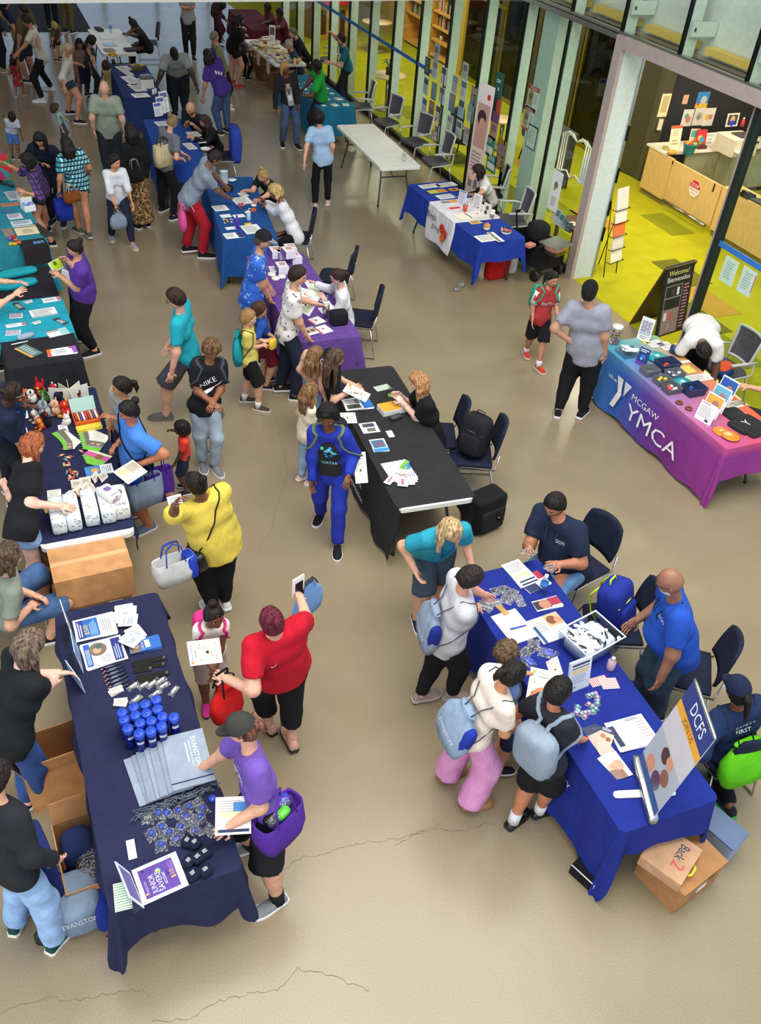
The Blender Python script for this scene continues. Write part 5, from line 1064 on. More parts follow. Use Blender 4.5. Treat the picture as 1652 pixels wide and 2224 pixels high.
for i in range(13):
 t=i/12;p0=np.array([213+18*t+(5 if i%2 else 0),1458+50*t]);p1=np.array([268+18*t+(6 if i%2 else 0),1440+46*t]);a,b=A(*p0,Z),A(*p1,Z);u=nz(b-a);u_=math.atan2(u[1],u[0])
 r=empty('pen',A(*((p0+p1)/2),Z),u_,'dark blue pen with copper tip, one of the row on the navy table','pen','row of dark pens')
 MB().m(mat('1d2544','gloss')).tube([(-.055,0,.006),(.075,0,.006)],.0055,8).obj('barrel',r);MB().m(mat('d8a08a','metal',.3)).tube([(-.078,0,.006),(-.070,0,.006),(-.055,0,.006)],[.0015,.004,.0055],8).obj('tip',r);MB().m(mat('b8bcc8','paper')).box((-.01,0,.0118),(.05,.003,.0006)).obj('imprint',r);MB().m(mat('c8c8cc','metal')).box((.05,0,.0135),(.035,.003,.002)).obj('clip',r)
for i,(x,y,x2,y2)in enumerate([(288,1443,362,1428),(292,1449,360,1443),(290,1459,330,1452),(296,1473,368,1461),(300,1483,345,1474)]):
 u_=ang((x,y),(x2,y2),Z);l=np.linalg.norm(A(x,y,Z)-A(x2,y2,Z));r=root_at('key_strap','black woven key strap lying beside the pens','strap',(x+x2)/2,(y+y2)/2,Z,u_,'black key straps')
 for s_ in(-.012,.010):MB().m(mat('22221f','cloth')).box((0,s_,.004+abs(s_)*.2),(l,.02,.006)).obj('strap',r)
 MB().m(mat('c8c8c8','metal')).box((l*.42,0,.009),(.018,.022,.004)).obj('label',r)
def balm(t):MB().m(mat('f0efe8','gloss')).tube([(-.028,0,.012),(.028,0,.012)],.009,8).obj('balm_tube',t)
for i,(x,y,a_)in enumerate([(290,1491,.5),(313,1489,.4),(331,1486,.6),(349,1480,.5),(356,1490,.4),(378,1501,.8),(296,1520,.6),(338,1508,.5)]):film('small clear packet with a white tube near the blue bottles',x,y,Z,a_,.10,.045,.022,balm,'clear tube packets',i)
for i,(x,y,a_)in enumerate([(251,1503,.3),(253,1500,.15),(262,1525,-.2),(262,1528,-.45)]):
 mb=MB().m(mat('ece6dc','paper'));obox(mb,.09,.055,.012);sheet(mb,(-.04,.02,.0125),(.04,.02,.0125),(-.04,-.02,.0125),[('l',.1,.2,.9,.8,3,'9a9488')]);put(mb,'card_stack','small stack of cream cards between pens and bottles','cards',x,y,Z+.013*(i%2),a_,'cream card stacks')
def bottle_tmpl():
 t=empty('water_bottle');nv=mat('0e1c6e','gloss',.12)
 MB().m(nv).lathe([(.030,0),(.034,.006),(.034,.055),(.030,.07),(.030,.085),(.034,.10),(.034,.15),(.027,.165)],n=18).obj('bottle_body',t)
 c=MB().m(mat('2b4fc4','gloss',.3)).lathe([(.034,.163),(.036,.168),(.036,.192),(.032,.202),(.0,.204)],n=18).obj('lid',t)
 MB().m(mat('2446b4','gloss',.3)).sq((.004,0,.205),(.016,.010,.007),(.6,.6),(10,6)).obj('flip_spout',c)
 mb=MB().m(mat('c8cce0','paper'));mb.add([(.0346*math.cos(a),.0346*math.sin(a),z_)for a in np.linspace(-.7,.7,6)for z_ in(.112,.135)],[(2*i,2*i+2,2*i+3,2*i+1)for i in range(5)]);mb.obj('printed_band',t);return t
bt=None
for zx,zy in[(705,1300),(828,1245),(948,1215),(1065,1165),(727,1375),(845,1330),(962,1310),(1078,1265),(895,1412),(1015,1390),(1130,1345),(1250,1350),(767,1470),(885,1520),(1007,1495),(1122,1445)]:
 if bt is None:o=bt=bottle_tmpl()
 else:o=copytree(bt)
 p=A(120+zx/4.859,1280+zy/4.859,Z+.19);o.location=(p[0],p[1],Z);o.rotation_euler=(0,0,ru(-.6,.2)-1.2);tag(o,'blue lidded water bottle, one of the cluster on the navy table','bottle','blue water bottles')
bagq=[(262,1652),(352,1612),(430,1592),(468,1680),(395,1735),(282,1765)]
for i in range(7):
 a,b,d=A(352-14*i+3*(i%2),1616+6*i,Z),A(440-24*i,1594+8*i,Z),A(404-16*i,1722+5*i,Z);a,b,d=ortho(a,b,d);c=(b+d)/2;zz=.010*(6-i)
 mb=MB().m(mat('8d99aa' if i%3 else '97a3b4','cloth'));base=np.array([c[0],c[1],Z+zz]);q=[a-c,b-c,b+d-a-c,d-c];mb.slab(*q,.009,UP);lab='folded grey drawstring bag in the pile on the navy table'
 if i==0:
  sheet(mb,q[0]+UP*.0095,q[1]+UP*.0095,q[3]+UP*.0095,[('t',.62,.98,.10,'','ffffff')]);lab='topmost grey drawstring bag reading EVANSTON on the navy table'
  sheet(mb,q[1]+UP*.0096,q[2]+UP*.0096,q[0]+UP*.0096,[('t',.12,.34,.12,'EVANSTON','eef0f4',.62),('t',.16,.42,.045,'COMMUNITY BANK & TRUST','e4e8ee',.5),('l',.2,.47,.6,.54,1,'d8dce4')])
  mb.m(mat('2a3a6a','cloth'));mb.slab(q[0]*.1+q[3]*.9+UP*.0095,q[1]*.1+q[2]*.9+UP*.0095,q[1]*.12+q[2]*.88+UP*.0095,q[0]*.12+q[3]*.88+UP*.0095,.001,UP)
 tag(mb.obj('drawstring_bag',loc=base),lab,'bag','folded grey drawstring bags')
mb=MB().m(mat('6d7480','cloth'));c0=A(400,1745,Z)
for i in range(34):
 t=i/33;p=A(300+160*t,1775-62*t,Z);u=nz(A(460,1713,Z)-A(300,1775,Z));w=np.array([-u[1],u[0],0]);pts=[]
 for k in range(6):pts.append(p-c0+u*ru(-.07,.09)+w*ru(-.035,.04)+UP*ru(.004,.035))
 mb.tube(pts,.003,5)
put(mb,'cord_tangle','tangle of grey drawstring cords hanging from the folded bags','cords',0,0,0,loc=c0)
def ball(t):MB().m(mat('2a3fa0','gloss',.3)).sq((0,0,.024),(.023,.023,.021),(1,1),(12,8)).obj('stress_ball',t)
bl_spots=[(322,1778),(345,1770),(362,1770),(388,1765),(410,1756),(428,1745),(330,1814),(352,1800),(368,1812),(392,1800),(414,1786),(436,1778),(350,1838),(384,1826),(424,1808),(456,1804),(440,1760),(405,1778)]
for i,(x,y)in enumerate(bl_spots):film('clear crinkled packet with a blue ball on the navy table',x,y,Z,ru(0,3),.085,.075,.05,ball if i%5 else None,'clear ball packets',20+i)
mb=MB().m(mat('2a4ab4','gloss',.3)).lathe([(.022,0),(.024,.006),(.024,.028),(.02,.032)],n=16);put(mb,'stress_ball','loose blue ball near the flyer held by the capped woman','ball',462,1738,Z)
for i,(x,y,a_)in enumerate([(408,1832,.4),(424,1836,.1),(446,1857,.0),(430,1868,.2),(411,1876,.3),(447,1896,.1),(420,1904,.15)]):
 t=root_at('wristband','navy terry wristband with white print on the navy table','wristband',x,y,Z,a_+.3,'navy wristbands');mb=MB().m(mat('141a32','cloth'))
 mb.sq((0,0,.024),(.040,.036,.024),(.45,.5),(14,8));mb.obj('band',t);mb=MB();sheet(mb,(-.02,.016,.0492),(.02,.016,.0492),(-.02,-.016,.0492),[('l',.1,.1,.9,.9,3,'d8dce8')]);mb.obj('print',t)
quad_page('card','white business card on the navy table near the flyer stand','card',[(273,1827),(291,1822),(298,1864),(278,1869)],Z,[('l',.15,.3,.8,.6,3,'b8a8a0')],top='up',n=3,th=.001)
quad_page('flyer','purple junior savers flyer in clear holder on the navy table','flyer',[(285,1891),(386,1849),(409,1919),(312,1967)],Z,[('r',.10,.10,.90,.86,'5a3a92'),('t',.2,.20,.05,'EVANSTON','c8c0e0',.36),('t',.16,.38,.12,'JUNIOR','dce8f8',.52),('t',.16,.53,.12,'SAVERS','dce8f8',.52),('t',.28,.62,.06,'ACCOUNT','f0f0f4',.34),('t',.48,.70,.05,'GET','f0c848'),('t',.36,.82,.10,'$10','f0c030'),('c',.70,.50,.085,'4a8ac8'),('c',.70,.50,.055,'f0d060'),('c',.22,.14,.03,'f0c030'),('c',.84,.2,.02,'8ad0f0'),('l',.5,.74,.86,.84,4,'8a70c0')],top='left',col='f2f2f0')
stand('sign_holder','clear bent sign holder behind the purple flyer','sign',(314,1972),(282,1895),Z,.20,.35,[('r',.08,.1,.92,.9,'6a64a0')],'dfe3ee')
gd=[('c',.07+.095*i,.06+.09*j,.034,'3f9a34')for i in range(10)for j in range(11)]
quad_page('sticker_sheet','white sheet of green dot stickers at the corner of the navy table','stickers',[(245,1921),(282,1912),(304,1962),(246,1983)],Z,gd,top='up',col='f2f4ec')
# under and behind the navy table
cb=mat('c08a58','card');cb2=mat('a9784a','card')
def carton(t,l,w,h,m=cb,tape=True,open_=False,fl=(0,0,0,0)):
 if not open_:MB().m(m).box((0,0,h/2),(l,w,h)).obj('box_body',t)
 else:
  mb=MB().m(m)
  for x in(-1,1):mb.box((x*(l/2-.003),0,h/2),(.006,w,h))
  for y in(-1,1):mb.box((0,y*(w/2-.003),h/2),(l-.012,.006,h))
  mb.box((0,0,.004),(l-.012,w-.012,.006));mb.obj('box_body',t)
  for k,(ax,sgn)in enumerate(((0,-1),(0,1),(1,-1),(1,1))):
   if fl[k]:
    L_=w/2 if ax==0 else l/2;e=fl[k];d=np.array([sgn,0,0])if ax==0 else np.array([0,sgn,0]);s_=np.array([0,1,0])if ax==0 else np.array([1,0,0]);half=(w if ax==0 else l)/2-.01;b0=d*(l if ax==0 else w)/2+UP*h;v=(d*math.cos(e)+UP*math.sin(e))*min(l,w)*.48
    MB().m(m).slab(b0-s_*half,b0+s_*half,b0+s_*half+v,b0-s_*half+v,.005).obj('flap',t)
 if tape and not open_:MB().m(mat('cfa878','gloss',.35)).box((0,0,h+.0008),(l,.05,.0012)).obj('tape',t)
rzL=TB['L1']['ang']
t=root_at('cardboard_box','tall open cardboard box behind the navy table','box',128,1700,0,rzL+.1);carton(t,.42,.36,.42,cb,open_=True,fl=(1.2,.5,1.35,0))
t=root_at('cardboard_box','open cardboard box of bags and supplies beside the hand truck','box',205,1905,0,rzL+.05);carton(t,.36,.52,.36,cb,open_=True,fl=(0,.6,0,1.3))
MB().m(mat('23305e','cloth')).sq((-.05,.1,.24),(.11,.12,.14),(.6,.6),(12,8)).obj('folded_cloth',t);MB().m(mat('dcdcda','film')).sq((.02,-.08,.26),(.12,.14,.09),(.8,.8),(12,8)).obj('plastic_bag',t);MB().m(mat('d8d4cc','plain')).box((.02,-.18,.20),(.2,.1,.1)).obj('white_pack',t)
t=root_at('hand_truck','folding hand truck with pale curved handle beside the navy table','cart',118,1968,0,rzL+.2);tm=mat('b8c4bc','metal',.4)
MB().m(tm).tube([(-.05,-.17,.05),(-.05,-.17,.9),(-.10,-.11,1.02),(-.10,.11,1.02),(-.05,.17,.9),(-.05,.17,.05)],.017,8).obj('handle_frame',t)
for y in(-.2,.2):MB().m(mat('1c1c20','plain')).lathe([(.02,-.02),(.085,-.02),(.085,.02),(.02,.02)],n=16).obj('wheel',t).matrix_local=Matrix.Translation((-.09,y,.086))@Matrix.Rotation(math.pi/2,4,'X')
MB().m(mat('2a3a8a','cloth')).box((.08,0,.03),(.28,.36,.03)).obj('toe_plate',t);MB().m(mat('24306a','cloth')).sq((.03,0,.45),(.05,.16,.40),(.4,.4),(14,8)).obj('folded_wagon_fabric',t)
MB().m(mat('1a1a1e','cloth')).tube([(-.08,-.05,.8),(-.14,-.02,.72),(-.13,.04,.6),(-.06,.06,.62),(-.05,0,.75)],.012,6).obj('loop_strap',t)
t=root_at('drawstring_bag','grey and blue drawstring bag slumped on the floor by the navy table','bag',185,1985,0,rzL)
MB().m(mat('8395ac','cloth')).sq((-.02,0,.17),(.15,.17,.17),(.5,.6),(16,10)).obj('bag_body',t);MB().m(mat('1f2f8a','cloth')).sq((.12,-.02,.15),(.07,.18,.15),(.5,.6),(14,8)).obj('blue_panel',t)
mb=MB();sheet(mb,(-.14,-.172,.27),(.10,-.172,.27),(-.14,-.172,.2),[('t',.05,.9,.8,'EVANSTON','e4e8f0',.9)]);mb.obj('lettering',t);MB().m(mat('2a2a2e','cloth')).tube([(.1,-.2,.02),(.2,-.25,.012),(.32,-.2,.012),(.4,-.28,.01)],.005,5).obj('cord',t)
# diaper table (L2)
T2=TB['L2'];rz2=T2['ang']
def dp(label,px,py,z,l,w,h,wipes,group,rz=0.):
 t=root_at('diaper_pack' if not wipes else 'wipes_pack',label,'pack',px,py,z,rz2+rz,group);c='dfe6ea' if not wipes else 'e6e4d8'
 MB().m(mat(c,'gloss',.3)).sq((0,0,h/2),(w/2,l/2,h/2),(.28,.25),(20,10)).obj('pack_body',t);mb=MB()
 for k in range(14):mb.m(mat('7f98a8' if not wipes else 'a890b8','paper'));x,z_=ru(-.38,.38)*w,ru(.12,.85)*h;r=.008;mb.add([(x+r*math.cos(a),-l/2-.0015,z_+r*.7*math.sin(a))for a in np.linspace(0,6.28,7)[:-1]],[tuple(range(6))])
 tag(mb.obj('printed_spots',t),kind='stuff')
 if wipes:mb=MB();sheet(mb,(-w*.35,-l*.3,h+.001),(w*.35,-l*.3,h+.001),(-w*.35,-l*.45,h+.001),[('t',0,.9,.9,'cuties','6a5a8a',.9)]);mb.obj('lettering',t);MB().m(mat('7a5a9a','paper')).sq((0,l*.1,h),(w*.25,w*.25,.006),(.5,.5),(10,4)).obj('flap_label',t)
 else:
  mb=MB()
  for k in range(40):mb.m(mat(('b8b4b0','d8c8b8','a8a8ac','ece4dc')[k%4],'paper'));x,y=ru(-.42,.42)*w,ru(-.42,.42)*l;mb.add([(x-.008,y-.006,h+.0012),(x+.008,y-.004,h+.0012),(x+.005,y+.008,h+.0012)],[(0,1,2)])
  tag(mb.obj('pattern_flecks',t),kind='stuff')
for i,(x,y)in enumerate([(128,1135),(160,1128),(198,1118),(233,1112)]):dp(('leftmost','second from left','third from left','rightmost')[i]+' white speckled diaper pack on the diaper table',x,y,Z,.36,.125,.17,False,'speckled diaper packs')
dp('cream wipes pack reading cuties at the table corner',262,1105,Z,.34,.14,.16,True,'cream wipes packs');dp('cream wipes pack lying on top of the diaper packs',238,1078,Z+.172,.20,.12,.07,True,'cream wipes packs',.5)
def plush(label,px,py,body,belly,ear,sc_=1.,long_=False,horns=False):
 t=root_at('plush_toy',label,'toy',px,py,Z,rz2+ru(-1.2,1.2)-1.2,'plush toys');k=sc_*.8;m1,m2,m3=mat(body,'cloth'),mat(belly,'cloth'),mat(ear,'cloth')
 MB().m(m1).sq((0,0,.055*k),(.055*k,.05*k,.06*k),(.9,.9),(12,8)).obj('torso',t);h_=MB().m(m1).sq((0,-.015*k,.135*k),(.048*k,.045*k,.042*k),(.9,.9),(12,8)).obj('head',t)
 MB().m(m2).sq((0,-.055*k,.125*k),(.022*k,.022*k,.017*k),(.9,.9),(8,6)).obj('muzzle',h_);MB().m(m2).sq((0,-.03*k,.055*k),(.035*k,.028*k,.04*k),(.9,.9),(10,6)).obj('belly',t)
 for s_ in(-1,1):
  MB().m(m3).sq((s_*.04*k,0,(.17 if not long_ else.19)*k),(.018*k,.01*k,(.022 if not long_ else.045)*k),(.9,.9),(8,6)).obj('ear',h_);MB().m(mat('14100e','gloss')).sq((s_*.018*k,-.056*k,.146*k),(.005*k,)*3,(1,1),(6,4)).obj('eye',h_)
  MB().m(m1).sq((s_*.058*k,-.02*k,.085*k),(.018*k,.018*k,.04*k),(.9,.9),(8,6)).obj('arm',t);MB().m(m3).sq((s_*.04*k,-.055*k,.02*k),(.02*k,.04*k,.02*k),(.9,.9),(8,6)).obj('leg',t)
for a in[('orange haired plush toy at the far left corner',57,868,'d9602c','2a2a2e','e07038',.9),('black and white plush cat near the braided woman',73,874,'e0dcd4','1e1c1c','1c1a1a',1.05),('red plush dragon with spiky tail',92,858,'c01c24','d8b040','c01c24',1.1,True),('green plush crocodile beside the red dragon',101,873,'3f6a2c','6a8a3c','2f5a20',1.0),('red plush parrot beside the standing cards',121,858,'c2242a','e0c040','e8e0d8',.95),('dark blue plush puppy lying on its side',133,880,'1c1e30','26283a','14161f',1.15),('brown plush monkey beside the standing cards',174,872,'4a2c1a','c88a4a','3a2012',1.0),('grey plush elephant, largest of the plush toys',101,906,'a7adb0','c0c4c6','8f9599',1.35,True),('peach plush pig beside the grey elephant',125,900,'e6b494','eec8ae','d89a7c',1.15),('yellow headed plush bird in red',147,903,'cf2a22','e6a02c','e8a030',1.2),('white plush dog with red scarf',80,915,'e0d8cc','a04040','c8b8a0',.9),('black and red plush ladybug',104,925,'17151a','c42438','b81f34',1.1),('orange and red plush chick by the redhead',90,930,'e8963c','c83228','d8702c',.8),('white plush bunny feet up beside the snack box',148,922,'e8e4dc','d8c060','f0ece6',.8,True)]:plush(*a)
t=root_at('brochure_display','white fan of standing open brochures at the far end of the diaper table','display',155,882,Z,rz2)
for i,(a_,L_)in enumerate(((2.75,.20),(2.1,.17),(1.55,.19),(.85,.18),(.35,.20),(4.9,.12))):MB().m(mat(('e9e2d2','d8dcc0','e2d8c0','efe6d2','dcd8d0','e8e4da')[i],'paper')).slab((0,0,0),(L_*math.cos(a_),L_*math.sin(a_),0),(L_*math.cos(a_),L_*math.sin(a_),.2),(0,0,.2),.004).obj('leaf',t)
t=root_at('snack_box','orange open snack box full of bars on the diaper table','box',188,915,Z,rz2+.08);mb=MB().m(mat('e0662c','gloss',.4))
for x in(-1,1):mb.box((x*.115,0,.035),(.006,.17,.07))
for y in(-1,1):mb.box((0,y*.085,.035),(.236,.006,.07))
mb.obj('tray',t);MB().m(mat('9fc0b4','gloss',.4)).slab((-.118,.085,.07),(.118,.085,.07),(.118,.15,.19),(-.118,.15,.19),.005).obj('lid',t)
for i in range(9):MB().m(mat(('a02a4a','d8a040','5a3a8a','e8e0d0','c83a2a')[i%5],'gloss')).box((-.095+.024*i,0,.045),(.018,.14,.06)).obj('snack_bar',t)
mb=MB().m(mat('e6cf4a','gloss',.4));obox(mb,.24,.075,.035);put(mb,'snack_bar_box','yellow flat carton in front of the snack box','box',194,932,Z,rz2+.1)
gr_=[('r',0,0,1,.28,'6fbf2c'),('r',0,.28,1,.40,'8a9aa0'),('r',0,.40,1,.85,'6a6a52'),('c',.3,.58,.13,'c99a80'),('c',.65,.6,.13,'b98468'),('c',.48,.7,.12,'d8c8b0'),('l',.1,.88,.9,.98,2,'b0a880')]
for i in range(7):quad_page('brochure','green headed brochure in the left fan on the diaper table','brochure',[(112+4*i,942+3*i),(130+4*i,934+3*i),(166-1*i,955+2.5*i),(150-2*i,972+i)],Z+.0025*i,gr_,top='left',group='left green brochures',th=.002)
for i in range(8):quad_page('brochure','green headed brochure in the right fan on the diaper table','brochure',[(168+1.5*i,940+5*i),(182+2*i,936+5*i),(224,944+2*i),(215,960+3*i)],Z+.0025*i,gr_,top='left',group='right green brochures',th=.002)
for i in range(5):quad_page('brochure','brochure with pink photo on the diaper table','brochure',[(178+2*i,990+4*i),(190+2*i,985+3*i),(238-2*i,990+2*i),(228-3*i,1006+2*i)],Z+.0025*(5-i),[('r',0,0,1,.2,'6fbf2c'),('r',0,.2,1,.75,'c85a98'),('c',.4,.45,.16,'8a5a44'),('r',0,.75,1,1,'e0dcb8')],top='left',group='pink photo brochures',th=.002)
quad_page('brochure','white leaflet with blue photo beside the brochure fans','brochure',[(183,1018),(243,1007),(247,1024),(188,1037)],Z,[('r',0,0,1,.55,'4a86c0'),('c',.5,.35,.25,'d8a050'),('l',.1,.6,.9,.95,5,LG)],top='left',n=4,th=.003)
for i,(x,y)in enumerate([(140,976),(134,990),(147,995),(152,993),(143,1000),(150,1008),(139,1010),(146,1012),(152,1022),(146,1026),(158,1030),(163,1026),(152,1036),(160,1038),(168,1032),(150,1041),(176,981),(146,939)]):
 mb=MB().m(mat(('e07048','d8552c','e8a878','8a90a0','d8c8a8')[(i*7)%5],'gloss',.35));mb.sq((0,0,.008),(.018,.011,.008),(.6,.6),(10,6));mb.add([(-.03,-.010,.006),(-.016,0,.010),(-.03,.010,.006),(.03,-.010,.006),(.016,0,.010),(.03,.010,.006)],[(0,1,2),(5,4,3)]);put(mb,'wrapped_candy','small wrapped candy scattered on the diaper table','candy',x,y,Z,ru(0,3),'scattered candies')
for i,(x,y)in enumerate([(168,1055),(186,1050),(205,1042),(222,1040),(145,1085),(158,1078),(170,1072),(184,1066),(197,1070)]):
 mb=MB().m(mat('ece4d4','paper'));mb.slab((-.05,-.03,0),(.05,-.03,0),(.05,0,.07),(-.05,0,.07),.002);mb.slab((-.05,.03,0),(-.05,0,.07),(.05,0,.07),(.05,.03,0),.002);sheet(mb,(-.04,-.006,.062),(.04,-.006,.062),(-.04,-.026,.015),[('l',.1,.2,.9,.8,3,'a8a090')]);put(mb,'tent_card','small cream folded tent card on the diaper table','card',x,y,Z,rz2+ru(-.3,.3)+(.9 if i>1 else 0),'folded tent cards')
t=root_at('flower_decoration','red and orange paper flower decoration among the tent cards','decoration',190,1082,Z,0)
for i in range(11):a_=i*.57;MB().m(mat(('c8241e','e0702c','d83a28','6aa83a')[i%4],'cloth')).sq((.045*math.cos(a_)*(i%3)/2,.045*math.sin(a_)*(i%3)/2,.03),(.03,.02,.02),(.9,.9),(8,6)).obj('petal',t)
for x,y,q,lb in[(50,902,'f0ebe0','small cream sign lying near the plush toys'),(136,931,'f0eaf0','small white sign with purple print below the plush toys')]:quad_page('small_sign',lb,'sign',[(x-11,y-7),(x+9,y-10),(x+12,y+6),(x-9,y+9)],Z,[('l',.15,.2,.85,.8,3,'a890b8')],top='up',col=q)
quad_page('notepad','yellow lined notepad under the diaper packs','notepad',[(90,1092),(120,1085),(118,1112),(84,1118)],Z,[('l',.1,.1,.9,.9,8,'b8a060')],col='e0c070',top='up')
quad_page('notepad','white ruled sheet between tent cards and redhead','paper',[(102,1066),(132,1062),(136,1090),(104,1095)],Z,[('l',.1,.1,.9,.9,6,'b8b8b8')],col='eee8dc',top='up')
stand('picture_board','standing picture board in blue and green beside the redhead','board',(92,1072),(76,985),Z,.30,.08,[('r',0,0,1,.45,'dfe3ea'),('l',.08,.1,.9,.2,1,'5a6478'),('r',0,.45,1,.72,'3a7ac8'),('l',.1,.5,.8,.66,2,'e4ecf8'),('r',0,.72,1,1,'2c8a4a'),('c',.4,.82,.12,'5a3020')],'e8e8e4')
t=root_at('cardboard_box','upper cardboard box under the diaper table','box',205,1272,.40,rz2+.03);carton(t,.62,.42,.32)
t=root_at('cardboard_box','lower cardboard box with shipping label under the diaper table','box',208,1328,0,rz2-.02);carton(t,.62,.42,.39,cb2);mb=MB().m(mat('eeeeec','paper'));mb.box((.18,-.212,.26),(.12,.004,.08));mb.m(mat('2a2a2a','paper'));mb.box((.18,-.2145,.26),(.09,.002,.02));mb.obj('shipping_label',t)
# black table with teal runner (L3)
def QP(name,label,cat,x0,y0,x1,y1,z=Z,pr=(),sk=0.,**k):
 """flat sheet seen as a slightly turned box in the photograph"""
 dy=sk*(x1-x0);dx=.22*(y1-y0);return quad_page(name,label,cat,[(x0,y0+dy),(x1-dx,y0),(x1,y1-dy),(x0+dx,y1)],z,pr,**k)
TXL=[('l',.1,.12,.9,.9,8,'9a9aa0')]
for y,lb in((597,'farther'),(622,'nearer')):
 t=root_at('pouch',lb+' of two teal fabric pouches on the black table','pouch',38,y,Z,.25,'teal pouches');MB().m(cl('1fa6b4')).sq((0,0,.03),(.25,.085,.035),(.5,.6),(18,8)).obj('pouch_body',t);MB().m(cl('17808c')).tube([(-.22,-.06,.035),(0,-.075,.05),(.22,-.05,.035)],.004,5).obj('zip',t)
Z8=Z+.006
for a in[('white card with pink edge on the teal runner',90,644,132,659,[('r',.8,0,1,1,'d88a8a'),('l',.1,.3,.7,.8,3,LG)]),('large white letter on the teal runner',62,667,123,692,TXL+[('r',0,.93,1,1,'4a5a4a')]),('white card by the gesturing person on the teal runner',12,700,57,713,[('r',.8,0,1,1,'c87a7a'),('l',.1,.3,.7,.8,3,LG)])]:QP('card',a[0],'card',*a[1:5],Z8,a[5],.15,top='up',n=3)
for i,(x,y,lb)in enumerate([(62,656,'upper'),(80,701,'lower')]):
 t=root_at('name_sticks',lb+' fan of white stick labels on the teal runner','labels',x,y,Z8,.3,'stick label fans')
 for k in range(6):o=MB().m(mat('eeeae2','paper')).box((0,0,.001+.001*k),(.012,.07,.001)).obj('stick',t);o.location=(-.04+.016*k,0,0);o.rotation_euler=(0,0,.3-.1*k)
for i,(x,y,x1,y1,lb)in enumerate([(26,655,53,674,'black printed leaflet on the teal runner, left one'),(113,690,149,706,'black printed leaflet on the teal runner, right one')]):quad_page('leaflet',lb,'leaflet',[(x,y+4),(x+8,y),(x1,y1-5),(x1-10,y1)],Z8,[('l',.2,.1,.8,.9,5,'e8e8e8')],col='3a4248',top='left')
for i,(x,y,x1,y1,lb)in enumerate([(20,681,52,692,'striped bookmark pile on the teal runner'),(12,717,48,729,'striped bookmark pile on the black cloth')]):QP('bookmark',lb,'bookmarks',x,y,x1,y1,Z8 if i==0 else Z,[('r',.08*k,0,.08*k+.04,1,'6a4a7a')for k in range(12)],.05,top='up',n=4)
mb=MB().m(cl('9fb2c4'));mb.sq((0,0,.03),(.10,.035,.03),(.7,.7),(14,8));put(mb,'glasses_pouch','pale blue glasses pouch on the black table','pouch',57,735,Z,.35)
QP('card_stack','stack of black and white striped cards on the black table','cards',98,712,147,735,Z,[('r',0,.1*k*2,1,.2*k+.1,'2a2a2e')for k in range(2)]+[('r',.6,0,1,1,'9fd0d4')],.2,top='up',n=5)
mb=MB().m(mat('e8e8e8','gloss'));mb.tube([(-.09,0,.008),(.09,0,.008)],.007,8);put(mb,'marker','white marker lying on the black table','marker',43,746,Z,.2)
quad_page('leaflet','grey green leaflet with orange edge on the black table','leaflet',[(30,758),(55,747),(90,768),(62,780)],Z,[('r',0,0,.2,1,'e0a040'),('l',.3,.1,.9,.9,6,'b8c8c4')],col='5a7a78',top='up')
QP('leaflet','rainbow edged white leaflet stack on the black table','leaflet',100,752,168,777,Z,[('r',0,0,.12,1,'e05a3a'),('r',.12,0,.2,.4,'e8c040'),('r',.85,0,1,1,'9a5ac0'),('r',.75,0,.85,.3,'d84a9a'),('l',.25,.25,.7,.8,4,LG)],.15,top='up',n=5,fan=.02)
# teal table (L4)
t=root_at('prize_wheel','colourful prize wheel on black stand at the left edge','wheel',2,402,Z,-.4)
wc=['2f7a3a','c8262c','3a5ac0','e0c83a','b02a5a','2f7a3a','c8262c','3a5ac0','e0c83a','b02a5a','3a8a8a','c8262c']
for k in range(12):a0,a1=k*math.pi/6,(k+1)*math.pi/6;MB().m(mat(wc[k],'gloss')).add([(0,y_,.30)for y_ in(-.012,.012)]+[(.22*math.cos(a),y_,.30+.22*math.sin(a))for a in(a0,(a0+a1)/2,a1)for y_ in(-.012,.012)],[(0,2,4,6),(7,5,3,1),(2,3,5,4),(4,5,7,6)]).obj('sector',t)
MB().m(mat('17171a','gloss')).sq((0,-.02,.30),(.045,.02,.045),(.8,.8),(12,6)).obj('hub',t);MB().m(mat('17171a','plain')).tube([(0,.03,.30),(0,.03,.02)],.02,8).obj('post',t);MB().m(mat('17171a','plain')).tube([(-.2,-.05,.012),(0,.02,.03),(.2,-.05,.012)],.018,8).obj('foot',t)
for i,(x,y,cs,lb)in enumerate([(54,437,('e8c030','e8762c','8ac83a','e8b0a0'),'white bin of orange and yellow toys on the teal table'),(62,455,('3a6ac8','5aa0e0','b8a0d8'),'white bin of blue toys on the teal table')]):
 t=root_at('bin',lb,'bin',x,y,Z,.25,'white toy bins');mb=MB().m(mat('e4e6e8','plain'))
 for xx in(-1,1):mb.box((xx*.075,0,.045),(.006,.18,.09))
 for yy_ in(-1,1):mb.box((0,yy_*.088,.045),(.15,.006,.09))
 mb.box((0,0,.004),(.15,.17,.006));mb.obj('bin_body',t)
 for k in range(10):MB().m(mat(cs[k%len(cs)],'gloss')).sq((ru(-.05,.05),ru(-.06,.06),.07),(.022,.022,.02),(.8,.8),(8,6)).obj('toy',t)
for i,(x,y,c)in enumerate([(22,521,'9a5ac0'),(30,517,'d82c34'),(35,524,'e86a30'),(24,533,'e8c030'),(33,533,'e8c030'),(42,530,'f07030')]):
 mb=MB().m(mat(c,'gloss'));mb.lathe([(.026,0),(.03,.03),(.03,.034),(.0,.035)],n=12);put(mb,'dough_tub','small '+dict([('9a5ac0','purple'),('d82c34','red'),('e86a30','orange'),('e8c030','yellow'),('f07030','bright orange')])[c]+' tub in the cluster on the teal table','tub',x,y,Z,0,'small round tubs')
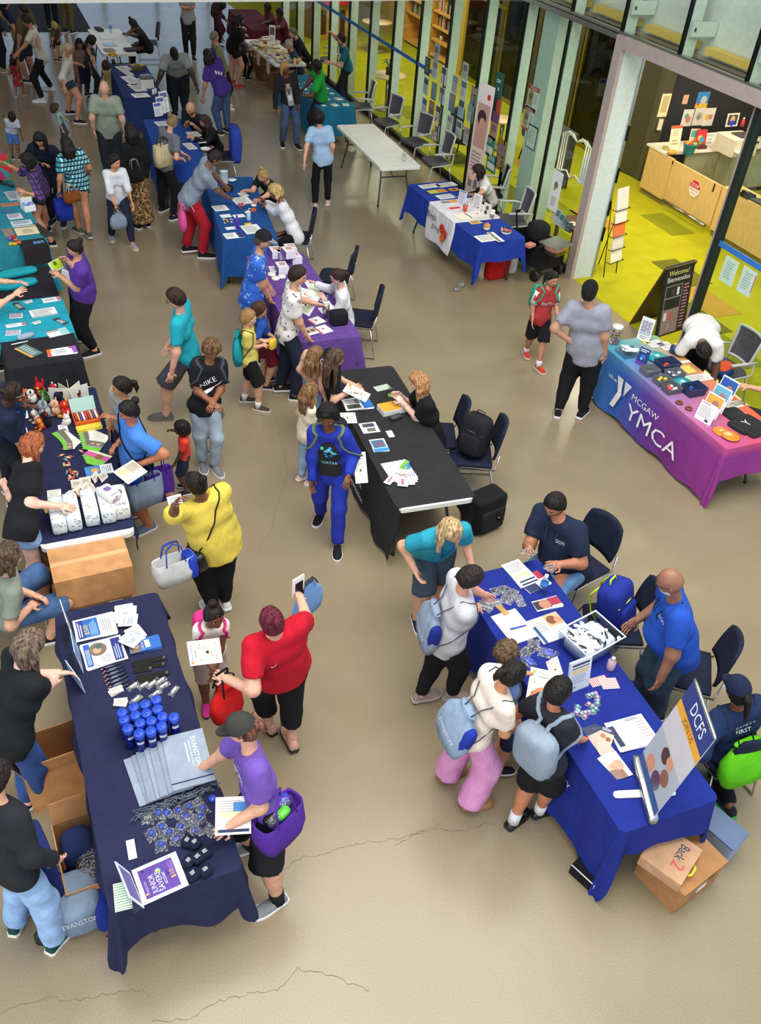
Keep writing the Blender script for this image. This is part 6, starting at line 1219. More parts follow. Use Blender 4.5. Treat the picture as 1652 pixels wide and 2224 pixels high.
quad_page('folder','black folder under cream sheet on the teal table','folder',[(60,490),(82,485),(97,503),(75,520)],Z,col='2c2728',top='up');QP('letter','cream letter with black bands on the teal table','letter',28,488,82,513,Z+.006,[('r',0,.12,1,.18,'2c2020'),('l',.3,.4,.8,.85,5,'9a8a78')],.1,col='ead9b4',top='up')
t=empty('tote_bag',A(72,530,Z),TB['L4']['ang']+.05,'black tote bag with blue print hanging over the teal table edge','bag');MB().m(cl('2a2628')).slab((-.17,-.13,0),(.17,-.13,0),(.17,.13,0),(-.17,.13,0),.014,UP).obj('bag_body',t);mb=MB();sheet(mb,(0,.05,.0145),(.15,.05,.0145),(0,-.05,.0145),[('r',.05,.1,.3,.9,'5a9ae0'),('r',.38,.1,.62,.9,'5a9ae0'),('l',.68,.1,1,.9,4,'9ac0f0')]);mb.obj('print',t)
MB().m(cl('2a2628')).slab((-.17,-.145,-.22),(.17,-.145,-.22),(.17,-.135,.01),(-.17,-.135,.01),.01).obj('hanging_side',t)
for a in[('clear sorting tray on the teal table',22,478,70,492,'d0dce4'),('stack of tan printed blocks on the teal table',3,497,28,515,'9a8468'),('purple and white striped card on the teal table',14,464,48,478,'d8d0e0'),('pile of tan sticks on the teal table',0,440,42,450,'c87a52'),('blue pens laid on the teal table',5,457,30,464,'2a6aa0'),('clear plastic boxes by the prize wheel',8,415,42,437,'b8c4cc')]:QP('tray',a[0],'tray',*a[1:5],Z,[('l',.1,.15,.9,.85,4,'8a8a90')],.1,col=a[5],th=.012,top='up')
# black lettered table (M1)
bingo=[('t',.2,.13,.06,'Family Fun Fair','3a3a4a',.7),('c',.12,.10,.06,'e09a5a'),('l',.3,.2,.7,.25,1,'6a9a5a'),('r',.14,.30,.86,.88,'e6eccb')]+[('c',.2+.12*(i%6),.36+.12*(i//6),.028,('e07a4a','d84a8a','e8b83a','6a8ad8','c83a3a')[(i*7)%5])for i in range(30)]+[('r',.44,.54,.54,.63,'22222a')]
QP('event_sheet','bingo sheet lying by the left edge of the black lettered table','paper',738,896,776,921,Z,bingo,.05,top='right')
quad_page('magazine','blue and white booklets beside the girls on the black lettered table','booklet',[(740,870),(797,862),(809,888),(746,895)],Z,[('r',.62,0,1,1,'2a6ab4'),('r',.06,.55,.55,.9,'4a4a44'),('l',.1,.1,.5,.5,5,LG),('r',.42,.1,.6,.5,'6a6258')],top='up',n=4,th=.003,fan=.03)
QP('flyer','white flyer with dark photo on the black lettered table','flyer',778,917,820,943,Z,[('r',.15,.1,.85,.45,'3a4a50'),('r',.3,.55,.8,.9,'6a6a62')],.1,top='up',n=3)
quad_page('sticker_sheet','sheet of green dot stickers on the black lettered table','stickers',[(810,841),(840,834),(848,844),(818,851)],Z,[('c',.08+.12*i,.12+.16*j,.04,'5a9a4a')for i in range(8)for j in range(6)],top='up')
t=root_at('glass_jar','clear glass jar by the seated woman on the black lettered table','jar',847,862,Z);MB().m(mat('e8f0e0','clear')).lathe([(.032,0),(.034,.01),(.034,.10),(.036,.105)],n=16).obj('glass',t);MB().m(mat('a8b878','gloss')).lathe([(.03,.004),(.03,.03)],n=14).obj('contents',t)
t=root_at('storage_box','white box with orange lid on the black lettered table','box',850,892,Z,ang((822,875),(875,864),Z));MB().m(mat('e8e6e0','plain')).box((0,0,.03),(.27,.16,.06)).obj('box_body',t);MB().m(mat('e8a32c','plain')).box((-.03,0,.063),(.2,.15,.008)).obj('lid',t)
mb=MB().m(mat('26282a','gloss',.4));mb.prism(rrect(.15,.08,.02,3),0,.025);mb.m(mat('4a4e52','gloss',.2));mb.prism(rrect(.11,.05,.01,2),.025,.027);put(mb,'phone_case','black phone in thick case on the black lettered table','phone',859,909,Z,.3)
QP('card_stack','small pile of white cards on the black lettered table','cards',837,936,853,951,Z,[('l',.2,.3,.8,.7,2,LG)],.1,top='up',n=4)
quad_page('leaflet','blue leaflets with red mark on the black lettered table','leaflet',[(800,957),(832,953),(848,976),(817,983)],Z,[('r',.08,.1,.9,.7,'4a6a8a'),('r',.45,.3,.7,.5,'c03a3a'),('r',0,.75,1,1,'3a8ad0')],col='cfe0ee',top='up',n=4,fan=.03)
for i in range(6):quad_page('magazine',('green and blue covered magazine topmost in the fan' if i==5 else 'white magazine in the fan on the black lettered table'),'magazine',[(826+10*i,1008-2*i),(880+2*i,998+i),(905+3*i,1030+i),(850+6*i,1048+2*i)],Z+.004*i,[('r',.3,0,1,.35,'6ab03a'),('r',.85,0,1,.35,'3a7ac0'),('c',.55,.55,.14,'a87a60'),('r',.1,.45,.35,.7,'c8c0b0'),('t',.62,.6,.08,'WHY','4a3a6a'),('r',.35,.72,.6,.95,'b06a8a')],top='up',th=.004,group='fanned magazines')
def bagmesh(mb,c,w,d,h,fr,style):
 X,Y,Zv=fr;c=np.asarray(c,float);n=28;V=[];F=[]
 prof={'tote':[(0,.80,.75),(.03,.90,1.),(.45,1.,1.12),(.97,1.,.8),(1,.99,.78),(.94,.94,.68),(.5,.9,.8)],'sack':[(0,.62,.35),(.04,.86,.8),(.3,1.,1.),(.62,.92,.85),(.84,.60,.5),(.92,.36,.3),(1,.48,.42),(.93,.3,.22)]}[style]
 for k,(t,a,b)in enumerate(prof):
  for i in range(n):
   th=2*math.pi*i/n;e=.45 if style=='tote' else.7;cx,sy=math.copysign(abs(math.cos(th))**e,math.cos(th)),math.copysign(abs(math.sin(th))**e,math.sin(th));wv=1+(.05 if style=='tote' else.10*(.4+t))*math.sin(i*2.7+k*.6)*math.sin(i*1.3)
   V.append(c+X*w/2*a*cx*(1+.02*math.sin(i*5))+Y*d/2*b*sy*wv+Zv*(t-.5)*h)
 for k in range(len(prof)-1):F+=[(k*n+i,k*n+(i+1)%n,(k+1)*n+(i+1)%n,(k+1)*n+i)for i in range(n)]
 F.append(tuple(range(n-1,-1,-1)));F.append(tuple(range((len(prof)-1)*n,len(prof)*n)));mb.add(V,F,True);return mb
def backpack(name,label,loc,rz,w,d,h,col,trim,lean=0.,pk=True,straps=True):
 t=empty(name,loc,rz,label,'backpack');t.rotation_euler=(lean,0,rz);MB().m(cl(col)).sq((0,0,h/2),(w/2,d/2,h/2),(.45,.55),(18,12)).obj('bag_body',t)
 if pk:MB().m(cl(col)).sq((0,-d*.42,h*.32),(w*.38,d*.2,h*.25),(.45,.5),(14,8)).obj('front_pocket',t)
 if trim:MB().m(mat(trim,'plain')).tube([(-w*.47,-d*.15,h*.5),(-w*.40,-d*.40,h*.62),(0,-d*.5,h*.66),(w*.40,-d*.40,h*.62),(w*.47,-d*.15,h*.5)],.008,6).obj('zip',t)
 MB().m(mat(trim or '111114','plain')).tube([(-.05,d*.1,h*.97),(-.04,d*.1,h*1.08),(.04,d*.1,h*1.08),(.05,d*.1,h*.97)],.009,6).obj('grab_loop',t)
 if straps:
  for sx in(-1,1):MB().m(cl(trim or '17171a')).tube([(sx*w*.25,d*.45,h*.9),(sx*w*.3,d*.75,h*.7),(sx*w*.34,d*.7,h*.35),(sx*w*.38,d*.4,h*.1)],.016,6,flat=.4).obj('shoulder_strap',t)
 return t
p=A(1022,985,.47);backpack('backpack','black backpack standing on a navy chair',p,-1.05,.32,.22,.46,'1f1f23','3a3a40',-.12)
t=root_at('suitcase','black rolling case standing on the floor by the black lettered table','suitcase',1045,1142,0,ang((1020,1148),(1072,1125)));MB().m(cl('1a1a1d')).sq((0,0,.22),(.20,.12,.21),(.2,.25),(18,10)).obj('case_body',t);MB().m(cl('222226')).sq((0,-.12,.17),(.16,.03,.13),(.25,.3),(14,8)).obj('front_pocket',t);MB().m(mat('d8d8d8','plain')).box((.08,-.152,.19),(.05,.004,.012)).obj('badge',t);MB().m(cl('1a1a1d')).tube([(.05,-.13,.30),(.05,-.19,.27),(.05,-.19,.20),(.05,-.15,.18)],.012,6).obj('handle',t)
for x in(-.15,.15):MB().m(mat('111113','plain')).sq((x,.1,.03),(.015,.03,.03),(1,1),(10,6)).obj('wheel',t)
# purple table (M2) and blue tables
rz=TB['M2']['ang']
for i,(x,y,zz,lb)in enumerate([(598,556,0,'purple spined book box at the far left of the stack'),(612,558,0,'book box with face cover behind the purple table front'),(630,550,0,'far book box on the purple table'),(640,568,0,'right book box on the purple table'),(612,590,0,'lone book box nearest the man in print shirt'),(626,556,.10,'book box stacked on top on the purple table')]):
 t=root_at('book_box',lb,'box',x,y,Z+zz,rz+.1*(i%2),'book boxes');MB().m(mat('e4e0ea','plain')).box((0,0,.05),(.14,.19,.10)).obj('box_body',t);MB().m(mat('7a52a8','plain')).box((-.071,0,.05),(.003,.19,.09)).obj('spine',t);MB().m(mat('c99478','paper')).box((.01,.02,.101),(.08,.08,.002)).obj('cover_photo',t)
for i,(x,y)in enumerate([(590,598),(598,607),(612,603)]):mb=MB().m(mat('ece8e0','plain'));mb.lathe([(.02,0),(.05,0),(.055,.015),(.05,.03),(.02,.03)],n=18);put(mb,'paper_roll',('first','second','third')[i]+' white roll from the left on the purple table','roll',x,y,Z,0,'white rolls')
for a in[(582,578,602,592,'white card by the man in blue polo on the purple table'),(660,610,690,650,'loose event sheet under the seated woman hand on the purple table')]:QP('paper',a[4],'paper',*a[:4],Z,bingo if a[0]==660 else TXL,.05,top='up')
for a in[((665,695),(690,687),(702,700),(674,709),'red edged leaflet nearest the tumbler on the purple table'),((680,712),(705,705),(716,718),(692,728),'red edged leaflet nearest the table corner on the purple table')]:quad_page('leaflet',a[4],'leaflet',a[:4],Z,[('r',0,0,.12,1,'c83a34'),('c',.5,.45,.12,'b87a6a')],top='up',n=2)
quad_page('leaflet','leaflet with two portrait photos on the purple table','leaflet',[(652,716),(678,709),(688,722),(662,731)],Z,[('r',.05,.1,.95,.8,'c8b8a8'),('c',.3,.5,.16,'4a342c'),('c',.7,.5,.16,'6a4a3c')],top='up')
QP('card','white card beside the steel tumbler on the purple table','card',690,668,706,682,Z,TXL,.1,top='up')
t=root_at('tumbler','tall pale steel tumbler on the purple table','tumbler',707,690,Z);MB().m(mat('a8b4b8','metal',.35)).lathe([(.03,0),(.033,.08),(.042,.09),(.045,.20)],n=16).obj('cup',t);MB().m(mat('d8e0e4','gloss')).lathe([(.046,.20),(.046,.212),(.0,.214)],n=16).obj('lid',t);MB().m(mat('5aa0a8','gloss')).tube([(.01,0,.21),(.015,0,.30)],.004,6).obj('straw',t)
mb=MB().m(cl('1a1a1e'));mb.sq((0,0,.085),(.11,.075,.085),(.3,.35),(16,10));put(mb,'lunch_bag','black lunch bag on the purple table corner','bag',734,703,Z,rz)
t=root_at('plastic_jug','tall frosted jug on the blue table','jug',487,402,Z);MB().m(mat('d4dde0','gloss',.3)).lathe([(.06,0),(.062,.02),(.066,.22),(.07,.225),(.0,.226)],n=16).obj('jug_body',t)
mb=MB().m(mat('e6e8e8','plain'));mb.lathe([(.05,0),(.075,.02),(.075,.025),(.0,.026)],n=18);put(mb,'bowl','white lid lying beside the frosted jug','lid',503,393,Z)
mb=MB().m(cl('1b1b1f'));mb.sq((0,0,.05),(.10,.08,.05),(.8,.8),(14,8));put(mb,'handbag','black purse on the blue table near the leaning man','bag',493,415,Z)
for a in[(500,427,540,446,'white form being filled in on the blue table',TXL),(458,445,491,460,'white leaflet at the left edge of the blue table',TXL),(476,465,500,474,'blank white card left of the candy pile',()),(504,465,530,474,'blank white card right of the candy pile',()),(488,492,512,500,'white slip left of the purple bottle',()),(520,487,562,510,'fanned white forms by the man in cap',TXL),(483,504,526,520,'white and blue leaflet at the near end of the blue table',[('r',.7,0,1,1,'2a3a6a'),('l',.1,.2,.6,.8,3,'8aa89a')]),(515,418,535,428,'white slip under the pink basket side',())]:QP('paper',a[4],'paper',*a[:4],Z,a[5],.1,top='up',n=2)
t=root_at('basket','small pink basket of red candy on the blue table','basket',524,452,Z);MB().m(mat('d894b8','plain')).lathe([(.045,0),(.06,.055),(.062,.055),(.058,.05)],n=12,e=.8).obj('basket_body',t)
for k in range(7):MB().m(mat('c84030','gloss')).sq((ru(-.03,.03),ru(-.03,.03),.06),(.018,.014,.012),(1,1),(8,6)).obj('candy',t)
for i,(x,y,lb)in enumerate([(551,447,'white tape roll by the curly haired woman'),(538,463,'white tape roll by the hand sanitizer')]):mb=MB().m(mat('e8e4da','plain'));mb.lathe([(.025,0),(.045,0),(.045,.025),(.025,.025)],n=18);put(mb,'tape_roll',lb,'tape',x,y,Z)
for k in range(12):
 mb=MB().m(mat(('d84a4a','e8c84a','e8e0e0','6a8ad0')[k%4],'gloss'));mb.sq((0,0,.01),(.016,.012,.01),(.7,.7),(8,6));put(mb,'wrapped_candy','wrapped candy in the pile on the blue table','candy',497+ru(-12,12),481+ru(-6,6),Z,k,'candy pile')
def bottle2(label,px,py,z,body,lid,h,r,pump=False,clear=False):
 t=root_at('bottle',label,'bottle',px,py,z);MB().m(mat(body,'clear' if clear else 'gloss')).lathe([(r*.9,0),(r,.01),(r,h*.68),(r*.45,h*.82),(r*.4,h*.86)],n=16).obj('bottle_body',t);MB().m(mat(lid,'gloss')).lathe([(r*.48,h*.84),(r*.48,h),(0,h)],n=12).obj('cap',t)
 if clear:MB().m(mat('3a7ac0','paper')).lathe([(r*1.02,h*.42),(r*1.02,h*.58)],n=16).obj('label_band',t)
 if pump:MB().m(mat(lid,'gloss')).tube([(0,0,h),(0,0,h*1.2),(r,0,h*1.2)],.005,6).obj('pump',t)
bottle2('purple water bottle on the blue table',515,496,Z,'4a2a9a','4a2a9a',.19,.03);bottle2('hand sanitizer pump bottle on the blue table',540,478,Z,'9cc0d8','eeeeee',.14,.032,True)
mb=MB().m(mat('e0b030','plain'));mb.box((0,0,.01),(.1,.04,.02));put(mb,'sticky_notes','yellow notes beside the sanitizer','notes',538,488,Z,.2);mb=MB().m(mat('e06a2c','plain'));mb.box((0,0,.015),(.07,.05,.03));put(mb,'candy_box','orange candy box beside the tape roll','box',550,458,Z,.4)
for i,(x,y,h_,lb)in enumerate([(345,252,.24,'front'),(352,247,.30,'middle'),(360,243,.36,'back')]):stand('leaflet_rack',lb+' tier of the white leaflet rack on the royal blue table','rack',(x-8,y+2),(x+9,y-1),Z,h_,.2,[('r',.08,.08,.92,.3,'5a6ab0'),('l',.1,.4,.9,.95,6,'a8b4c8')],group='leaflet rack tiers')
for a in[(333,262,372,275,'white leaflet in front of the leaflet rack'),(402,285,430,298,'white form before the bald bearded man'),(420,300,440,312,'white slip before the long haired seated woman'),(395,310,418,326,'white form near the tote woman')]:QP('paper',a[4],'paper',*a[:4],Z,TXL,.08,top='up')
mb=MB().m(mat('e8e8e6','plain'));mb.lathe([(.05,0),(.085,.03),(.088,.03),(.06,.006)],n=18);put(mb,'tray','white bowl at the near end of the royal blue table','bowl',446,326,Z)
c_=chair('stack','navy stacking chair under a draped bright blue jacket',478,338,265,G1);q_=np.array(c_.location)-face_dir(np.array(c_.location),265)*.27;mb=MB().m(cl('2f45a8'));mb.sq((0,0,.30),(.27,.10,.30),(.35,.6),(18,10));mb.sq((.2,-.06,.22),(.08,.09,.24),(.6,.7),(12,8));put(mb,'jacket','bright blue jacket hung over a chair behind the royal blue table','jacket',0,0,0,c_.rotation_euler[2],loc=(q_[0],q_[1],.36))
t=root_at('flower_vase','vase of yellow flowers between the far tables','flowers',247,139,Z);MB().m(mat('3a3a44','gloss')).lathe([(.03,0),(.045,.05),(.03,.10)],n=12).obj('vase',t)
for k in range(8):MB().m(mat('d8b030','cloth')).sq((.07*math.cos(k*.8),.07*math.sin(k*.8),.17+.02*(k%3)),(.035,.035,.025),(1,1),(8,6)).obj('blossom',t)
t=root_at('wicker_basket','wicker basket of snacks on the dark navy far table','basket',300,152,Z);MB().m(mat('a8946c','card')).lathe([(.13,0),(.17,.10),(.175,.10),(.16,.09)],n=18,e=.7).obj('basket_body',t)
for k in range(9):MB().m(mat(('5a7a3a','c8b060','8a5a3a')[k%3],'gloss')).sq((ru(-.1,.1),ru(-.06,.06),.10),(.03,.025,.025),(.8,.8),(8,6)).obj('snack',t)
for a in[(248,143,278,155,'tray of white leaflets at the far end of the dark navy table','d8d8d4'),(262,153,280,165,'white box lid on the dark navy table','e6e2dc'),(260,165,292,186,'large white poster flat on the dark navy table','eceaf0'),(275,182,305,200,'white sheet pile on the dark navy table','e8e2dc'),(283,202,320,213,'white framed sheet at the near edge of the dark navy table','eeeef2')]:QP('paper',a[4],'paper',*a[:4],Z,[('l',.15,.2,.85,.8,4,'9aa0b8')],.06,col=a[5],th=.006,top='up')
t=root_at('supply_box','white box with silver bag on the dark navy table','box',317,190,Z,.2);MB().m(mat('e4e2de','plain')).box((0,0,.08),(.26,.2,.16)).obj('box_body',t);MB().m(mat('4a4e54','film')).sq((.02,.02,.19),(.14,.1,.05),(.8,.8),(12,8)).obj('silver_bag',t)
for x,y,lb in[(333,205,'purple capped bottles on the dark navy table, left one'),(338,203,'purple capped bottles on the dark navy table, right one')]:bottle2(lb,x,y,Z,'e8e6f0','6a5a9a',.12,.025)
for a in[(205,62,218,69,'black bag at the far corner of the white far table','23242c',.05),(268,106,293,113,'black bag at the near corner of the white far table','2a2b33',.04),(215,78,245,85,'white papers in the middle of the white far table','f0f4f8',.004),(222,94,250,101,'pale blue papers on the white far table','a8d0f0',.004),(224,106,246,113,'grey leaflets on the white far table','8a8680',.02)]:QP('table_item',a[4],'item',*a[:4],Z,(),.04,col=a[5],th=a[6],top='up')
bottle2('clear water bottle on the white far table',241,70,Z,'dcecf8','e8f0f8',.2,.032,clear=True)
uB,vB,oB=TB['FB']['u'],TB['FB']['v'],TB['FB']['o']
for k in range(44):
 p=oB+uB*ru(.08,2.3)+vB*ru(.08,.68);mb=MB().m(mat(('e2d6c0','c8b48a','d8cdb8','a87a52','b8c0c8','e8e0d0','8a5a4a','ccb070')[k%8],'paper'));h_=ru(.015,.05);mb.box((0,0,h_/2),(.15,.21,h_));mb.m(mat(('8a4a3a','3a5a7a','c89a3a','d8d0c0')[k%4],'paper'));mb.box((0,0,h_+.001),(.12,.1,.002));tag(mb.obj('book',loc=(p[0],p[1],Z+.03*(k%3)),rz=ru(0,3)),'book in the heap on the far book table','book','heaped books')
for k,(x,y)in enumerate([(541,112),(562,128),(583,150)]):o=MB().m(mat('d8ccc8','paper')).box((0,0,0),(.006,.2,.28)).obj('hanging_sign',loc=oB+uB*(2.0-.75*k)-vB*.01+UP*-.16,rz=TB['FB']['ang']);tag(o,('farthest','middle','nearest')[k]+' paper sign hanging off the book table','sign','hanging paper signs')
stand('sign_holder','tall white sign standing on the book table','sign',(584,96),(597,98),Z,.42,.05,[('r',.1,.1,.9,.5,'5a5a62'),('l',.15,.6,.85,.9,4,LG)],'ece8e2')
for k,(x,y)in enumerate([(545,138),(560,152),(578,172),(600,190),(610,175)]):t=root_at('cardboard_box',('farthest','second','third','nearest','rear')[k]+' brown box under the book table','box',x,y,0,.3,'boxes under book table');carton(t,.4,.34,.34,mat('7a5a3c','card'))
uF,vF,oF=TB['FT']['u'],TB['FT']['v'],TB['FT']['o']
for k in range(16):
 p=oF+uF*(.15+2.1*(k//3)/5.2)+vF*(.14+.24*(k%3));mb=MB().m(mat(('eceef0','dfe6ea','e8e0d8')[k%3],'paper'));mb.box((0,0,.002),(.13 if k%4 else.09,.18 if k%4 else.09,.004));sheet(mb,(-.05,.07,.0042),(.05,.07,.0042),(-.05,-.07,.0042),[('r',0,0,1,.4,('5a7a8a','c8a088','8a9a6a')[k%3])]if k%4 else[]);tag(mb.obj('leaflet',loc=(p[0],p[1],Z),rz=ru(-.3,.3)),'small leaflet laid out on the turquoise table','leaflet','turquoise table leaflets')
t=root_at('cup','clear cup with straw on the bare white table','cup',877,350,Z-.006);MB().m(mat('f0f4f4','clear')).lathe([(.028,0),(.04,.11),(.041,.115),(.0,.118)],n=16).obj('cup_body',t);MB().m(mat('5a7a6a','plain')).tube([(-.01,0,.1),(-.012,0,.2)],.005,6).obj('straw',t);MB().m(mat('e8e4de','gloss')).lathe([(.026,.004),(.034,.07)],n=14).obj('drink',t)
# royal blue table by the glass (BT)
for a in[(907,398,950,411,'white sheet pile at the far corner of the birthday table',TXL,'f0eee8'),(943,395,985,408,'white sheets near the seated woman on the birthday table',TXL,'ece8e2'),(925,410,965,422,'bright orange and green leaflets on the birthday table',[('r',0,.1,.5,.8,'d8c040'),('r',.5,.2,1,.9,'e07a2c')],'8ab050'),(972,408,992,416,'orange and black card on the birthday table',[('r',.2,.3,.8,.7,'3a2a1a')],'e0a030'),(944,420,985,434,'blue edged form on the birthday table',[('r',.85,0,1,1,'3a5aa8')]+TXL,'eceef2'),(955,434,990,443,'fan of orange tickets on the birthday table',[('r',.5,0,1,1,'e09a30')],'8a8a90'),(966,446,998,458,'red print flyer on the white runner',[('r',.1,.3,.9,.8,'d84a3a')],'efe6e4'),(982,462,1012,478,'open notebook left page on the white runner',[],'f0e8dc'),(1006,458,1040,475,'open notebook right page on the white runner',[('c',.75,.4,.08,'c83a3a')],'f0eae2'),(1015,478,1040,488,'yellow framed card on the birthday table',[('r',.2,.2,.8,.8,'8a8a8a')],'e8b850'),(1028,508,1074,527,'white printed sheet at the near corner of the birthday table',TXL,'f2eeea')]:QP('leaflet',a[4],'leaflet',*a[:4],Z+(.006 if 960<a[0]<1010 else 0),a[5],.12,col=a[6],th=.003,top='up')
for i in range(6):QP('business_card','card in the overlapping row beside the white sheet','card',1056+4*i,504+3.2*i,1072+4*i,510+3.2*i,Z+.001*i,[('r',.1,.2,.6,.8,'4a4a4a')],.1,top='up',group='row of small cards')
stand('sign_holder','clear sign holder left of the red cup on the birthday table','sign',(992,444),(1008,451),Z,.24,.1,TXL+[('r',.1,.02,.9,.1,'6a86c0')],'d8dce8');stand('sign_holder','clear sign holder right of the red cup on the birthday table','sign',(1024,454),(1042,460),Z,.25,.1,TXL+[('c',.7,.8,.08,'2a2a2a')],'ded8d4');stand('sign_holder','sign holder with dark pictures on the birthday table','sign',(1046,466),(1062,474),Z,.2,.1,[('c',.5,.35,.2,'6a4a3a'),('c',.4,.7,.18,'3a2a24')],'e0dad4')
t=root_at('pen_cup','red cup of pens on the white runner','cup',1009,458,Z+.008);MB().m(mat('d8442c','gloss')).lathe([(.03,0),(.042,.09),(.038,.09),(.03,.05)],n=14).obj('cup_body',t)
for k in range(7):MB().m(mat(('1a1a1a','e8e8e8')[k%2],'gloss')).tube([(0,0,.03),(.03*math.cos(k),.03*math.sin(k),.13)],.004,5).obj('pen',t)
t=root_at('coffee_cup','white paper coffee cup on the birthday table','cup',1067,475,Z);MB().m(mat('e8e2da','plain')).lathe([(.028,0),(.04,.12)],n=16).obj('cup_body',t);MB().m(mat('a8825a','card')).lathe([(.033,.035),(.038,.08)],n=16).obj('sleeve',t);MB().m(mat('f0f0f0','gloss')).lathe([(.042,.12),(.04,.135),(0,.136)],n=16).obj('lid',t)
t=root_at('candle_jar','round amber candle jar on the birthday table','jar',1056,498,Z);MB().m(mat('d8c8a8','gloss')).lathe([(.05,0),(.052,.04)],n=18).obj('base',t);MB().m(mat('c89a4a','gloss')).lathe([(.05,.04),(.05,.075),(.0,.08)],n=18).obj('lid',t);MB().m(mat('e8742c','plain')).sq((0,0,.08),(.03,.025,.02),(.8,.8),(10,6)).obj('ornament',t)
t=root_at('candy_bowl','clear scalloped bowl of bright candy on the birthday table','bowl',1098,507,Z);MB().m(mat('e8eaec','plain')).lathe([(.06,0),(.085,.04),(.082,.04),(.06,.01)],n=18).obj('paper_liner',t);MB().m(mat('d8e0e4','clear')).lathe([(.07,.02),(.095,.065),(.09,.065),(.066,.022)],n=18).obj('bowl_body',t)
for k in range(9):MB().m(mat(('d8306a','e86a3a','d02c3a','6a6a3a')[k%4],'gloss')).sq((ru(-.045,.045),ru(-.045,.045),.055),(.022,.018,.014),(.9,.9),(8,6)).obj('candy',t)
t=root_at('tote_bag','bright red tote bag under the birthday table','bag',1075,602,0,.1);MB().m(cl('c41a1e')).sq((0,0,.19),(.19,.09,.19),(.2,.3),(16,8)).obj('bag_body',t)
for y in(-.06,.06):MB().m(cl('b01418')).tube([(-.07,y,.36),(-.06,y,.50),(.06,y,.50),(.07,y,.36)],.012,6).obj('handle',t)
mb=MB().m(cl('d8d4d0'));mb.sq((0,0,.17),(.07,.12,.17),(.3,.3),(14,8));put(mb,'white_bag','white bag beside the red tote under the birthday table','bag',1105,590,0)
mb=MB().m(mat('f0f0ee','film'));mb.sq((-.06,0,.03),(.09,.06,.035),(.9,.9),(12,8));mb.sq((.07,.03,.04),(.08,.06,.045),(.9,.9),(12,8));put(mb,'plastic_wrap','crumpled clear plastic dropped on the open floor','litter',998,628,0,.5)
t=empty('folding_wagon',(7.74,11.25,0),-1.3,'black folding wagon loaded with tubs beside the door post','wagon');bk=cl('17171a')
for s_ in(-1,1):MB().m(bk).box((0,s_*.25,.36),(.80,.012,.34)).obj('side_panel',t);MB().m(bk).box((s_*.40,0,.36),(.012,.50,.34)).obj('end_panel',t)
MB().m(bk).box((0,0,.2),(.8,.5,.012)).obj('base',t)
for x in(-.33,.33):
 for y in(-.27,.27):MB().m(mat('141416','plain')).lathe([(.03,-.025),(.09,-.025),(.09,.025),(.03,.025)],n=16).obj('wheel',t).matrix_local=Matrix.Translation((x,y,.091))@Matrix.Rotation(math.pi/2,4,'X')
MB().m(mat('2a2a2c','metal')).tube([(-.4,0,.4),(-.5,0,.75),(-.48,-.06,.8),(-.48,.06,.8),(-.5,0,.75)],.012,6).obj('pull_handle',t)
t2=empty('storage_tub',A(1205,545,.54),-1.25,'clear lidded tub of pink cloth in the black wagon','tub');MB().m(mat('e8ecec','clear')).box((0,0,.06),(.34,.4,.12)).obj('tub_body',t2);MB().m(mat('dfe4e2','film')).box((0,0,.125),(.36,.42,.015)).obj('lid',t2);MB().m(cl('e0a090')).sq((0,0,.06),(.14,.17,.05),(.6,.6),(12,8)).obj('pink_cloth',t2)
mb=MB().m(cl('1c1a1c'));mb.sq((0,0,.14),(.17,.17,.15),(.7,.7),(14,10));put(mb,'bundle','black jacket bundle on top of the wagon','jacket',1165,520,.54);mb=MB().m(mat('d88878','plain'));mb.box((0,0,.02),(.16,.11,.04));put(mb,'pink_box','flat pink box on top of the wagon','box',1150,535,.54,.4)
t=empty('side_table',(8.62,11.5,0),0,'small dark wooden side table against the glass','table');wd_=mat('6a4426','wood');MB().m(wd_).box((0,0,.58),(.46,.62,.04)).obj('tabletop',t)
for x in(-.18,.18):
 for y in(-.25,.25):MB().m(wd_).box((x,y,.28),(.045,.045,.56)).obj('leg',t)
for k in range(5):p=A(1196+9*k,478+6*k,.6);p2=A(1206+9*k,484+6*k,.6);stand('leaflet_holder',('first','second','third','fourth','fifth')[k]+' grey leaflet holder from the left on the side table','rack',(1190+9*k,477+6*k),(1202+9*k,483+6*k),.601,.26-.03*k,.15,[('r',.1,.1,.9,.5,'6a7a80'),('l',.15,.6,.85,.9,3,'9aa0a0')],('d8d040','b8c4c4','b0bcc0','8a969c','3a4454')[k])
QP('sign_card','small white card with red picture on the side table','card',1226,482,1248,492,.602,[('r',.3,.2,.7,.6,'b03a2a')],.1,top='up',th=.008)
def banner(name,label,pl,pr,z,w_h,prints,col,cat='banner'):
 return stand(name,label,cat,pl,pr,z,w_h,.02,prints,col,.008,leg=False)
def pw(w):
 c=R.T@(np.array(w,float)-CAM);return 826+c[0]/c[2]*FPX,1112+c[1]/c[2]*FPX
t=stand('rollup_banner','tall pink roll up banner with portrait photo behind the seated woman','banner',pw((8.0,14.2,0)),pw((8.05,13.78,0)),0,2.05,.02,[('r',0,.0,1,.15,'ece2e0'),('c',.72,.09,.12,'c83a3a'),('r',.1,.15,.9,.50,'c99a8c'),('c',.45,.26,.30,'3a2824'),('c',.52,.30,.2,'d09a86'),('c',.5,.45,.25,'8a4a3a'),('l',.12,.54,.88,.72,6,'b08a84'),('r',.15,.76,.4,.84,'8a7a7a'),('r',.55,.76,.8,.84,'8a7a7a')],'e6cfc8',.01,leg=False)
MB().m(alum).box((0,0,.04),(.16,.48,.08)).obj('banner_base',t)
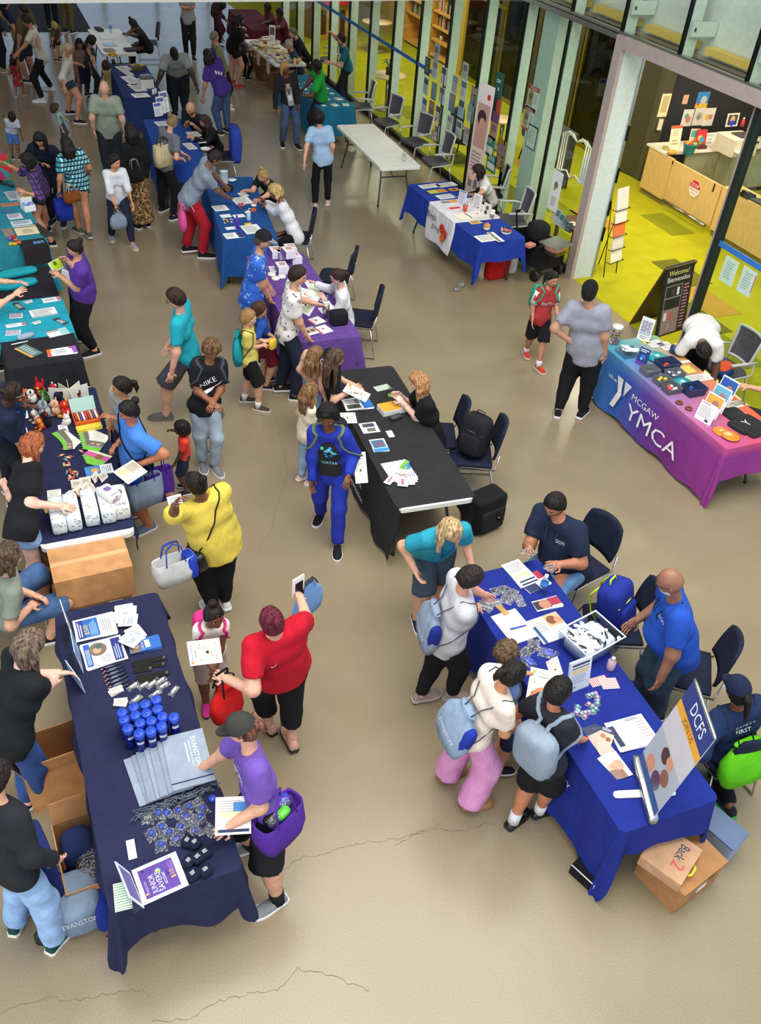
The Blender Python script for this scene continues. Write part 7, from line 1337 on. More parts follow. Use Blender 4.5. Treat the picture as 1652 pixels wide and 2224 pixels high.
# gradient table (YM)
rzy=TB['YM']['ang']
def bin_(label,x,y,l,w,h,c,fill,z=Z):
 t=root_at('basket',label,'basket',x,y,z,rzy,'plastic baskets');mb=MB().m(mat(c,'plain'))
 for s_ in(-1,1):mb.slab((s_*l*.44,-w*.42,0),(s_*l*.44,w*.42,0),(s_*l*.5,w*.5,h),(s_*l*.5,-w*.5,h),.005);mb.slab((-l*.44,s_*w*.42,0),(l*.44,s_*w*.42,0),(l*.5,s_*w*.5,h),(-l*.5,s_*w*.5,h),.005)
 mb.box((0,0,.003),(l*.88,w*.84,.005));mb.obj('basket_body',t)
 for k in range(len(fill)*3):MB().m(mat(fill[k%len(fill)],'gloss')).sq((ru(-.3,.3)*l,ru(-.28,.28)*w,h*.5+ru(0,.02)),(.026,.02,.018),(.8,.8),(8,6)).obj('item',t)
bin_('navy basket holding orange balls on the gradient table',1445,800,.26,.19,.10,'2a3a5e',('d8472a',));bin_('grey empty basket nearest the blue booklet',1408,812,.19,.16,.08,'6a6e76',());bin_('grey basket of white discs on the gradient table',1462,818,.20,.16,.07,'62666e',('d8d8dc','6a6a7a'));bin_('grey basket with yellow pencil on the gradient table',1436,832,.20,.15,.07,'666a72',('e0c040',));bin_('grey basket of red and white bands on the gradient table',1456,850,.20,.15,.07,'5e6268',('e8e0dc','d0404a','e8e4e0'));bin_('navy basket of blue bands on the gradient table',1503,854,.24,.18,.10,'26365c',('2a52a0',))
for x,y,lb in[(1425,778,'far turquoise frisbee on the gradient table'),(1480,834,'near turquoise frisbee on the gradient table')]:t=root_at('frisbee',lb,'frisbee',x,y,Z,0,'frisbees');MB().m(mat('1f9aa6','gloss')).lathe([(.12,0),(.135,.012),(.12,.03),(.08,.036),(0,.038)],n=22).obj('disc',t);MB().m(mat('bfe4e8','paper')).box((0,0,.039),(.05,.05,.002)).obj('logo',t)
t=root_at('candy_jar','tall clear jar of coloured candy on the gradient table corner','jar',1332,745,Z);MB().m(mat('eef2f4','clear')).lathe([(.06,0),(.075,.02),(.075,.17),(.055,.20)],n=18).obj('glass',t);MB().m(mat('ece8e0','gloss')).lathe([(.06,.20),(.065,.205),(.065,.24),(.0,.242)],n=18).obj('lid',t)
for k in range(46):a_,r_=ru(0,6.28),ru(.03,.064);MB().m(mat(('d83a3a','e8b83a','4a9a4a','4a6ad0','e8e4e0','e07ab0')[k%6],'gloss')).sq((r_*math.cos(a_),r_*math.sin(a_),.015+.15*(k/46)),(.013,.013,.012),(1,1),(7,5)).obj('candy',t)
stand('sign_holder','tall sign holder with candy photo on the gradient table','sign',(1381,735),(1408,745),Z,.30,.08,[('r',.1,.14,.9,.75,'b8c0c8')]+[('c',.2+.12*(i%6),.2+.09*(i//6),.05,('d84a4a','4a7ac8','6a4a9a','e8c0c0')[(i*5)%4])for i in range(30)]+[('l',.2,.8,.8,.95,2,LG)],'e8eaec')
t=root_at('tray','clear tray of white cards on the gradient table','tray',1364,768,Z,rzy);MB().m(mat('e4ecf0','clear')).box((0,0,.02),(.26,.22,.04)).obj('tray_body',t)
for k in range(10):o=MB().m(mat('ecebea','paper')).box((0,0,0),(.09,.05,.002)).obj('card',t);o.location=(ru(-.07,.07),ru(-.06,.06),.045+.004*k);o.rotation_euler=(ru(-.2,.2),0,k)
stand('booklet','blue booklet standing in a holder on the gradient table','booklet',(1378,788),(1400,798),Z,.21,.2,[('l',.1,.08,.9,.28,2,'e8ecf8'),('c',.5,.5,.22,'3a6ac0'),('c',.4,.62,.12,'7ab0e8'),('r',0,.8,1,1,'6a3a9a')],'1f3a7a')
bottle2('navy jar with gold lid on the gradient table',1460,766,Z,'23346a','d8c078',.13,.045)
for a in[(1400,738,1432,756,'white form with pen on the gradient table',TXL,'f0efea','up'),(1424,742,1452,762,'second white form beside the jar with gold lid',TXL,'efece4','up'),(1388,736,1402,748,'yellow paper edge behind the sign holder',[],'e6c84a','up'),(1484,810,1538,832,'white lined sheet on the orange side of the gradient table',TXL,'efe8de','up'),(1474,793,1498,812,'yellow notepad near the navy baskets',[],'e8d060','up'),(1474,782,1496,790,'white folded slips near the bent man',[],'eae6e0','up'),(1570,870,1605,888,'white sheet under the black phone',TXL,'eee4de','up')]:QP('paper',a[4],'paper',*a[:4],Z,a[5],.15,col=a[6],top=a[7],n=2)
for k,(x,y,lb)in enumerate([(1474,876,'left brown wooden ring on the gradient table'),(1495,889,'right brown wooden ring on the gradient table')]):mb=MB().m(mat('7a3a22','wood',.3));mb.tube([(.032*math.cos(a),.032*math.sin(a),.015)for a in np.linspace(0,6.28,17)[:-1]],.012,8,closed=True);put(mb,'wooden_ring',lb,'ring',x,y,Z,0,'wooden rings')
for k in range(4):stand('leaflet_rack',('front','second','third','back')[k]+' tier of the white leaflet rack on the gradient table','rack',(1506+13*k,906-13*k),(1540+13*k,926-13*k),Z,.22+.03*k,.25,[('l',.08,.06,.6,.14,1,'6a5a6a'),('l',.1,.22,.9,.8,8,'b0aab0'),('r',.6,.8,.8,.92,'3a3a40')]if k==0 else[('r',.05,.05,.95,.5,('','e0a84a','6ab0c8','2a5aa8')[k]),('c',.6,.4,.2,'b08070')],'f0eef0',group='leaflet rack tiers on gradient table')
for k,(x,y)in enumerate([(1566,938),(1586,948)]):mb=MB().m(mat('e8842c','gloss'));mb.lathe([(.09,0),(.10,.008),(.085,.014),(0,.016)],n=20);put(mb,'orange_disc',('left','right')[k]+' orange plastic disc beside the black tee','disc',x,y,Z+.012*k,0,'orange discs')
t=root_at('folded_tee','folded black tee with white letter on the gradient table','shirt',1618,925,Z,rzy+.2);MB().m(cl('2a2a2c')).sq((0,0,.02),(.19,.13,.022),(.3,.3),(18,6)).obj('tee_body',t);MB().m(cl('2a2a2c')).sq((.02,-.16,.02),(.17,.06,.016),(.4,.4),(14,6)).obj('sleeve',t);mb=MB();sheet(mb,(-.07,.06,.044),(.05,.06,.044),(-.07,-.06,.044),[('t',.2,.9,.8,'Y','e8e8e8')]);mb.obj('letter',t)
mb=MB().m(cl('2a2a2c'));mb.sq((0,0,.015),(.12,.10,.016),(.35,.35),(16,6));put(mb,'black_pouch','small dark pouch below the black phone','pouch',1590,900,Z,rzy);mb=MB().m(mat('1c1e22','gloss',.15));mb.prism(rrect(.15,.075,.012,3),0,.01);put(mb,'phone','black phone on the red side of the gradient table','phone',1603,876,Z,.1)
t=empty('crossbody_bag',A(1568,808,.50),.3,'orange and blue bag lying on the grey armchair','bag');MB().m(cl('d8552c')).sq((0,0,.05),(.16,.10,.055),(.5,.5),(16,8)).obj('bag_body',t);MB().m(cl('1f3f7a')).sq((-.05,-.06,.04),(.13,.06,.05),(.5,.5),(14,8)).obj('blue_panel',t)
# royal blue table, lower right (DC)
for a in[([(1087,1230),(1125,1216),(1172,1248),(1135,1278)],'white and tan printed form at the far end of the royal blue table',[('l',.1,.1,.9,.45,6,LG),('r',.1,.5,.9,.65,'e0cfa0'),('r',.1,.78,.95,.84,'2a3058'),('r',.1,.9,.95,.96,'2a3058')],'f2f1ee','up',4),([(1120,1262),(1165,1240),(1170,1262),(1136,1295)],'navy and red brochures under the printed form',[('r',0,0,.5,1,'27305c'),('r',.7,0,1,.5,'a82a4a')],'e8e4ea','up',3),([(1153,1310),(1207,1296),(1222,1315),(1167,1331)],'brochure with maroon panel on the royal blue table',[('r',0,.1,.6,.9,'3a2a34'),('c',.4,.5,.22,'b07a64'),('r',.6,.05,1,.8,'a02a48')],'f0eef2','up',5),([(1142,1352),(1205,1330),(1222,1385),(1180,1402)],'white flyer with children photo on the royal blue table',[('r',.5,0,1,.5,'d8a888'),('c',.7,.25,.16,'7a4a34'),('c',.88,.32,.12,'c88a6a'),('l',.1,.2,.5,.6,5,LG),('r',.02,.3,.12,1,'2a4a7a'),('t',.3,.9,.08,'DCFS','2a3a6a')],'f4f2f0','up',4),([(1310,1575),(1390,1553),(1420,1612),(1356,1635)],'stack of white information sheets with navy band',[('r',.02,.15,.16,.85,'27304e'),('l',.5,.05,.9,.14,2,'3a3a5a'),('l',.72,.2,.95,.8,6,'a8a0a8')],'f2f2f0','up',6)]:quad_page('brochure',a[1],'brochure',a[0],Z,a[2],col=a[3],top=a[4],n=a[5],th=.003,fan=.015)
t=quad_page('clipboard_form','clipboard with white sign up sheet and blue pen','clipboard',[(1065,1340),(1118,1322),(1152,1382),(1118,1400)],Z,[('l',.3,.2,.9,.8,8,'c8c8cc')],top='up',col='f2f1ef',th=.005)
mb=MB().m(mat('b08a5a','card'));put(obox(mb,.05,.12,.012),'clipboard_clip','metal clip board edge of the sign up sheet','clip',1090,1326,Z,.2);mb=MB().m(mat('2a4ac0','gloss'));mb.tube([(-.07,0,.01),(.07,0,.01)],.006,6);put(mb,'pen','blue pen lying across the sign up sheet','pen',1124,1364,Z+.006,ang((1108,1368),(1140,1360),Z))
def dark(t):
 for k in range(4):MB().m(mat('26282e','gloss')).sq((-.05+.035*k,.012*(-1)**k,.012),(.022,.012,.008),(.9,.9),(8,6)).obj('sunglasses',t)
def white_(t):MB().m(mat('e8e8ea','gloss')).tube([(-.06,-.01,.012),(.05,.02,.012)],.006,6).obj('stick',t)
def bluei(t):MB().m(mat('3a52c0','gloss')).sq((0,0,.014),(.05,.03,.010),(.6,.6),(10,6)).obj('blue_card',t)
for i,(x,y,l,w,f,lb)in enumerate([(1085,1283,.16,.09,dark,'clear packet of black pieces beside the wallet forms'),(1105,1295,.20,.11,dark,'large clear packet of black pieces near the water bottle'),(1128,1305,.14,.08,None,'clear empty packet beside the black pieces'),(1052,1318,.14,.08,white_,'clear packet of white sticks left of the clipboard'),(1070,1310,.16,.09,white_,'clear packet of white sticks above the clipboard'),(1140,1418,.14,.09,dark,'clear packet of black pieces under the clipboard'),(1158,1402,.13,.10,dark,'clear packet of black pieces nearest the children flyer'),(1148,1438,.11,.08,bluei,'clear packet with blue card nearest the small child'),(1190,1420,.15,.10,bluei,'clear packet with blue card behind the standing sheet'),(1170,1520,.12,.08,dark,'clear packet beside the boy hand')]):film(lb,x,y,Z,i*.7,l,w,.03,f,None,60+i)
bottle2('clear water bottle on the royal blue table',1177,1287,Z,'e4eef6','f2f6f8',.20,.034,clear=True)
t=root_at('tote_tub','clear plastic tub full of popper toys on the royal blue table','tub',1275,1408,Z,ang((1210,1430),(1330,1400),Z)+.25);W_t,L_t,H_t=.40,.32,.17;tm=mat('eef2f6','clear');mb=MB().m(tm)
for s_ in(-1,1):mb.slab((s_*W_t*.45,-L_t*.44,0),(s_*W_t*.45,L_t*.44,0),(s_*W_t*.5,L_t*.5,H_t),(s_*W_t*.5,-L_t*.5,H_t),.004);mb.slab((-W_t*.45,s_*L_t*.44,0),(W_t*.45,s_*L_t*.44,0),(W_t*.5,s_*L_t*.5,H_t),(-W_t*.5,s_*L_t*.5,H_t),.004)
mb.obj('tub_body',t);MB().m(mat('e8eef2','gloss',.2)).tube([(x*W_t/2,y*L_t/2,H_t)for x,y in((-1,-1),(1,-1),(1,1),(-1,1))],.008,6,closed=True).obj('rim',t);MB().m(mat('c9d0d8','gloss',.3)).sq((0,0,.07),(W_t*.43,L_t*.42,.07),(.3,.3),(16,6)).obj('packets_below',t)
for k in range(46):x,y=ru(-.42,.42)*W_t,ru(-.42,.42)*L_t;o=MB().m(mat(('ecebe8','e6e2da','2c2e34','dfe8ec','f0f0ee')[k%5],'gloss')).sq((0,0,0),(.024,.016,.010)if k%5!=2 else(.04,.009,.008),(.9,.9),(9,6)).obj('popper',t);o.location=(x,y,.135+ru(0,.025));o.rotation_euler=(ru(-.5,.5),ru(-.5,.5),k)
stand('sign_holder','tall white information sheet in clear stand on the royal blue table','sign',(1232,1508),(1278,1490),Z,.28,.2,[('r',.1,.08,.9,.14,'2a2c44'),('r',.1,.2,.9,.23,'2a2c44'),('r',.1,.27,.9,.42,'e0d0a0'),('l',.12,.46,.88,.75,6,'b8b8c4'),('c',.3,.85,.05,'6a8ad0')],'dfe4f0',th=.02)
bottle2('pink and white drink can on the royal blue table',1324,1452,Z,'c8a8b4','c8ccd0',.125,.033)
rd=[('c',.07+.1*i,.1+.16*j,.036,'d04038')for i in range(10)for j in range(6)]
for i,q in enumerate([[(1275,1476),(1312,1466),(1322,1484),(1280,1494)],[(1300,1474),(1336,1472),(1346,1494),(1292,1494)]]):quad_page('sticker_sheet',('left','right')[i]+' sheet of red dot stickers on the royal blue table','stickers',q,Z+.002*i,rd,top='up',col='f4e8e4')
def pop(t):
 for k in range(3):MB().m(mat(('8ad0b0','9ab0e8','e8a8b8')[k],'gloss')).sq((-.03+.03*k,0,.016),(.014,.014,.008),(1,1),(8,6)).obj('popper',t)
for i,(x,y)in enumerate([(1285,1510),(1296,1523),(1285,1536),(1278,1548),(1252,1543),(1262,1552)]):film('clear packet of coloured poppers by the boy with grey backpack',x,y,Z,i,.10,.05,.02,pop,'popper packets',80+i)
for i in range(12):quad_page('brochure','narrow brochure with children photo in the fan nearest the boy','brochure',[(1262+4*i,1582-.5*i),(1292+4*i,1572+1.5*i),(1318+2.0*i,1632-1.5*i),(1285+2.5*i,1645-3*i)],Z+.003*i,[('r',0,0,1,.3,'2c3458'),('l',.1,.05,.9,.25,3,'c8ccdc'),('r',0,.3,1,1,'d0b0a0'),('c',.3,.6,.2,'b07050'),('c',.7,.7,.2,'8a5a44')],top='up',th=.0025,group='fanned children brochures')
for i in range(4):quad_page('brochure','narrow white brochure in the pile by the banner foot','brochure',[(1296+6*i,1648-3*i),(1318+6*i,1630+i),(1362+3*i,1676+1*i),(1340+4*i,1694-i)],Z+.003*i,[('r',0,0,.4,.55,'8a6a5a'),('c',.5,.4,.2,'c89a80'),('l',.2,.6,.9,.8,3,'a0988c')],top='left',th=.0025,group='white brochures by banner')
t=stand('table_banner','tabletop roll up banner with family photo, tilted on the royal blue table','banner',(1385,1648),(1418,1776),Z+.05,.86,.16,[('r',0,0,1,.22,'2c3a7c'),('t',.3,.17,.11,'DCFS','e8ecf4',.5),('r',0,.22,1,.30,'e0a030'),('t',.3,.285,.05,'JOIN US','3a2a1a',.4),('r',0,.30,1,.55,'c4bfc4'),('l',.3,.36,.8,.46,4,'8a8aa0'),('r',0,.55,1,1,'a8adb8'),('c',.45,.62,.13,'4a3028'),('c',.62,.60,.11,'c89078'),('c',.70,.72,.13,'8a5a44'),('c',.40,.76,.12,'d86a3a'),('c',.58,.84,.15,'6a3a6a'),('c',.28,.84,.14,'c88a70'),('r',0,.90,1,1,'2f5088')],'c0c2ca',.006,leg=False)
pl_,pr_=A(1385,1648,Z),A(1418,1776,Z);bw=np.linalg.norm(pl_-pr_);ub=nz(pr_-pl_);nb=np.cross(ub,UP)
def inb(mb,nm):o=mb.obj(nm,t);return o
mb=MB().m(alum);mb.sq((0,0,-.012),(bw/2+.03,.035,.032),(.2,.3),(14,6),(ub,nb,UP));inb(mb,'base_case');mb=MB().m(mat('d8dcdc','plain'));mb.sq(ub*.02,(.028,.22,.008),(.2,.3),(12,6),(ub,nz(nb+ub*.1),UP));o=inb(mb,'foot_bar');o.location=(0,0,-.04)
mb=MB().m(alum);upb=nz(UP-nb*math.sin(.16));mb.sq(upb*.86,(bw/2+.01,.01,.012),(.3,.3),(10,6),(ub,nb,UP));inb(mb,'top_rail')
t2=root_at('phone','black phone with blue lanyard loop behind the banner','phone',1467,1674,Z,.9);MB().m(mat('1a1c20','gloss',.15)).prism(rrect(.16,.08,.012,3),0,.01).obj('phone_body',t2);MB().m(mat('4a8ad8','cloth')).tube([(-.05,.02,.012),(.0,.05,.02),(.06,.02,.014),(.03,-.03,.014)],.005,6).obj('loop',t2)
t=root_at('cardboard_box','large brown lidded carton under the royal blue table end','box',1462,1905,0,ang((1425,1970),(1545,1880))+.02);carton(t,.44,.36,.27,cb2,tape=False);MB().m(cb2).box((0,0,.255),(.46,.38,.06)).obj('lid',t);MB().m(mat('1c140c','plain')).box((.06,-.1915,.25),(.05,.004,.008)).obj('slot',t);MB().m(mat('eae6e0','paper')).box((.02,-.1825,.13),(.09,.004,.05)).obj('address_label',t);MB().m(mat('1c140c','plain')).box((-.2315,0,.25),(.004,.10,.02)).obj('hand_hole',t)
t=root_at('shallow_box','shallow carton marked Back with yellow handle on the large carton','box',1450,1868,.287,ang((1425,1970),(1545,1880))+.28);MB().m(mat('bf9470','card')).box((0,0,.045),(.34,.30,.09)).obj('box_body',t);MB().m(mat('d8dc28','plain')).tube([(-.05,-.152,.05),(-.03,-.17,.06),(.03,-.17,.06),(.05,-.152,.05)],.008,6).obj('handle',t);mb=MB();sheet(mb,(.14,-.11,.0905),(-.12,-.11,.0905),(.14,.0,.0905),[('t',.1,.8,.6,'Back','2a3050',.5),('t',.66,.75,.8,'2','d04a4a')]);mb.obj('lettering',t)
t=root_at('soft_case','black soft case with white piping under the royal blue cloth','bag',1290,1885,0,.35);MB().m(cl('16161a')).box((0,0,.055),(.34,.2,.11)).obj('case_body',t);MB().m(mat('e0e0e0','plain')).tube([(-.172,-.10,0),(-.172,-.10,.11),(-.172,.10,.11)],.005,5).obj('piping',t)
t=root_at('blue_box','pale blue storage box under the right end of the royal blue table','box',1545,1835,0,.3);carton(t,.2,.3,.24,mat('9aa8c0','plain'),tape=False);MB().m(mat('5a6a8a','plain')).box((0,0,.245),(.21,.31,.02)).obj('lid',t)
p=A(1335,1352,.47);backpack('backpack','royal blue backpack with lime piping on a navy chair',p,.5,.34,.24,.42,'1f2f8e','b8d820',-.25)
# bags worn and carried
def dep(J):return.047*J['fat']**.9*J['h']+.018
def worn(J,name,label,w,d,h,col,strap,v=.17,flap=None,text=None,cord=False,cat='backpack',side=0.,e=None):
 e=e or((.75,.85)if cord else(.5,.55));d=d*(.8 if cord else 1)
 S,F,s,H_=J['S'],J['Fd'],J['s'],J['h'];c=J['pel']+s*v*H_-F*(dep(J)+d*.42)+S*side;t=empty(name,J['base'],0,label,cat);b=J['base']
 (bagmesh(MB().m(cl(col)),c-b,w*1.1,d*1.15,h*1.12,(S,F,s),'sack')if cord else MB().m(cl(col)).sq(c-b,(w/2,d/2,h/2),e,(18,12),(S,F,s))).obj('bag_body',t)
 if flap:MB().m(cl(flap)).sq(c-b+S*w*.40+s*h*.0,(w*.13,d*.42,h*.40),(.8,.8),(12,8),(S,F,s)).obj('side_panel',t)
 for sg in(-1,1):
  tp=c+s*h*.46+S*sg*w*.14;pts=[tp,J['pel']+s*.318*H_+S*sg*.062*H_-F*.02*H_,J['pel']+s*.300*H_+S*sg*.066*H_+F*.055*H_*J['fat']**.5,J['pel']+s*.21*H_+S*sg*.088*H_+F*(dep(J)-.01),J['pel']+s*.12*H_+S*sg*.115*H_*J['fat']**.4,c-s*h*.42+S*sg*w*.42]
  MB().m(cl(strap)).tube(hug(J,pts),.0045 if cord else.017*H_/1.5,6,flat=1 if cord else.45).obj('cord' if cord else 'shoulder_strap',t)
 if text:
  V,F2,wd_=text2d(text);k=w*.62/wd_;bv=bvh(t.children[0]);mb=MB().m(mat('eef0f4','paper'));nrm=Vector(-F)
  for(dy,kk)in((-.20,1.),(-.27,.28)):
   VV=[]
   for x,y in V:
    p=c-b+S*(x-wd_/2)*k+s*(h*dy+y*k*kk)-F*.5;hit=bv.ray_cast(Vector(p),-nrm);VV.append(hit[0]+nrm*.004 if hit[0]is not None else Vector(p+F*.5))
   mb.add(VV,F2)
  mb.obj('lettering',t)
 return t
worn(PPL['greybag'],'drawstring_bag','grey blue drawstring bag reading EVANSTON on the woman in grey tee',.34,.15,.38,'8fa0b6','5a5e66',.06,'1f2f8a','EVANSTON',True,'bag')
worn(PPL['cream'],'drawstring_bag','pale blue drawstring bag reading EVANSTON on the girl in cream tee',.34,.16,.38,'92a8c2','5a5e66',.035,'2336a0','EVANSTON',True,'bag')
worn(PPL['kidyellow'],'drawstring_bag','turquoise drawstring bag on the boy in yellow tee',.30,.14,.34,'1f9aa6','1a1a1e',.10,cord=True,cat='bag')
worn(PPL['navycap'],'drawstring_bag','lime green drawstring bag hanging on the woman in navy cap',.38,.16,.42,'6ad41e','2a2a2e',.04,cord=True,cat='bag')
worn(PPL['boyblack'],'backpack','light grey backpack on the boy in black tee',.32,.18,.36,'8d9cac','8d9cac',.14,side=.04)
worn(PPL['kidolive'],'backpack','olive green backpack on the small tousled child',.24,.14,.28,'5a5e3a','5a5e3a',.16)
worn(PPL['hoodie'],'backpack','dark backpack with olive straps on the boy in blue hoodie',.28,.16,.40,'23252a','6a7a5a',.17)
worn(PPL['faith'],'backpack','green backpack on the child in red tee',.26,.16,.34,'2aa07c','2fae88',.15);worn(PPL['girlpink'],'backpack','pink backpack on the small girl with hair bun',.22,.13,.26,'d8337e','d8337e',.16);worn(PPL['nike'],'backpack','dark backpack with grey straps on the boy in black tee and joggers',.26,.14,.36,'26282c','3f4852',.17)
def tote(label,loc,rz,w,d,h,col,handle,name='tote_bag',hl_=.16,inside=(),text=None,e=(.22,.3)):
 t=empty(name,loc-UP*(h+hl_),rz,label,'bag');bagmesh(MB().m(cl(col)),(0,0,h/2),w,d,h,np.eye(3),'sack' if name=='drawstring_bag' else 'tote').obj('bag_body',t)
 for y in(-d*.4,d*.4):MB().m(cl(handle)).tube([(-w*.24,y,h*.92),(-w*.18,y*.5,h+hl_*.8),(0,y*.2,h+hl_),(w*.18,y*.5,h+hl_*.8),(w*.24,y,h*.92)],.010,6,flat=.5).obj('handle',t)
 for k,c in enumerate(inside):MB().m(mat(c,'film' if c=='f0f0f0' else 'gloss')).sq((ru(-.25,.25)*w,ru(-.2,.2)*d,h*.99),(.05,.03,.03),(.5,.5),(10,6)).obj('contents',t)
 return t
J=PPL['cap'];tote('purple tote bag full of giveaways on the arm of the woman in dark cap',A(604,1728,1.12),.5,.34,.20,.28,'5c2fa0','5c2fa0',inside=('17171a','f0f0f0','5ac83a','f0f0f0','2a4ac0'))
t=tote('purple tote bag hanging from the woman in bright blue tee',A(338,990,.92),.2,.28,.14,.34,'4a2688','4a2688');tote('grey and blue tote bag hanging from the woman in bright blue tee',A(306,1008,.93),.3,.36,.14,.30,'8a9ab0','1f3fae',inside=('1f3fae','1f3fae'))
J=PPL['mother'];t=empty('crossbody_bag',J['base'],0,'black crossbody bag on the woman in bright blue tee','bag');c=J['pel']+J['s']*.06*J['h']-J['S']*.13*J['h']-J['base']+J['F']*.03;MB().m(cl('17171a')).sq(c,(.13,.05,.07),(.4,.4),(14,8),(J['F'],J['S'],J['s'])).obj('bag_body',t)
def strap_over(t,J,p_end,sg,r=.012,colr='17171a'):
 h_=J['h'];b=J['base'];up_=J['pel']+J['s']*.315*h_+J['S']*sg*.06*h_;fr_=J['pel']+J['s']*.2*h_+J['Fd']*(dep(J)+.012);bk_=J['pel']+J['s']*.2*h_-J['Fd']*(dep(J)+.012)
 MB().m(cl(colr)).tube(hug(J,[p_end+b,bk_,J['pel']+J['s']*.28*h_+J['S']*sg*.05*h_-J['Fd']*(dep(J))*.8,up_,J['pel']+J['s']*.27*h_+J['S']*sg*.05*h_+J['Fd']*dep(J)*.85,fr_,p_end+b]),r,6,flat=.5).obj('strap',t)
strap_over(t,J,c,1)
J=PPL['yellow'];t=empty('purse',J['base'],0,'black leather purse on the woman in yellow blouse','bag');c=J['pel']-J['s']*.02*J['h']-J['S']*.13*J['h']-J['base']-J['F']*.05;MB().m(mat('141416','gloss',.35)).sq(c,(.11,.05,.10),(.4,.4),(14,8),(J['F'],J['S'],J['s'])).obj('bag_body',t);strap_over(t,J,c,1,.009)
t=tote('white and blue tote bag hanging beside the woman in yellow blouse',A(372,1180,1.05),.2,.34,.16,.24,'dcdcd8','2a48c0');MB().m(cl('2a48c0')).sq((.14,0,.12),(.05,.085,.12),(.4,.4),(12,8)).obj('blue_panel',t)
J=PPL['red'];tote('red drawstring bag hanging from the left hand of the woman in red',J['HL']+np.array([.06,-.04,.05]),.4,.26,.16,.34,'d81f1c','17171a','drawstring_bag');t=tote('pale blue drawstring bag held up by the woman in red',J['HR']+np.array([.10,.06,.02]),.5,.34,.05,.34,'7aa4d8','3a3a40','drawstring_bag',.03)
mb=MB().m(mat('f0eeec','paper'));mb.box((0,0,.08),(.11,.012,.17));mb.m(mat('17171a','gloss'));mb.box((0,-.01,.06),(.07,.006,.12));put(mb,'folded_papers','folded white papers and black phone in raised right hand','papers',0,0,0,.4,loc=J['HR']-UP*.02)
tote('canvas tote bag with dark straps on the back of the woman in grey tee',PPL['tote']['N']-PPL['tote']['F']*.17-UP*.02,.55,.36,.14,.34,'d8c49a','2c241e',hl_=.1);tote('clear crinkled bag carried by the boy in white sweatshirt',PPL['boywhite']['HR']+UP*.04,.2,.26,.12,.26,'8a98ac','4a4e56','drawstring_bag',.05,e=(.9,.8));tote('pink drawstring bag hanging beside the red track pants',A(393,440,.92),.2,.10,.2,.36,'e05a9a','e05a9a','drawstring_bag',.06,e=(.6,.6))
tote('bright blue tote bag between the women at the prize wheel',A(133,420,.80),.2,.26,.14,.32,'20329a','20329a',hl_=.08);tote('brown leather purse on the woman in teal plaid',A(152,402,.95),.5,.26,.10,.15,'8a4a20','c8b09a','purse',.1,e=(.7,.7));tote('black leather handbag on the woman in leopard skirt',A(290,345,1.2),.2,.26,.12,.22,'151518','8a8a8a','handbag',.12);tote('blue drawstring bag on the older person in olive top',PPL['vest']['N']+PPL['vest']['S']*.05-PPL['vest']['Fd']*.14,.2,.26,.14,.34,'2a3fae','2a3fae','drawstring_bag',.05,e=(.6,.6))
# sheets and small things held in hands
def held(label,a,b,d,prints=(),col='f3f1ee',name='event_sheet',cat='paper',th=.003):
 a,b,d=ortho(A(*a),A(*b),A(*d));c=(b+d)/2;mb=MB().m(mat(col,'paper'));q=[a-c,b-c,b+d-a-c,d-c];n=-nz(np.cross(b-a,d-a));mb.slab(*q,-th,n);sheet(mb,q[0],q[1],q[3],prints,.0008);return tag(mb.obj(name,loc=c),label,cat)
held('bingo event sheet held by the boy in blue hoodie',(766,983,1.0),(793,981,1.0),(745,1047,.80),bingo);held('bingo event sheet held by the small girl and the woman in red',(413,1447,.86),(405,1394,1.0),(484,1458,.86),bingo);held('front bingo event sheet held by the man in print shirt',(660,632,1.15),(692,650,1.15),(648,672,.98),bingo);held('rear bingo event sheet held by the man in print shirt',(646,622,1.18),(684,632,1.18),(640,655,1.02),bingo)
held('bingo event sheet held by the girl in black tee',(755,832,.98),(805,856,.98),(745,850,.92),bingo);held('bingo event sheet held between the girl and boy at the royal blue table',(1153,1448,1.0),(1218,1462,1.0),(1143,1532,.86),bingo);held('second bingo event sheet behind the boy with grey backpack',(1185,1438,.95),(1210,1425,.95),(1200,1475,.85),bingo);held('open magazine in the hand of the woman in bright blue tee',(245,1025,1.0),(288,998,1.0),(278,1052,.95),[('r',.08,.1,.5,.5,'e8c898'),('c',.7,.4,.16,'8a5a48'),('r',.5,.1,.95,.6,'b8a898'),('t',.1,.9,.1,'Family','a05a3a')],'f0e8dc','magazine','magazine')
held('white and navy bank flyer held by the woman in dark cap',(468,1732,1.0),(545,1728,1.0),(490,1810,.92),[('l',.1,.1,.9,.5,6,'b8b4a8'),('r',.08,.4,.7,.55,'ead8a8'),('r',.08,.86,.95,.94,'22264a'),('r',.5,.15,.95,.4,'4a86c8')],'f0ede6','flyer','flyer');held('lime green booklet read by the woman in purple tee',(104,572,1.18),(126,560,1.18),(118,592,1.08),[('r',.1,.05,1,.9,'b8d822'),('c',.5,.3,.15,'5a6a1a')],'e8ece8','booklet','booklet');held('white folded packet under the green booklet',(134,584,1.12),(158,594,1.12),(134,606,1.0),TXL,'ececf0','booklet','booklet',.03);held('white candy packet held up by the woman in yellow blouse',(362,1080,1.28),(392,1072,1.28),(368,1106,1.2),TXL,'e8e8e4','snack_packet','packet',.015)
J=PPL['sunglasses'];mb=MB().m(mat('17171a','gloss',.15));mb.prism(rrect(.15,.075,.01,3),0,.01);put(mb,'phone','black phone held by the woman with sunglasses on her head','phone',0,0,0,.4,loc=(J['HL']+J['HR'])/2+UP*.02)
for key,lb,x in(('navy','clear packet in the right hand of the man in navy polo','HR'),('navy','clear packet in the left hand of the man in navy polo','HL')):J=PPL[key];t=film(lb,0,0,0,.5,.12,.10,.05,None,None,95);t.location=J[x]+np.array([0,0,-.03])
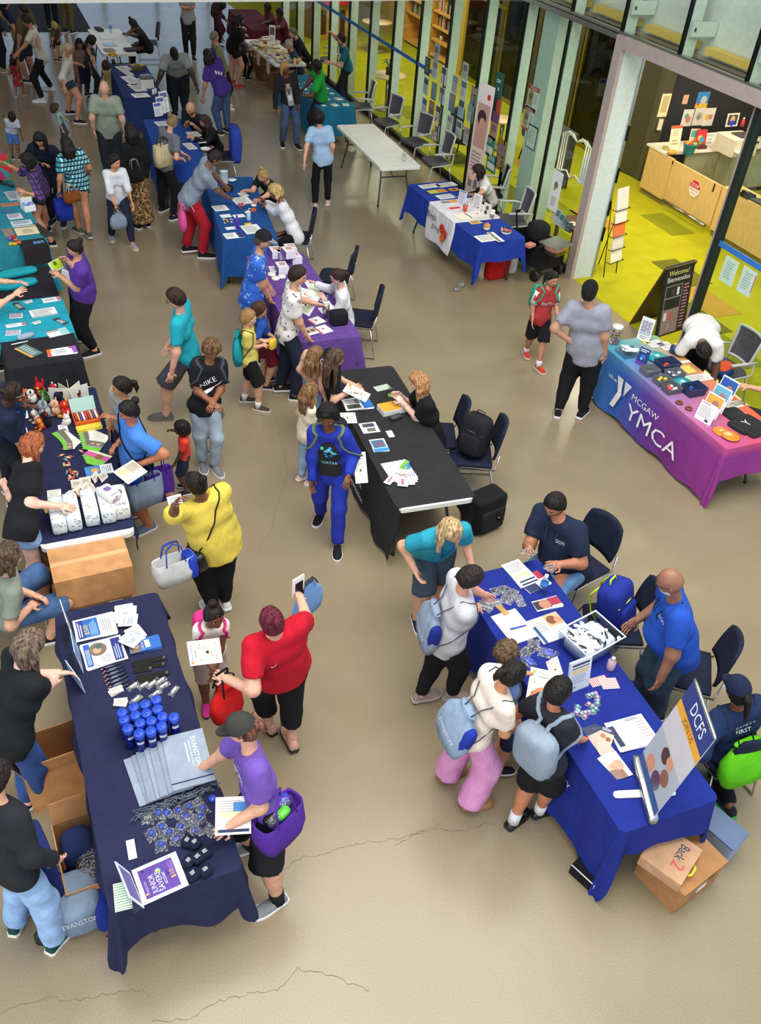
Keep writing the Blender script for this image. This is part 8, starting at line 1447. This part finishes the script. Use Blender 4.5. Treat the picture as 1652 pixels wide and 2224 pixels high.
for key,lb,c in(('kidyellow','yellow snack bag held by the boy in yellow','e8c030'),('kidblue','blue snack bag held by the boy in blue','2a4a8a')):J=PPL[key];mb=MB().m(mat(c,'gloss',.3));mb.sq((0,0,0),(.06,.03,.07),(.6,.7),(12,8));put(mb,'snack_bag',lb,'snack',0,0,0,.6,loc=(J['HL']+J['HR'])/2+J['F']*.03)
def lanyard(key,label,colr,badge=True,L_=.17):
 J=PPL[key];t=empty('lanyard',J['base'],0,label,'lanyard');b=J['base'];h_=J['h'];e=J['pel']+J['s']*(.29-L_)*h_+J['Fd']*(dep(J)+.02)-b;mid=J['pel']+J['s']*.24*h_+J['Fd']*(dep(J)+.015)-b
 for sg in(-1,1):MB().m(cl(colr)).tube([J['N']+J['s']*.02*h_+J['S']*sg*.04*h_-J['Fd']*.03*h_-b,J['N']+J['s']*.015*h_+J['S']*sg*.045*h_+J['Fd']*.02*h_-b,mid+J['S']*sg*.025*h_,e],.008,6,flat=.4).obj('ribbon',t)
 if badge:mb=MB().m(mat('eceaf0','plain'));q=[e-J['S']*.04-J['s']*.12,e+J['S']*.04-J['s']*.12,e+J['S']*.04,e-J['S']*.04];mb.slab(*q,.006,J['Fd']);mb.obj('badge',t)
lanyard('tealpolo','royal blue lanyard on the woman in teal polo','1f3fb0',False,.22);lanyard('bald','black lanyard with name badge on the bald man in royal blue','1a1a22');lanyard('navy','lanyard with clear badge on the man in navy polo','2a3048');lanyard('locs','lanyard with white badge on the woman with blond locs','8a4a2a')
# prints on clothes
sw_=np.array([(-.11,.02),(-.125,-.03),(-.10,-.065),(-.05,-.06),(.02,-.02),(.10,.09),(.02,.01),(-.04,-.02),(-.08,-.02)])
J=PPL['nike'];dtext(J,'NIKE',0,.185,.055,'e8e8ea',width=.17,tilt=.5);dpoly(J,sw_*1.25,'f0f0f0',0,.14,name='printed_tick');dpoly(PPL['red'],sw_*.22,'f0e8e8',-.05,.20,False,name='printed_tick')
J=PPL['hoodie'];dpoly(J,[(-.11,-.26),(.11,-.26),(.10,.05),(.05,.14),(0,.11),(-.05,.14),(-.10,.05)],'16171c',0,.16,cuts=4,name='black_tee_front');rr=random.Random(3)
for k in range(14):x,y=rr.uniform(-.06,.06),rr.uniform(-.06,.07);decal(J,'printed_mark',[(x+.018*math.cos(a),y+.02*math.sin(a))for a in np.linspace(0,6.28,7)[:-1]],[tuple(range(6))],J['pel']+J['s']*.18*J['h'],-J['S'],J['s'],J['Fd'],('3a8ad0','6ac0e8','2a5ab0','4ac09a')[k%4],lift=.008+.0006*k)
decal(J,'printed_text',text2d('AVATAR')[0]*.042-[.085,0],text2d('AVATAR')[1],J['pel']+J['s']*.09*J['h'],-J['S'],J['s'],J['Fd'],'8ad8f0',lift=.010)
dtext(PPL['faith'],'FAITH',0,.15,.05,'f0ecea',width=.17)
for sg in(-1,1):
 J=PPL['faith'];b2=MB().m(cl('ece8e6'));sh,el=J['shL' if sg<0 else 'shR'],J['EL' if sg<0 else 'ER'];b2.tube([sh-J['base']+(el-sh)*.05,sh-J['base']+(el-sh)*.80],[.040*J['h'],.043*J['h']],10);b2.obj('white_sleeve',J['root'])
J=PPL['cap'];dtext(J,'JUST',.0,.235,.022,'f0ecf8');dtext(J,'SPORTS',.0,.195,.04,'f0ecf8',width=.17)
for k in range(4):dpoly(J,[(-.018,-.03),(.018,-.03),(.018,.03),(-.018,.03)],'f0ecf8',-.045+.03*k,.16,cuts=1)
dtext(PPL['navy'],'DCFS',.055,.225,.028,'eceef4');dtext(PPL['bald'],'DCFS',.05,.225,.028,'eceef4');dtext(PPL['navycap'],'SAFETY',0,.235,.035,'f0f0f4',False);dtext(PPL['navycap'],'FIRST',0,.20,.035,'f0f0f4',False);dtext(PPL['whitetee'],'Birth',-.01,.19,.03,'3a3a3e',width=.11);dpoly(PPL['whitetee'],np.array(disc(0,0,.03)),'d8502c',.065,.19);[dpoly(PPL['seatblack'],[(-.014,-.016),(.014,-.016),(.014,.016),(-.014,.016)],'eceaea',-.03+.025*k,.2,cuts=1)for k in range(3)];dtext(PPL['orange'],'BREAK',0,.18,.03,'3a1a2a');[dpoly(PPL['purpletee'],[(-.02,-.03),(.02,-.03),(.03,.03),(-.01,.03)],'d8d0e8',-.03+.03*k,.23-.025*k,False,cuts=1)for k in range(3)];dpoly(PPL['tealraise'],np.array(disc(0,0,.03)),'e0dcd8',.05,.23);dpoly(PPL['green'],np.array(disc(0,0,.035)),'e8f0e8',.05,.22)
J=PPL['locs'];dpoly(J,[(-.055,-.30),(.055,-.30),(.06,.05),(.03,.15),(-.03,.15),(-.06,.05)],'a8a8ac',0,.16,cuts=4,name='grey_top_front');J=PPL['braids'];dpoly(J,[(-.05,-.30),(.05,-.30),(.05,.05),(.03,.13),(-.03,.13),(-.05,.05)],'2f6fd0',0,.16,cuts=4,name='blue_top_front')
J=PPL['redpants']
for sg in(0,1):
 hp_,kn,an,_=J['lg'][sg];sd=J['S']*(-1 if sg==0 else 1);b2=MB().m(cl('e8e4e4'))
 for o_ in(-.012,.012):b2.tube([hp_+sd*.098-J['base']+J['F']*o_,kn+sd*.083-J['base']+J['F']*o_,an+sd*.068-J['base']+J['F']*o_+UP*.04],.005,5)
 b2.obj('side_stripe',J['pants'])
# LIBRARY BEHIND THE GLASS
wood=mat('d9b274','wood',.5);kick=mat('8a7a3c','plain',.7);XD=11.75
t=empty('reception_desk',(XD,11,0),0,'long pale wood reception desk front behind the open glass door','desk')
for nm,y0,y1 in(('end_panel',13.22,13.95),('front_panel',9.6,11.80),('front_panel',7.2,9.58),('front_panel',5.0,7.18)):MB().m(wood).bx(0,.06,y0-11,y1-11,.12,.87).obj(nm,t);MB().m(kick).bx(.04,.09,y0-11,y1-11,0,.12).obj('kick_board',t)
MB().m(wood).bx(.06,.40,-6,.80,.845,.87).obj('ledge',t);MB().m(wood).bx(.06,.75,-1.2,-1.14,.1,1.02).obj('divider',t)
g=MB().m(wood).bx(0,.05,.83,2.19,.16,.86).obj('gate',t);MB().m(mat('9a9a92','metal')).tube([(-.05,.9,.14),(-.05,2.15,.14)],.035,8).obj('draft_roll',g);MB().m(mat('4a4438','metal')).box((-.01,1.0,.78),(.012,.02,.14)).obj('hinge',g);MB().m(mat('4a4438','metal')).box((-.01,2.2,.82),(.012,.02,.06)).obj('hinge',g)
mb=MB().m(mat('ece8e2','paper'));oc=lambda r:[(r*math.cos(math.pi/8+k*math.pi/4),r*math.sin(math.pi/8+k*math.pi/4))for k in range(8)];mb.add([(-.012,-y,z)for y,z in oc(.15)]+[(-.004,-y,z)for y,z in oc(.15)],[tuple(range(8)),tuple(range(15,7,-1))]+[(k,k+8,(k+1)%8+8,(k+1)%8)for k in range(8)])
sheet(mb,np.array([-.0125,.14,.14]),np.array([-.0125,-.14,.14]),np.array([-.0125,.14,-.14]),[('p',[(.0,.45),(.0,.28),(.28,.0),(.72,.0),(1.,.28),(1.,.45)],'c8222a'),('t',.12,.40,.22,'STOP','f0f0f0',.76),('t',.08,.66,.13,'EMPLOYEES','c03038',.84),('t',.28,.86,.13,'ONLY','c03038',.46)]);o=mb.obj('stop_sign',loc=(XD,12.45,.60));tag(o,'octagonal stop employees only sign on the desk gate','sign')
t=empty('counter',(13.6,13.9,0),0,'white topped counter with grey cabinets along the dark wall','counter');MB().m(mat('e9e2d4','plain',.35)).bx(-1.86,3,-.45,.14,.872,.91).obj('worktop',t)
for k in range(5):d=MB().m(mat('9a9a86','plain',.5)).bx(-1.3+.8*k,-.52+.8*k,-.40,-.36,.1,.84).obj('cabinet_door',t);MB().m(alum).tube([(-.6+.8*k,-.41,.55),(-.6+.8*k,-.43,.58),(-.6+.8*k,-.43,.70),(-.6+.8*k,-.41,.73)],.008,5).obj('handle',d)
ZC=.912
t=root_at('bucket','bright blue bucket of toys on the white counter','bucket',1493,334,ZC);MB().m(mat('38b0e4','gloss')).lathe([(.09,0),(.135,.19),(.14,.19),(.12,.17)],n=20).obj('bucket_body',t)
for k in range(9):MB().m(mat(('e8862c','e8a83a','2a2a2e','c83a2a','7ac83a')[k%5],'gloss')).sq((ru(-.07,.07),ru(-.07,.07),.19),(.05,.03,.03),(.7,.7),(10,6)).obj('toy',t)
for x,y,c,r,lb in[(1446,325,'a8a45a',.09,'round green bowl at the end of the white counter'),(1458,334,'d8a04a',.11,'tan wooden bowl at the end of the white counter')]:mb=MB().m(mat(c,'gloss'));mb.lathe([(r*.7,0),(r,.05),(r*.92,.05),(r*.6,.012)],n=18,e=.7);put(mb,'bowl',lb,'bowl',x,y,ZC)
stand('slanted_board','tall slanted paper sign with orange top on the white counter','sign',(1450,326),(1474,324),ZC,.42,.15,[('r',0,0,1,.12,'d8603a'),('l',.15,.2,.85,.45,4,'c8b890'),('l',.2,.6,.8,.85,2,'b8a070')],'f0e2c4');stand('picture_book','red picture book propped behind the blue bucket','book',(1508,318),(1530,318),ZC,.30,.2,[('c',.4,.5,.25,'e8c030'),('c',.6,.6,.25,'3a8ac8'),('c',.5,.8,.15,'5ab04a')],'c82a34');stand('picture_book','pale picture book beside the red picture book','book',(1493,316),(1512,316),ZC,.30,.1,[('r',.1,.1,.9,.5,'5aa0a0'),('c',.5,.7,.2,'e0a080')],'e0c8a0')
stand('light_box','white letter board reading prints are here on the white counter','sign',(1528,316),(1556,314),ZC,.22,.08,[('t',.1,.28,.18,'PRINTS','4a4a4a',.7),('c',.86,.2,.04,'d03a3a'),('t',.1,.58,.18,'- ARE','4a4a4a',.7),('t',.1,.88,.18,'HERE!','4a4a4a',.7)],'f2f0ea',.03)
mb=MB().m(mat('5a2420','plain'));mb.box((0,0,.03),(.2,.12,.06));put(mb,'red_box','small dark red box behind the blue bucket','box',1520,322,ZC)
t=root_at('printer','large cream office printer on the white counter','printer',1592,330,ZC,0);MB().m(mat('dcd3c0','plain',.5)).prism(rrect(.62,.55,.04,3),0,.30).obj('printer_body',t);MB().m(mat('4a443c','plain')).box((.1,-.02,.31),(.34,.3,.03)).obj('scanner_lid',t);MB().m(mat('e6decc','plain')).box((-.05,-.32,.10),(.4,.12,.02)).obj('paper_tray',t);MB().m(mat('2a2a26','gloss')).box((.24,-.276,.25),(.08,.006,.03)).obj('display',t)
for x,y,lb,c in[(1566,268,'framed cartoon picture on top of the printer','6a5a4a')]:stand('framed_picture',lb,'frame',(1574,276),(1600,274),ZC+.30,.24,.1,[('r',.12,.12,.88,.88,'3a3632'),('c',.5,.45,.2,'c8a078'),('c',.5,.75,.18,'2a3ad8')],'dcd4c4')
bottle2('red and white figurine beside the framed picture',1610,274,ZC+.3,'c0303a','ece8e4',.16,.04)
def wallpic(px,py,w,h,label,prints,col):
 p=WY(px,py,14.61);mb=MB().m(mat(col,'paper'));mb.box((0,0,0),(w,.006,h));sheet(mb,np.array([-w/2,-.0035,h/2]),np.array([w/2,-.0035,h/2]),np.array([-w/2,-.0035,-h/2]),prints);tag(mb.obj('drawing',loc=p),label,'drawing','drawings on the dark wall')
wallpic(1525,217,.30,.30,'blue and yellow painting, topmost on the dark wall',[('r',0,.7,1,1,'e0c040'),('c',.6,.5,.25,'c8c8d0'),('c',.2,.75,.1,'d83a3a')],'3a8ad0');wallpic(1492,256,.26,.32,'leftmost white child drawing on the dark wall',[('c',.4,.4,.2,'5ab0b0'),('c',.6,.6,.25,'d88a70')],'ece4da');wallpic(1517,253,.26,.34,'middle grey child drawing on the dark wall',[('c',.5,.5,.3,'b8b4ac'),('c',.5,.55,.15,'8a8680')],'e4dcd0');wallpic(1539,254,.26,.34,'rightmost yellow and pink drawing on the dark wall',[('c',.35,.5,.22,'e8c04a'),('c',.65,.5,.2,'d8908a')],'efe6da');wallpic(1488,216,.13,.17,'small pink cat cut out on the dark wall',[('c',.5,.4,.3,'e8a88a')],'e6b49a')
p=WX(1453,250,12.13);p[0]=12.34;p[1]=14.48;mb=MB().m(mat('efe2b4','paper'));mb.box((0,0,0),(.22,.01,.42));mb.m(mat('c8b880','paper'));mb.box((0,-.006,.02),(.14,.004,.3));tag(mb.obj('notice_board',loc=(12.30,14.49,1.45)),'cream notice on the pier beside the door','notice');mb=MB().m(mat('e8e0c8','plain'));mb.prism(rrect(.10,.05,.02,3),0,.2);tag(mb.obj('hand_sanitizer',loc=(12.30,14.47,1.0)),'cream wall dispenser below the notice','dispenser')
t=root_at('desk_phone','black desk phone on the reception desk ledge','phone',1622,428,.872);MB().m(mat('23241f','gloss')).box((0,0,.03),(.18,.2,.06)).obj('phone_base',t);MB().m(mat('1c1d19','gloss')).tube([(-.06,-.09,.08),(-.06,0,.095),(-.06,.09,.08)],.02,8).obj('handset',t);MB().m(mat('1c1d19','plain')).tube([(.05,-.1,.02),(.14,-.16,.02),(.10,-.24,.02),(.2,-.3,.02)],.006,5).obj('cable',t)
mb=MB().m(mat('3a3a34','plain'));mb.box((0,0,.012),(.15,.4,.024));put(mb,'keyboard','dark keyboard beside the desk phone','keyboard',1648,440,.872)
t=stand('aframe_board','black A frame chalk board reading Welcome beside the glass leaf','sign',(1424,735),(1484,716),0,1.02,.16,[('t',.12,.14,.07,'Welcome!','e8e07a',.7),('t',.10,.23,.07,'Bienvenidos','f0f0ec',.78),('r',.08,.28,.68,.97,'8a7a78')]+[('r',.105,.295+.17*k,.655,.445+.17*k,'17171a')for k in range(4)]+[('r',.15+.17*(k%3),.32+.17*(k//3),.24+.17*(k%3),.43+.17*(k//3),('e8e8e8','c84a5a','d8d8d8','6a6a6a')[(k*3)%4])for k in range(11)]+[('l',.73,.3,.93,.95,14,'b87a8a')],'151518',.03,leg=False)
MB().m(mat('4a3420','wood')).slab((-.33,.5,0),(.33,.5,0),(.33,.17,1.0),(-.33,.17,1.0),.025).obj('rear_panel',t).rotation_euler=(0,0,math.atan2(*(A(1484,716)-A(1424,735))[[1,0]]))
t=root_at('newspaper_rack','black wire rack of newspapers inside the door','rack',1308,590,0,.3);bkm=mat('1a1a1c','metal',.5)
for x in(-.16,.16):MB().m(bkm).tube([(x,-.15,0),(x,.05,1.25),(x,.22,0)],.008,6).obj('wire_leg',t)
for k in range(5):z=.25+.2*k;MB().m(bkm).tube([(-.17,-.14+.03*k,z),(-.17,-.22+.03*k,z),(.17,-.22+.03*k,z),(.17,-.14+.03*k,z)],.006,5).obj('wire_shelf',t);MB().m(mat(('e4e0d8','d8d4cc','e0753a','e8e4dc','dcd8d0')[k],'paper')).slab((-.14,-.19+.03*k,z),(.15,-.18+.03*k,z),(.16,-.10+.03*k,z+.30),(-.13,-.11+.03*k,z+.30),.012).obj('newspaper',t)
XG=8.232
def post(px,py,w,h,label,prints=(),col='d9ddd6',X=XG,name='poster'):
 c=WX(px,py,X);mb=MB().m(mat(col,'paper'));mb.box((0,0,0),(.004,w,h));sheet(mb,np.array([-.0025,w/2,h/2]),np.array([-.0025,-w/2,h/2]),np.array([-.0025,w/2,-h/2]),prints,.0008);return tag(mb.obj(name,loc=(X,c[1],c[2])),label,'poster','notices on the glass wall')
NW=['leftmost','second','third','fourth','fifth','sixth'];k=0
for r_,row in enumerate([[(480,540),(540,570),(612,620),(705,690),(775,730),(860,785)],[(468,700),(533,745),(597,780),(680,840),(755,885),(828,925)],[(455,865),(512,895),(565,928),(660,1010),(735,1055),(800,1110)]]):
 for c_,(zx,zy)in enumerate(row):
  col=('3a4048','c4ccc8','cdd2cc','b4bcb4','c8d0cc','6a7478','b8c8cc','6a8a9a','c4d0d0','5a7890','9ab8c4','a8c0b8','d4d8d4','8a5a44','d0cfc8','d4dad2','d0d8d4','b8c4bc')[k];k+=1
  post(800+zx/3.755,zy/3.755,.23,.31,f'{NW[c_]} notice from the left in the {("top", "middle", "bottom")[r_]} row on the glass',[('r',.1,.08,.9,.4,('8a9298','5a6a7a','9a8a7a','4a5a4a')[k%4]),('l',.12,.48,.88,.9,5,'8a908c')],col)
for a in[(555,430,.2,.3,'grey notice alone above the notice rows','a8b0ac'),(555,1080,.2,.3,'purple and white notice alone below the notice rows','d8d0d8'),(787,580,.22,.28,'plain grey notice above the second pane rows','aab4ac'),(1020,1070,.24,.28,'orange and blue poster below the collage','b08a70'),(1080,1265,.30,.50,'gold and black event poster near the seated woman','8a6a2a'),(985,1190,.34,.34,'upper teal open house poster','1f7a72'),(1000,1330,.34,.30,'lower teal open house poster','1f7a72')]:post(800+a[0]/3.755,a[1]/3.755,a[2],a[3],a[4],[('r',.1,.5,.9,.85,'d8dcd8'),('l',.15,.1,.85,.4,3,'c8d8d0')]if 'teal' in a[4]else[('r',.15,.15,.85,.5,'7a6a7a'),('l',.15,.6,.85,.9,3,'8a8a84')],a[5])
post(1083,188,.26,.42,'dark green poster high on the glass',[('l',.15,.25,.85,.4,2,'d8e8e0'),('c',.5,.6,.1,'c8e0d8')],'1c5a50');post(1073,238,.42,.38,'purple and red collage poster on the glass',[('r',0,0,.35,.5,'a8a890'),('r',.4,0,.65,.55,'2a2a2e'),('r',.65,0,1,.6,'b0482a')],'6a4a7a')
for i,(px,py)in enumerate([(1157,214),(1147,258)]):post(px,py,.34,.36,('upper','lower')[i]+' red headed missing notice on the pale column',[('r',0,0,1,.18,'c84a40'),('t',.2,.15,.11,'MISSING','f0e8e4',.6),('r',.08,.2,.5,.85,'b89a78'),('c',.3,.45,.15,'8a6a4a'),('l',.58,.3,.95,.7,4,'b8b4ac'),('r',0,.88,.9,1,'c84a40')],'e8e6de',XW+.094)
post(1154,298,.30,.36,'thin framed certificate on the pale column',[('r',.06,.05,.94,.95,'d8dcd4'),('l',.2,.2,.8,.8,6,'b0b4ae'),('r',.2,.3,.26,.6,'b03a3a')],'2a2622',XW+.090,'certificate');post(1205,415,.28,.62,'white notice with picture of food on the glass',[('c',.5,.35,.2,'6a7a5a'),('c',.4,.45,.12,'c89a4a'),('l',.25,.65,.75,.9,4,'b09a90')],'e8ebe6');post(1272,372,.26,.42,'pale lined notice beside the door post',[('l',.1,.1,.9,.9,10,'9ab0b8')],'b8c8c4')
for i,(px,py)in enumerate([(1582,589),(1621,612)]):post(px,py,.24,.32,('left','right')[i]+' pale notice taped to the sliding glass leaf',[('l',.2,.15,.8,.85,7,'9ab8a8')]+([('r',.94,.1,1,.8,'b0563a')]if i else[]),'c4dccc',XW+.088)
lx=MB().m(mat('e6e8c8','plain'))
for off in(0,.06,.12):c=WX(1247,335,XG);lx.tube([(0,.26+off,-.34),(0,.26+off,.20),(0,.12+off,.26),(0,0,.18),(0,-.12-off,.26),(0,-.26-off,.20),(0,-.26-off,-.34),(0,-.12,-.28),(0,0,-.36),(0,.12,-.28)],.012,5,closed=True)
tag(lx.obj('library_logo',loc=(XG,c[1],c[2])),'white outline open book logo on the glass','decal')
def rtable(px,py,h,r,label,plant=True):
 t=root_at('round_table',label,'table',px,py,.01);MB().m(mat('d8bc92','wood')).lathe([(r,h-.03),(r,h),(0,h+.001)],n=28).obj('tabletop',t);MB().m(mat('b8b8b0','metal')).lathe([(.045,.03),(.045,h-.03)],n=12).obj('pedestal',t);MB().m(mat('b09a76','plain')).lathe([(r*.6,0),(r*.6,.025),(.05,.04)],n=24).obj('foot',t)
rtable(838,237,.74,.40,'round pale table with plant just inside the glass');rtable(815,110,.74,.42,'round pale table deeper inside the library');rtable(1083,322,.6,.32,'small round table inside behind the banner')
def plant(label,loc,s_,pot):
 t=empty('potted_plant',loc,0,label,'plant');MB().m(mat(pot,'plain')).lathe([(.05*s_,0),(.06*s_,.12*s_)],n=12).obj('pot',t)
 for k in range(7):a=k*.9;d=np.array([math.cos(a),math.sin(a),0]);mb=MB().m(mat('2f4a22','plain'));w=np.array([-d[1],d[0],0])*.03*s_;b0=UP*.11*s_;m_=d*.10*s_+UP*.24*s_;e=d*.2*s_+UP*.20*s_;mb.add([b0,m_-w,e,m_+w],[(0,1,2,3)]);mb.obj('leaf',t)
p=A(838,237);p[2]=.752;plant('dark potted plant on the round table inside the glass',p,1.2,'2a2a26');plant('small plant in white pot on the library shelf',(12.28,24.2,.50),.9,'e0dccc')
for px,py,lb in[(1002,345,'black lounge chair inside the glass behind the notices'),(1165,345,'dark computer chair inside the glass by the column')]:t=root_at('lounge_chair',lb,'chair',px,py,.01,.6);MB().m(cl('1b1c1c')).sq((0,0,.42),(.32,.30,.08),(.5,.5),(16,8)).obj('seat',t);MB().m(cl('1b1c1c')).sq((0,.26,.68),(.33,.08,.26),(.5,.5),(16,8)).obj('backrest',t);[MB().m(bkm).tube([(x*.25,y*.22,.36),(x*.3,y*.28,0)],.014,6).obj('leg',t)for x in(-1,1)for y in(-1,1)]
t=root_at('book_return','dark cabinet with black leaflet holders inside by the column','cabinet',1190,400,.01);MB().m(mat('26272a','plain')).box((0,0,.5),(.5,.55,1.0)).obj('cabinet_body',t);MB().m(mat('3a3e44','plain')).box((0,0,1.01),(.54,.6,.03)).obj('cabinet_top',t);MB().m(mat('17181a','plain')).slab((-.35,-.2,1.1),(-.35,.3,1.1),(-.30,.3,1.5),(-.30,-.2,1.5),.03).obj('leaflet_holder',t)
t=empty('bookshelf',(12.55,24.8,0),0,'warm wooden bookshelf recessed in the library inner wall','bookshelf');MB().m(mat('c08a3c','wood')).bx(.35,.40,-1.6,1.6,0,3.2).obj('back_board',t)
for y in(-1.6,-.2,1.6):MB().m(mat('d0983f','wood')).bx(-.42,.38,y-.03,y+.03,0,3.2).obj('upright',t)
for z in(.06,.78,1.15,1.6,2.1):MB().m(mat('dba64e','wood')).bx(-.42,.38,-1.6,1.6,z,z+.04).obj('shelf',t)
MB().m(mat('dba64e','wood')).bx(-.42,.38,-1.6,-.2,.45,.49).obj('shelf',t);rb=random.Random(5)
for z,y0,y1 in((.82,23.3,24.5),(.82,24.75,26.3),(1.19,23.3,24.5),(1.19,24.75,26.3)):
 y=y0;n_=0
 while y<y1:
  w=rb.uniform(.02,.045);h=rb.uniform(.2,.32);o=MB().m(mat(rb.choice(['b8322c','e0d8c8','2f6a4a','3a5a9a','d8a83a','7a3a5a','c8c0b0','4a3a2a']),'paper')).box((0,0,h/2),(.22,w*.9,h)).obj('book',loc=(12.35,y,z));tag(o,f'book on the {"lower" if z < 1 else "upper"} row, {"near" if y0 < 24 else "far"} bay of the bookshelf','book','books on the bookshelf');y+=w+(.004 if rb.random()<.8 else.06)
t=empty('playhouse',A(707,78,.01),.1,'wooden play house with red roof deep inside the library','playhouse');MB().m(mat('b8923a','wood')).box((0,0,.45),(1.1,.9,.9)).obj('walls',t);MB().m(mat('b8242a','plain')).prism([(-.7,-.6),(.7,-.6),(.7,.6),(-.7,.6)],.9,1.25).obj('roof',t);[MB().m(mat('3a2a1a','plain')).box((-.3+.3*k,-.455,.45),(.16,.02,.6)).obj('opening',t)for k in range(3)]
t=root_at('meeting_table','pale table inside the dark glass meeting room','table',1245,215,.01);MB().m(mat('a89a78','wood')).box((0,0,.72),(1.0,2.0,.04)).obj('tabletop',t);[MB().m(bkm).box((x,y,.35),(.05,.05,.70)).obj('leg',t)for x in(-.4,.4)for y in(-.9,.9)]
o=chair('stack','dark chair inside the glass meeting room',1270,250,250,None,col='2a3026')
# ---------------------------------------------------------------- labels: look-alikes are told apart by their place in the photograph
def pix(o):
    c = R.T @ (np.array(o.matrix_world.translation) - CAM); return 826 + c[0] / c[2] * FPX, 1112 + c[1] / c[2] * FPX
bpy.context.view_layer.update()
ORD = ['first', 'second', 'third', 'fourth', 'fifth', 'sixth', 'seventh', 'eighth', 'ninth', 'tenth', 'eleventh', 'twelfth', 'thirteenth', 'fourteenth', 'fifteenth', 'sixteenth', 'seventeenth', 'eighteenth', 'nineteenth', 'twentieth']
same = {}
for o in SC.objects:
    if o.parent is None and 'label' in o.keys(): same.setdefault(o['label'], []).append(o)
for lb, os_ in same.items():
    if 1 < len(os_) <= 60:
        px = [pix(o) for o in os_]; dx = max(p[0] for p in px) - min(p[0] for p in px); dy = max(p[1] for p in px) - min(p[1] for p in px); ax = 0 if dx >= dy else 1
        for i, (p, o) in enumerate(sorted(zip(px, os_), key=lambda t: t[0][ax])):
            q = ORD[i] if i < 20 else str(i + 1) + ('st' if i % 10 == 0 else 'nd' if i % 10 == 1 else 'rd' if i % 10 == 2 else 'th')
            w = lb.split()[:11]
            while w[-1].lower() in ('on', 'of', 'the', 'in', 'with', 'a', 'and', 'by', 'beside', 'one', 'from', 'at'): w.pop()
            o['label'] = ' '.join(w).rstrip(',') + f', {q} from the {("left", "top")[ax]}'
print('people', NPEOPLE[0], 'objects', len(bpy.data.objects), 'tris', sum(len(p.vertices) - 2 for o in SC.objects if o.type == 'MESH' for p in o.data.polygons))
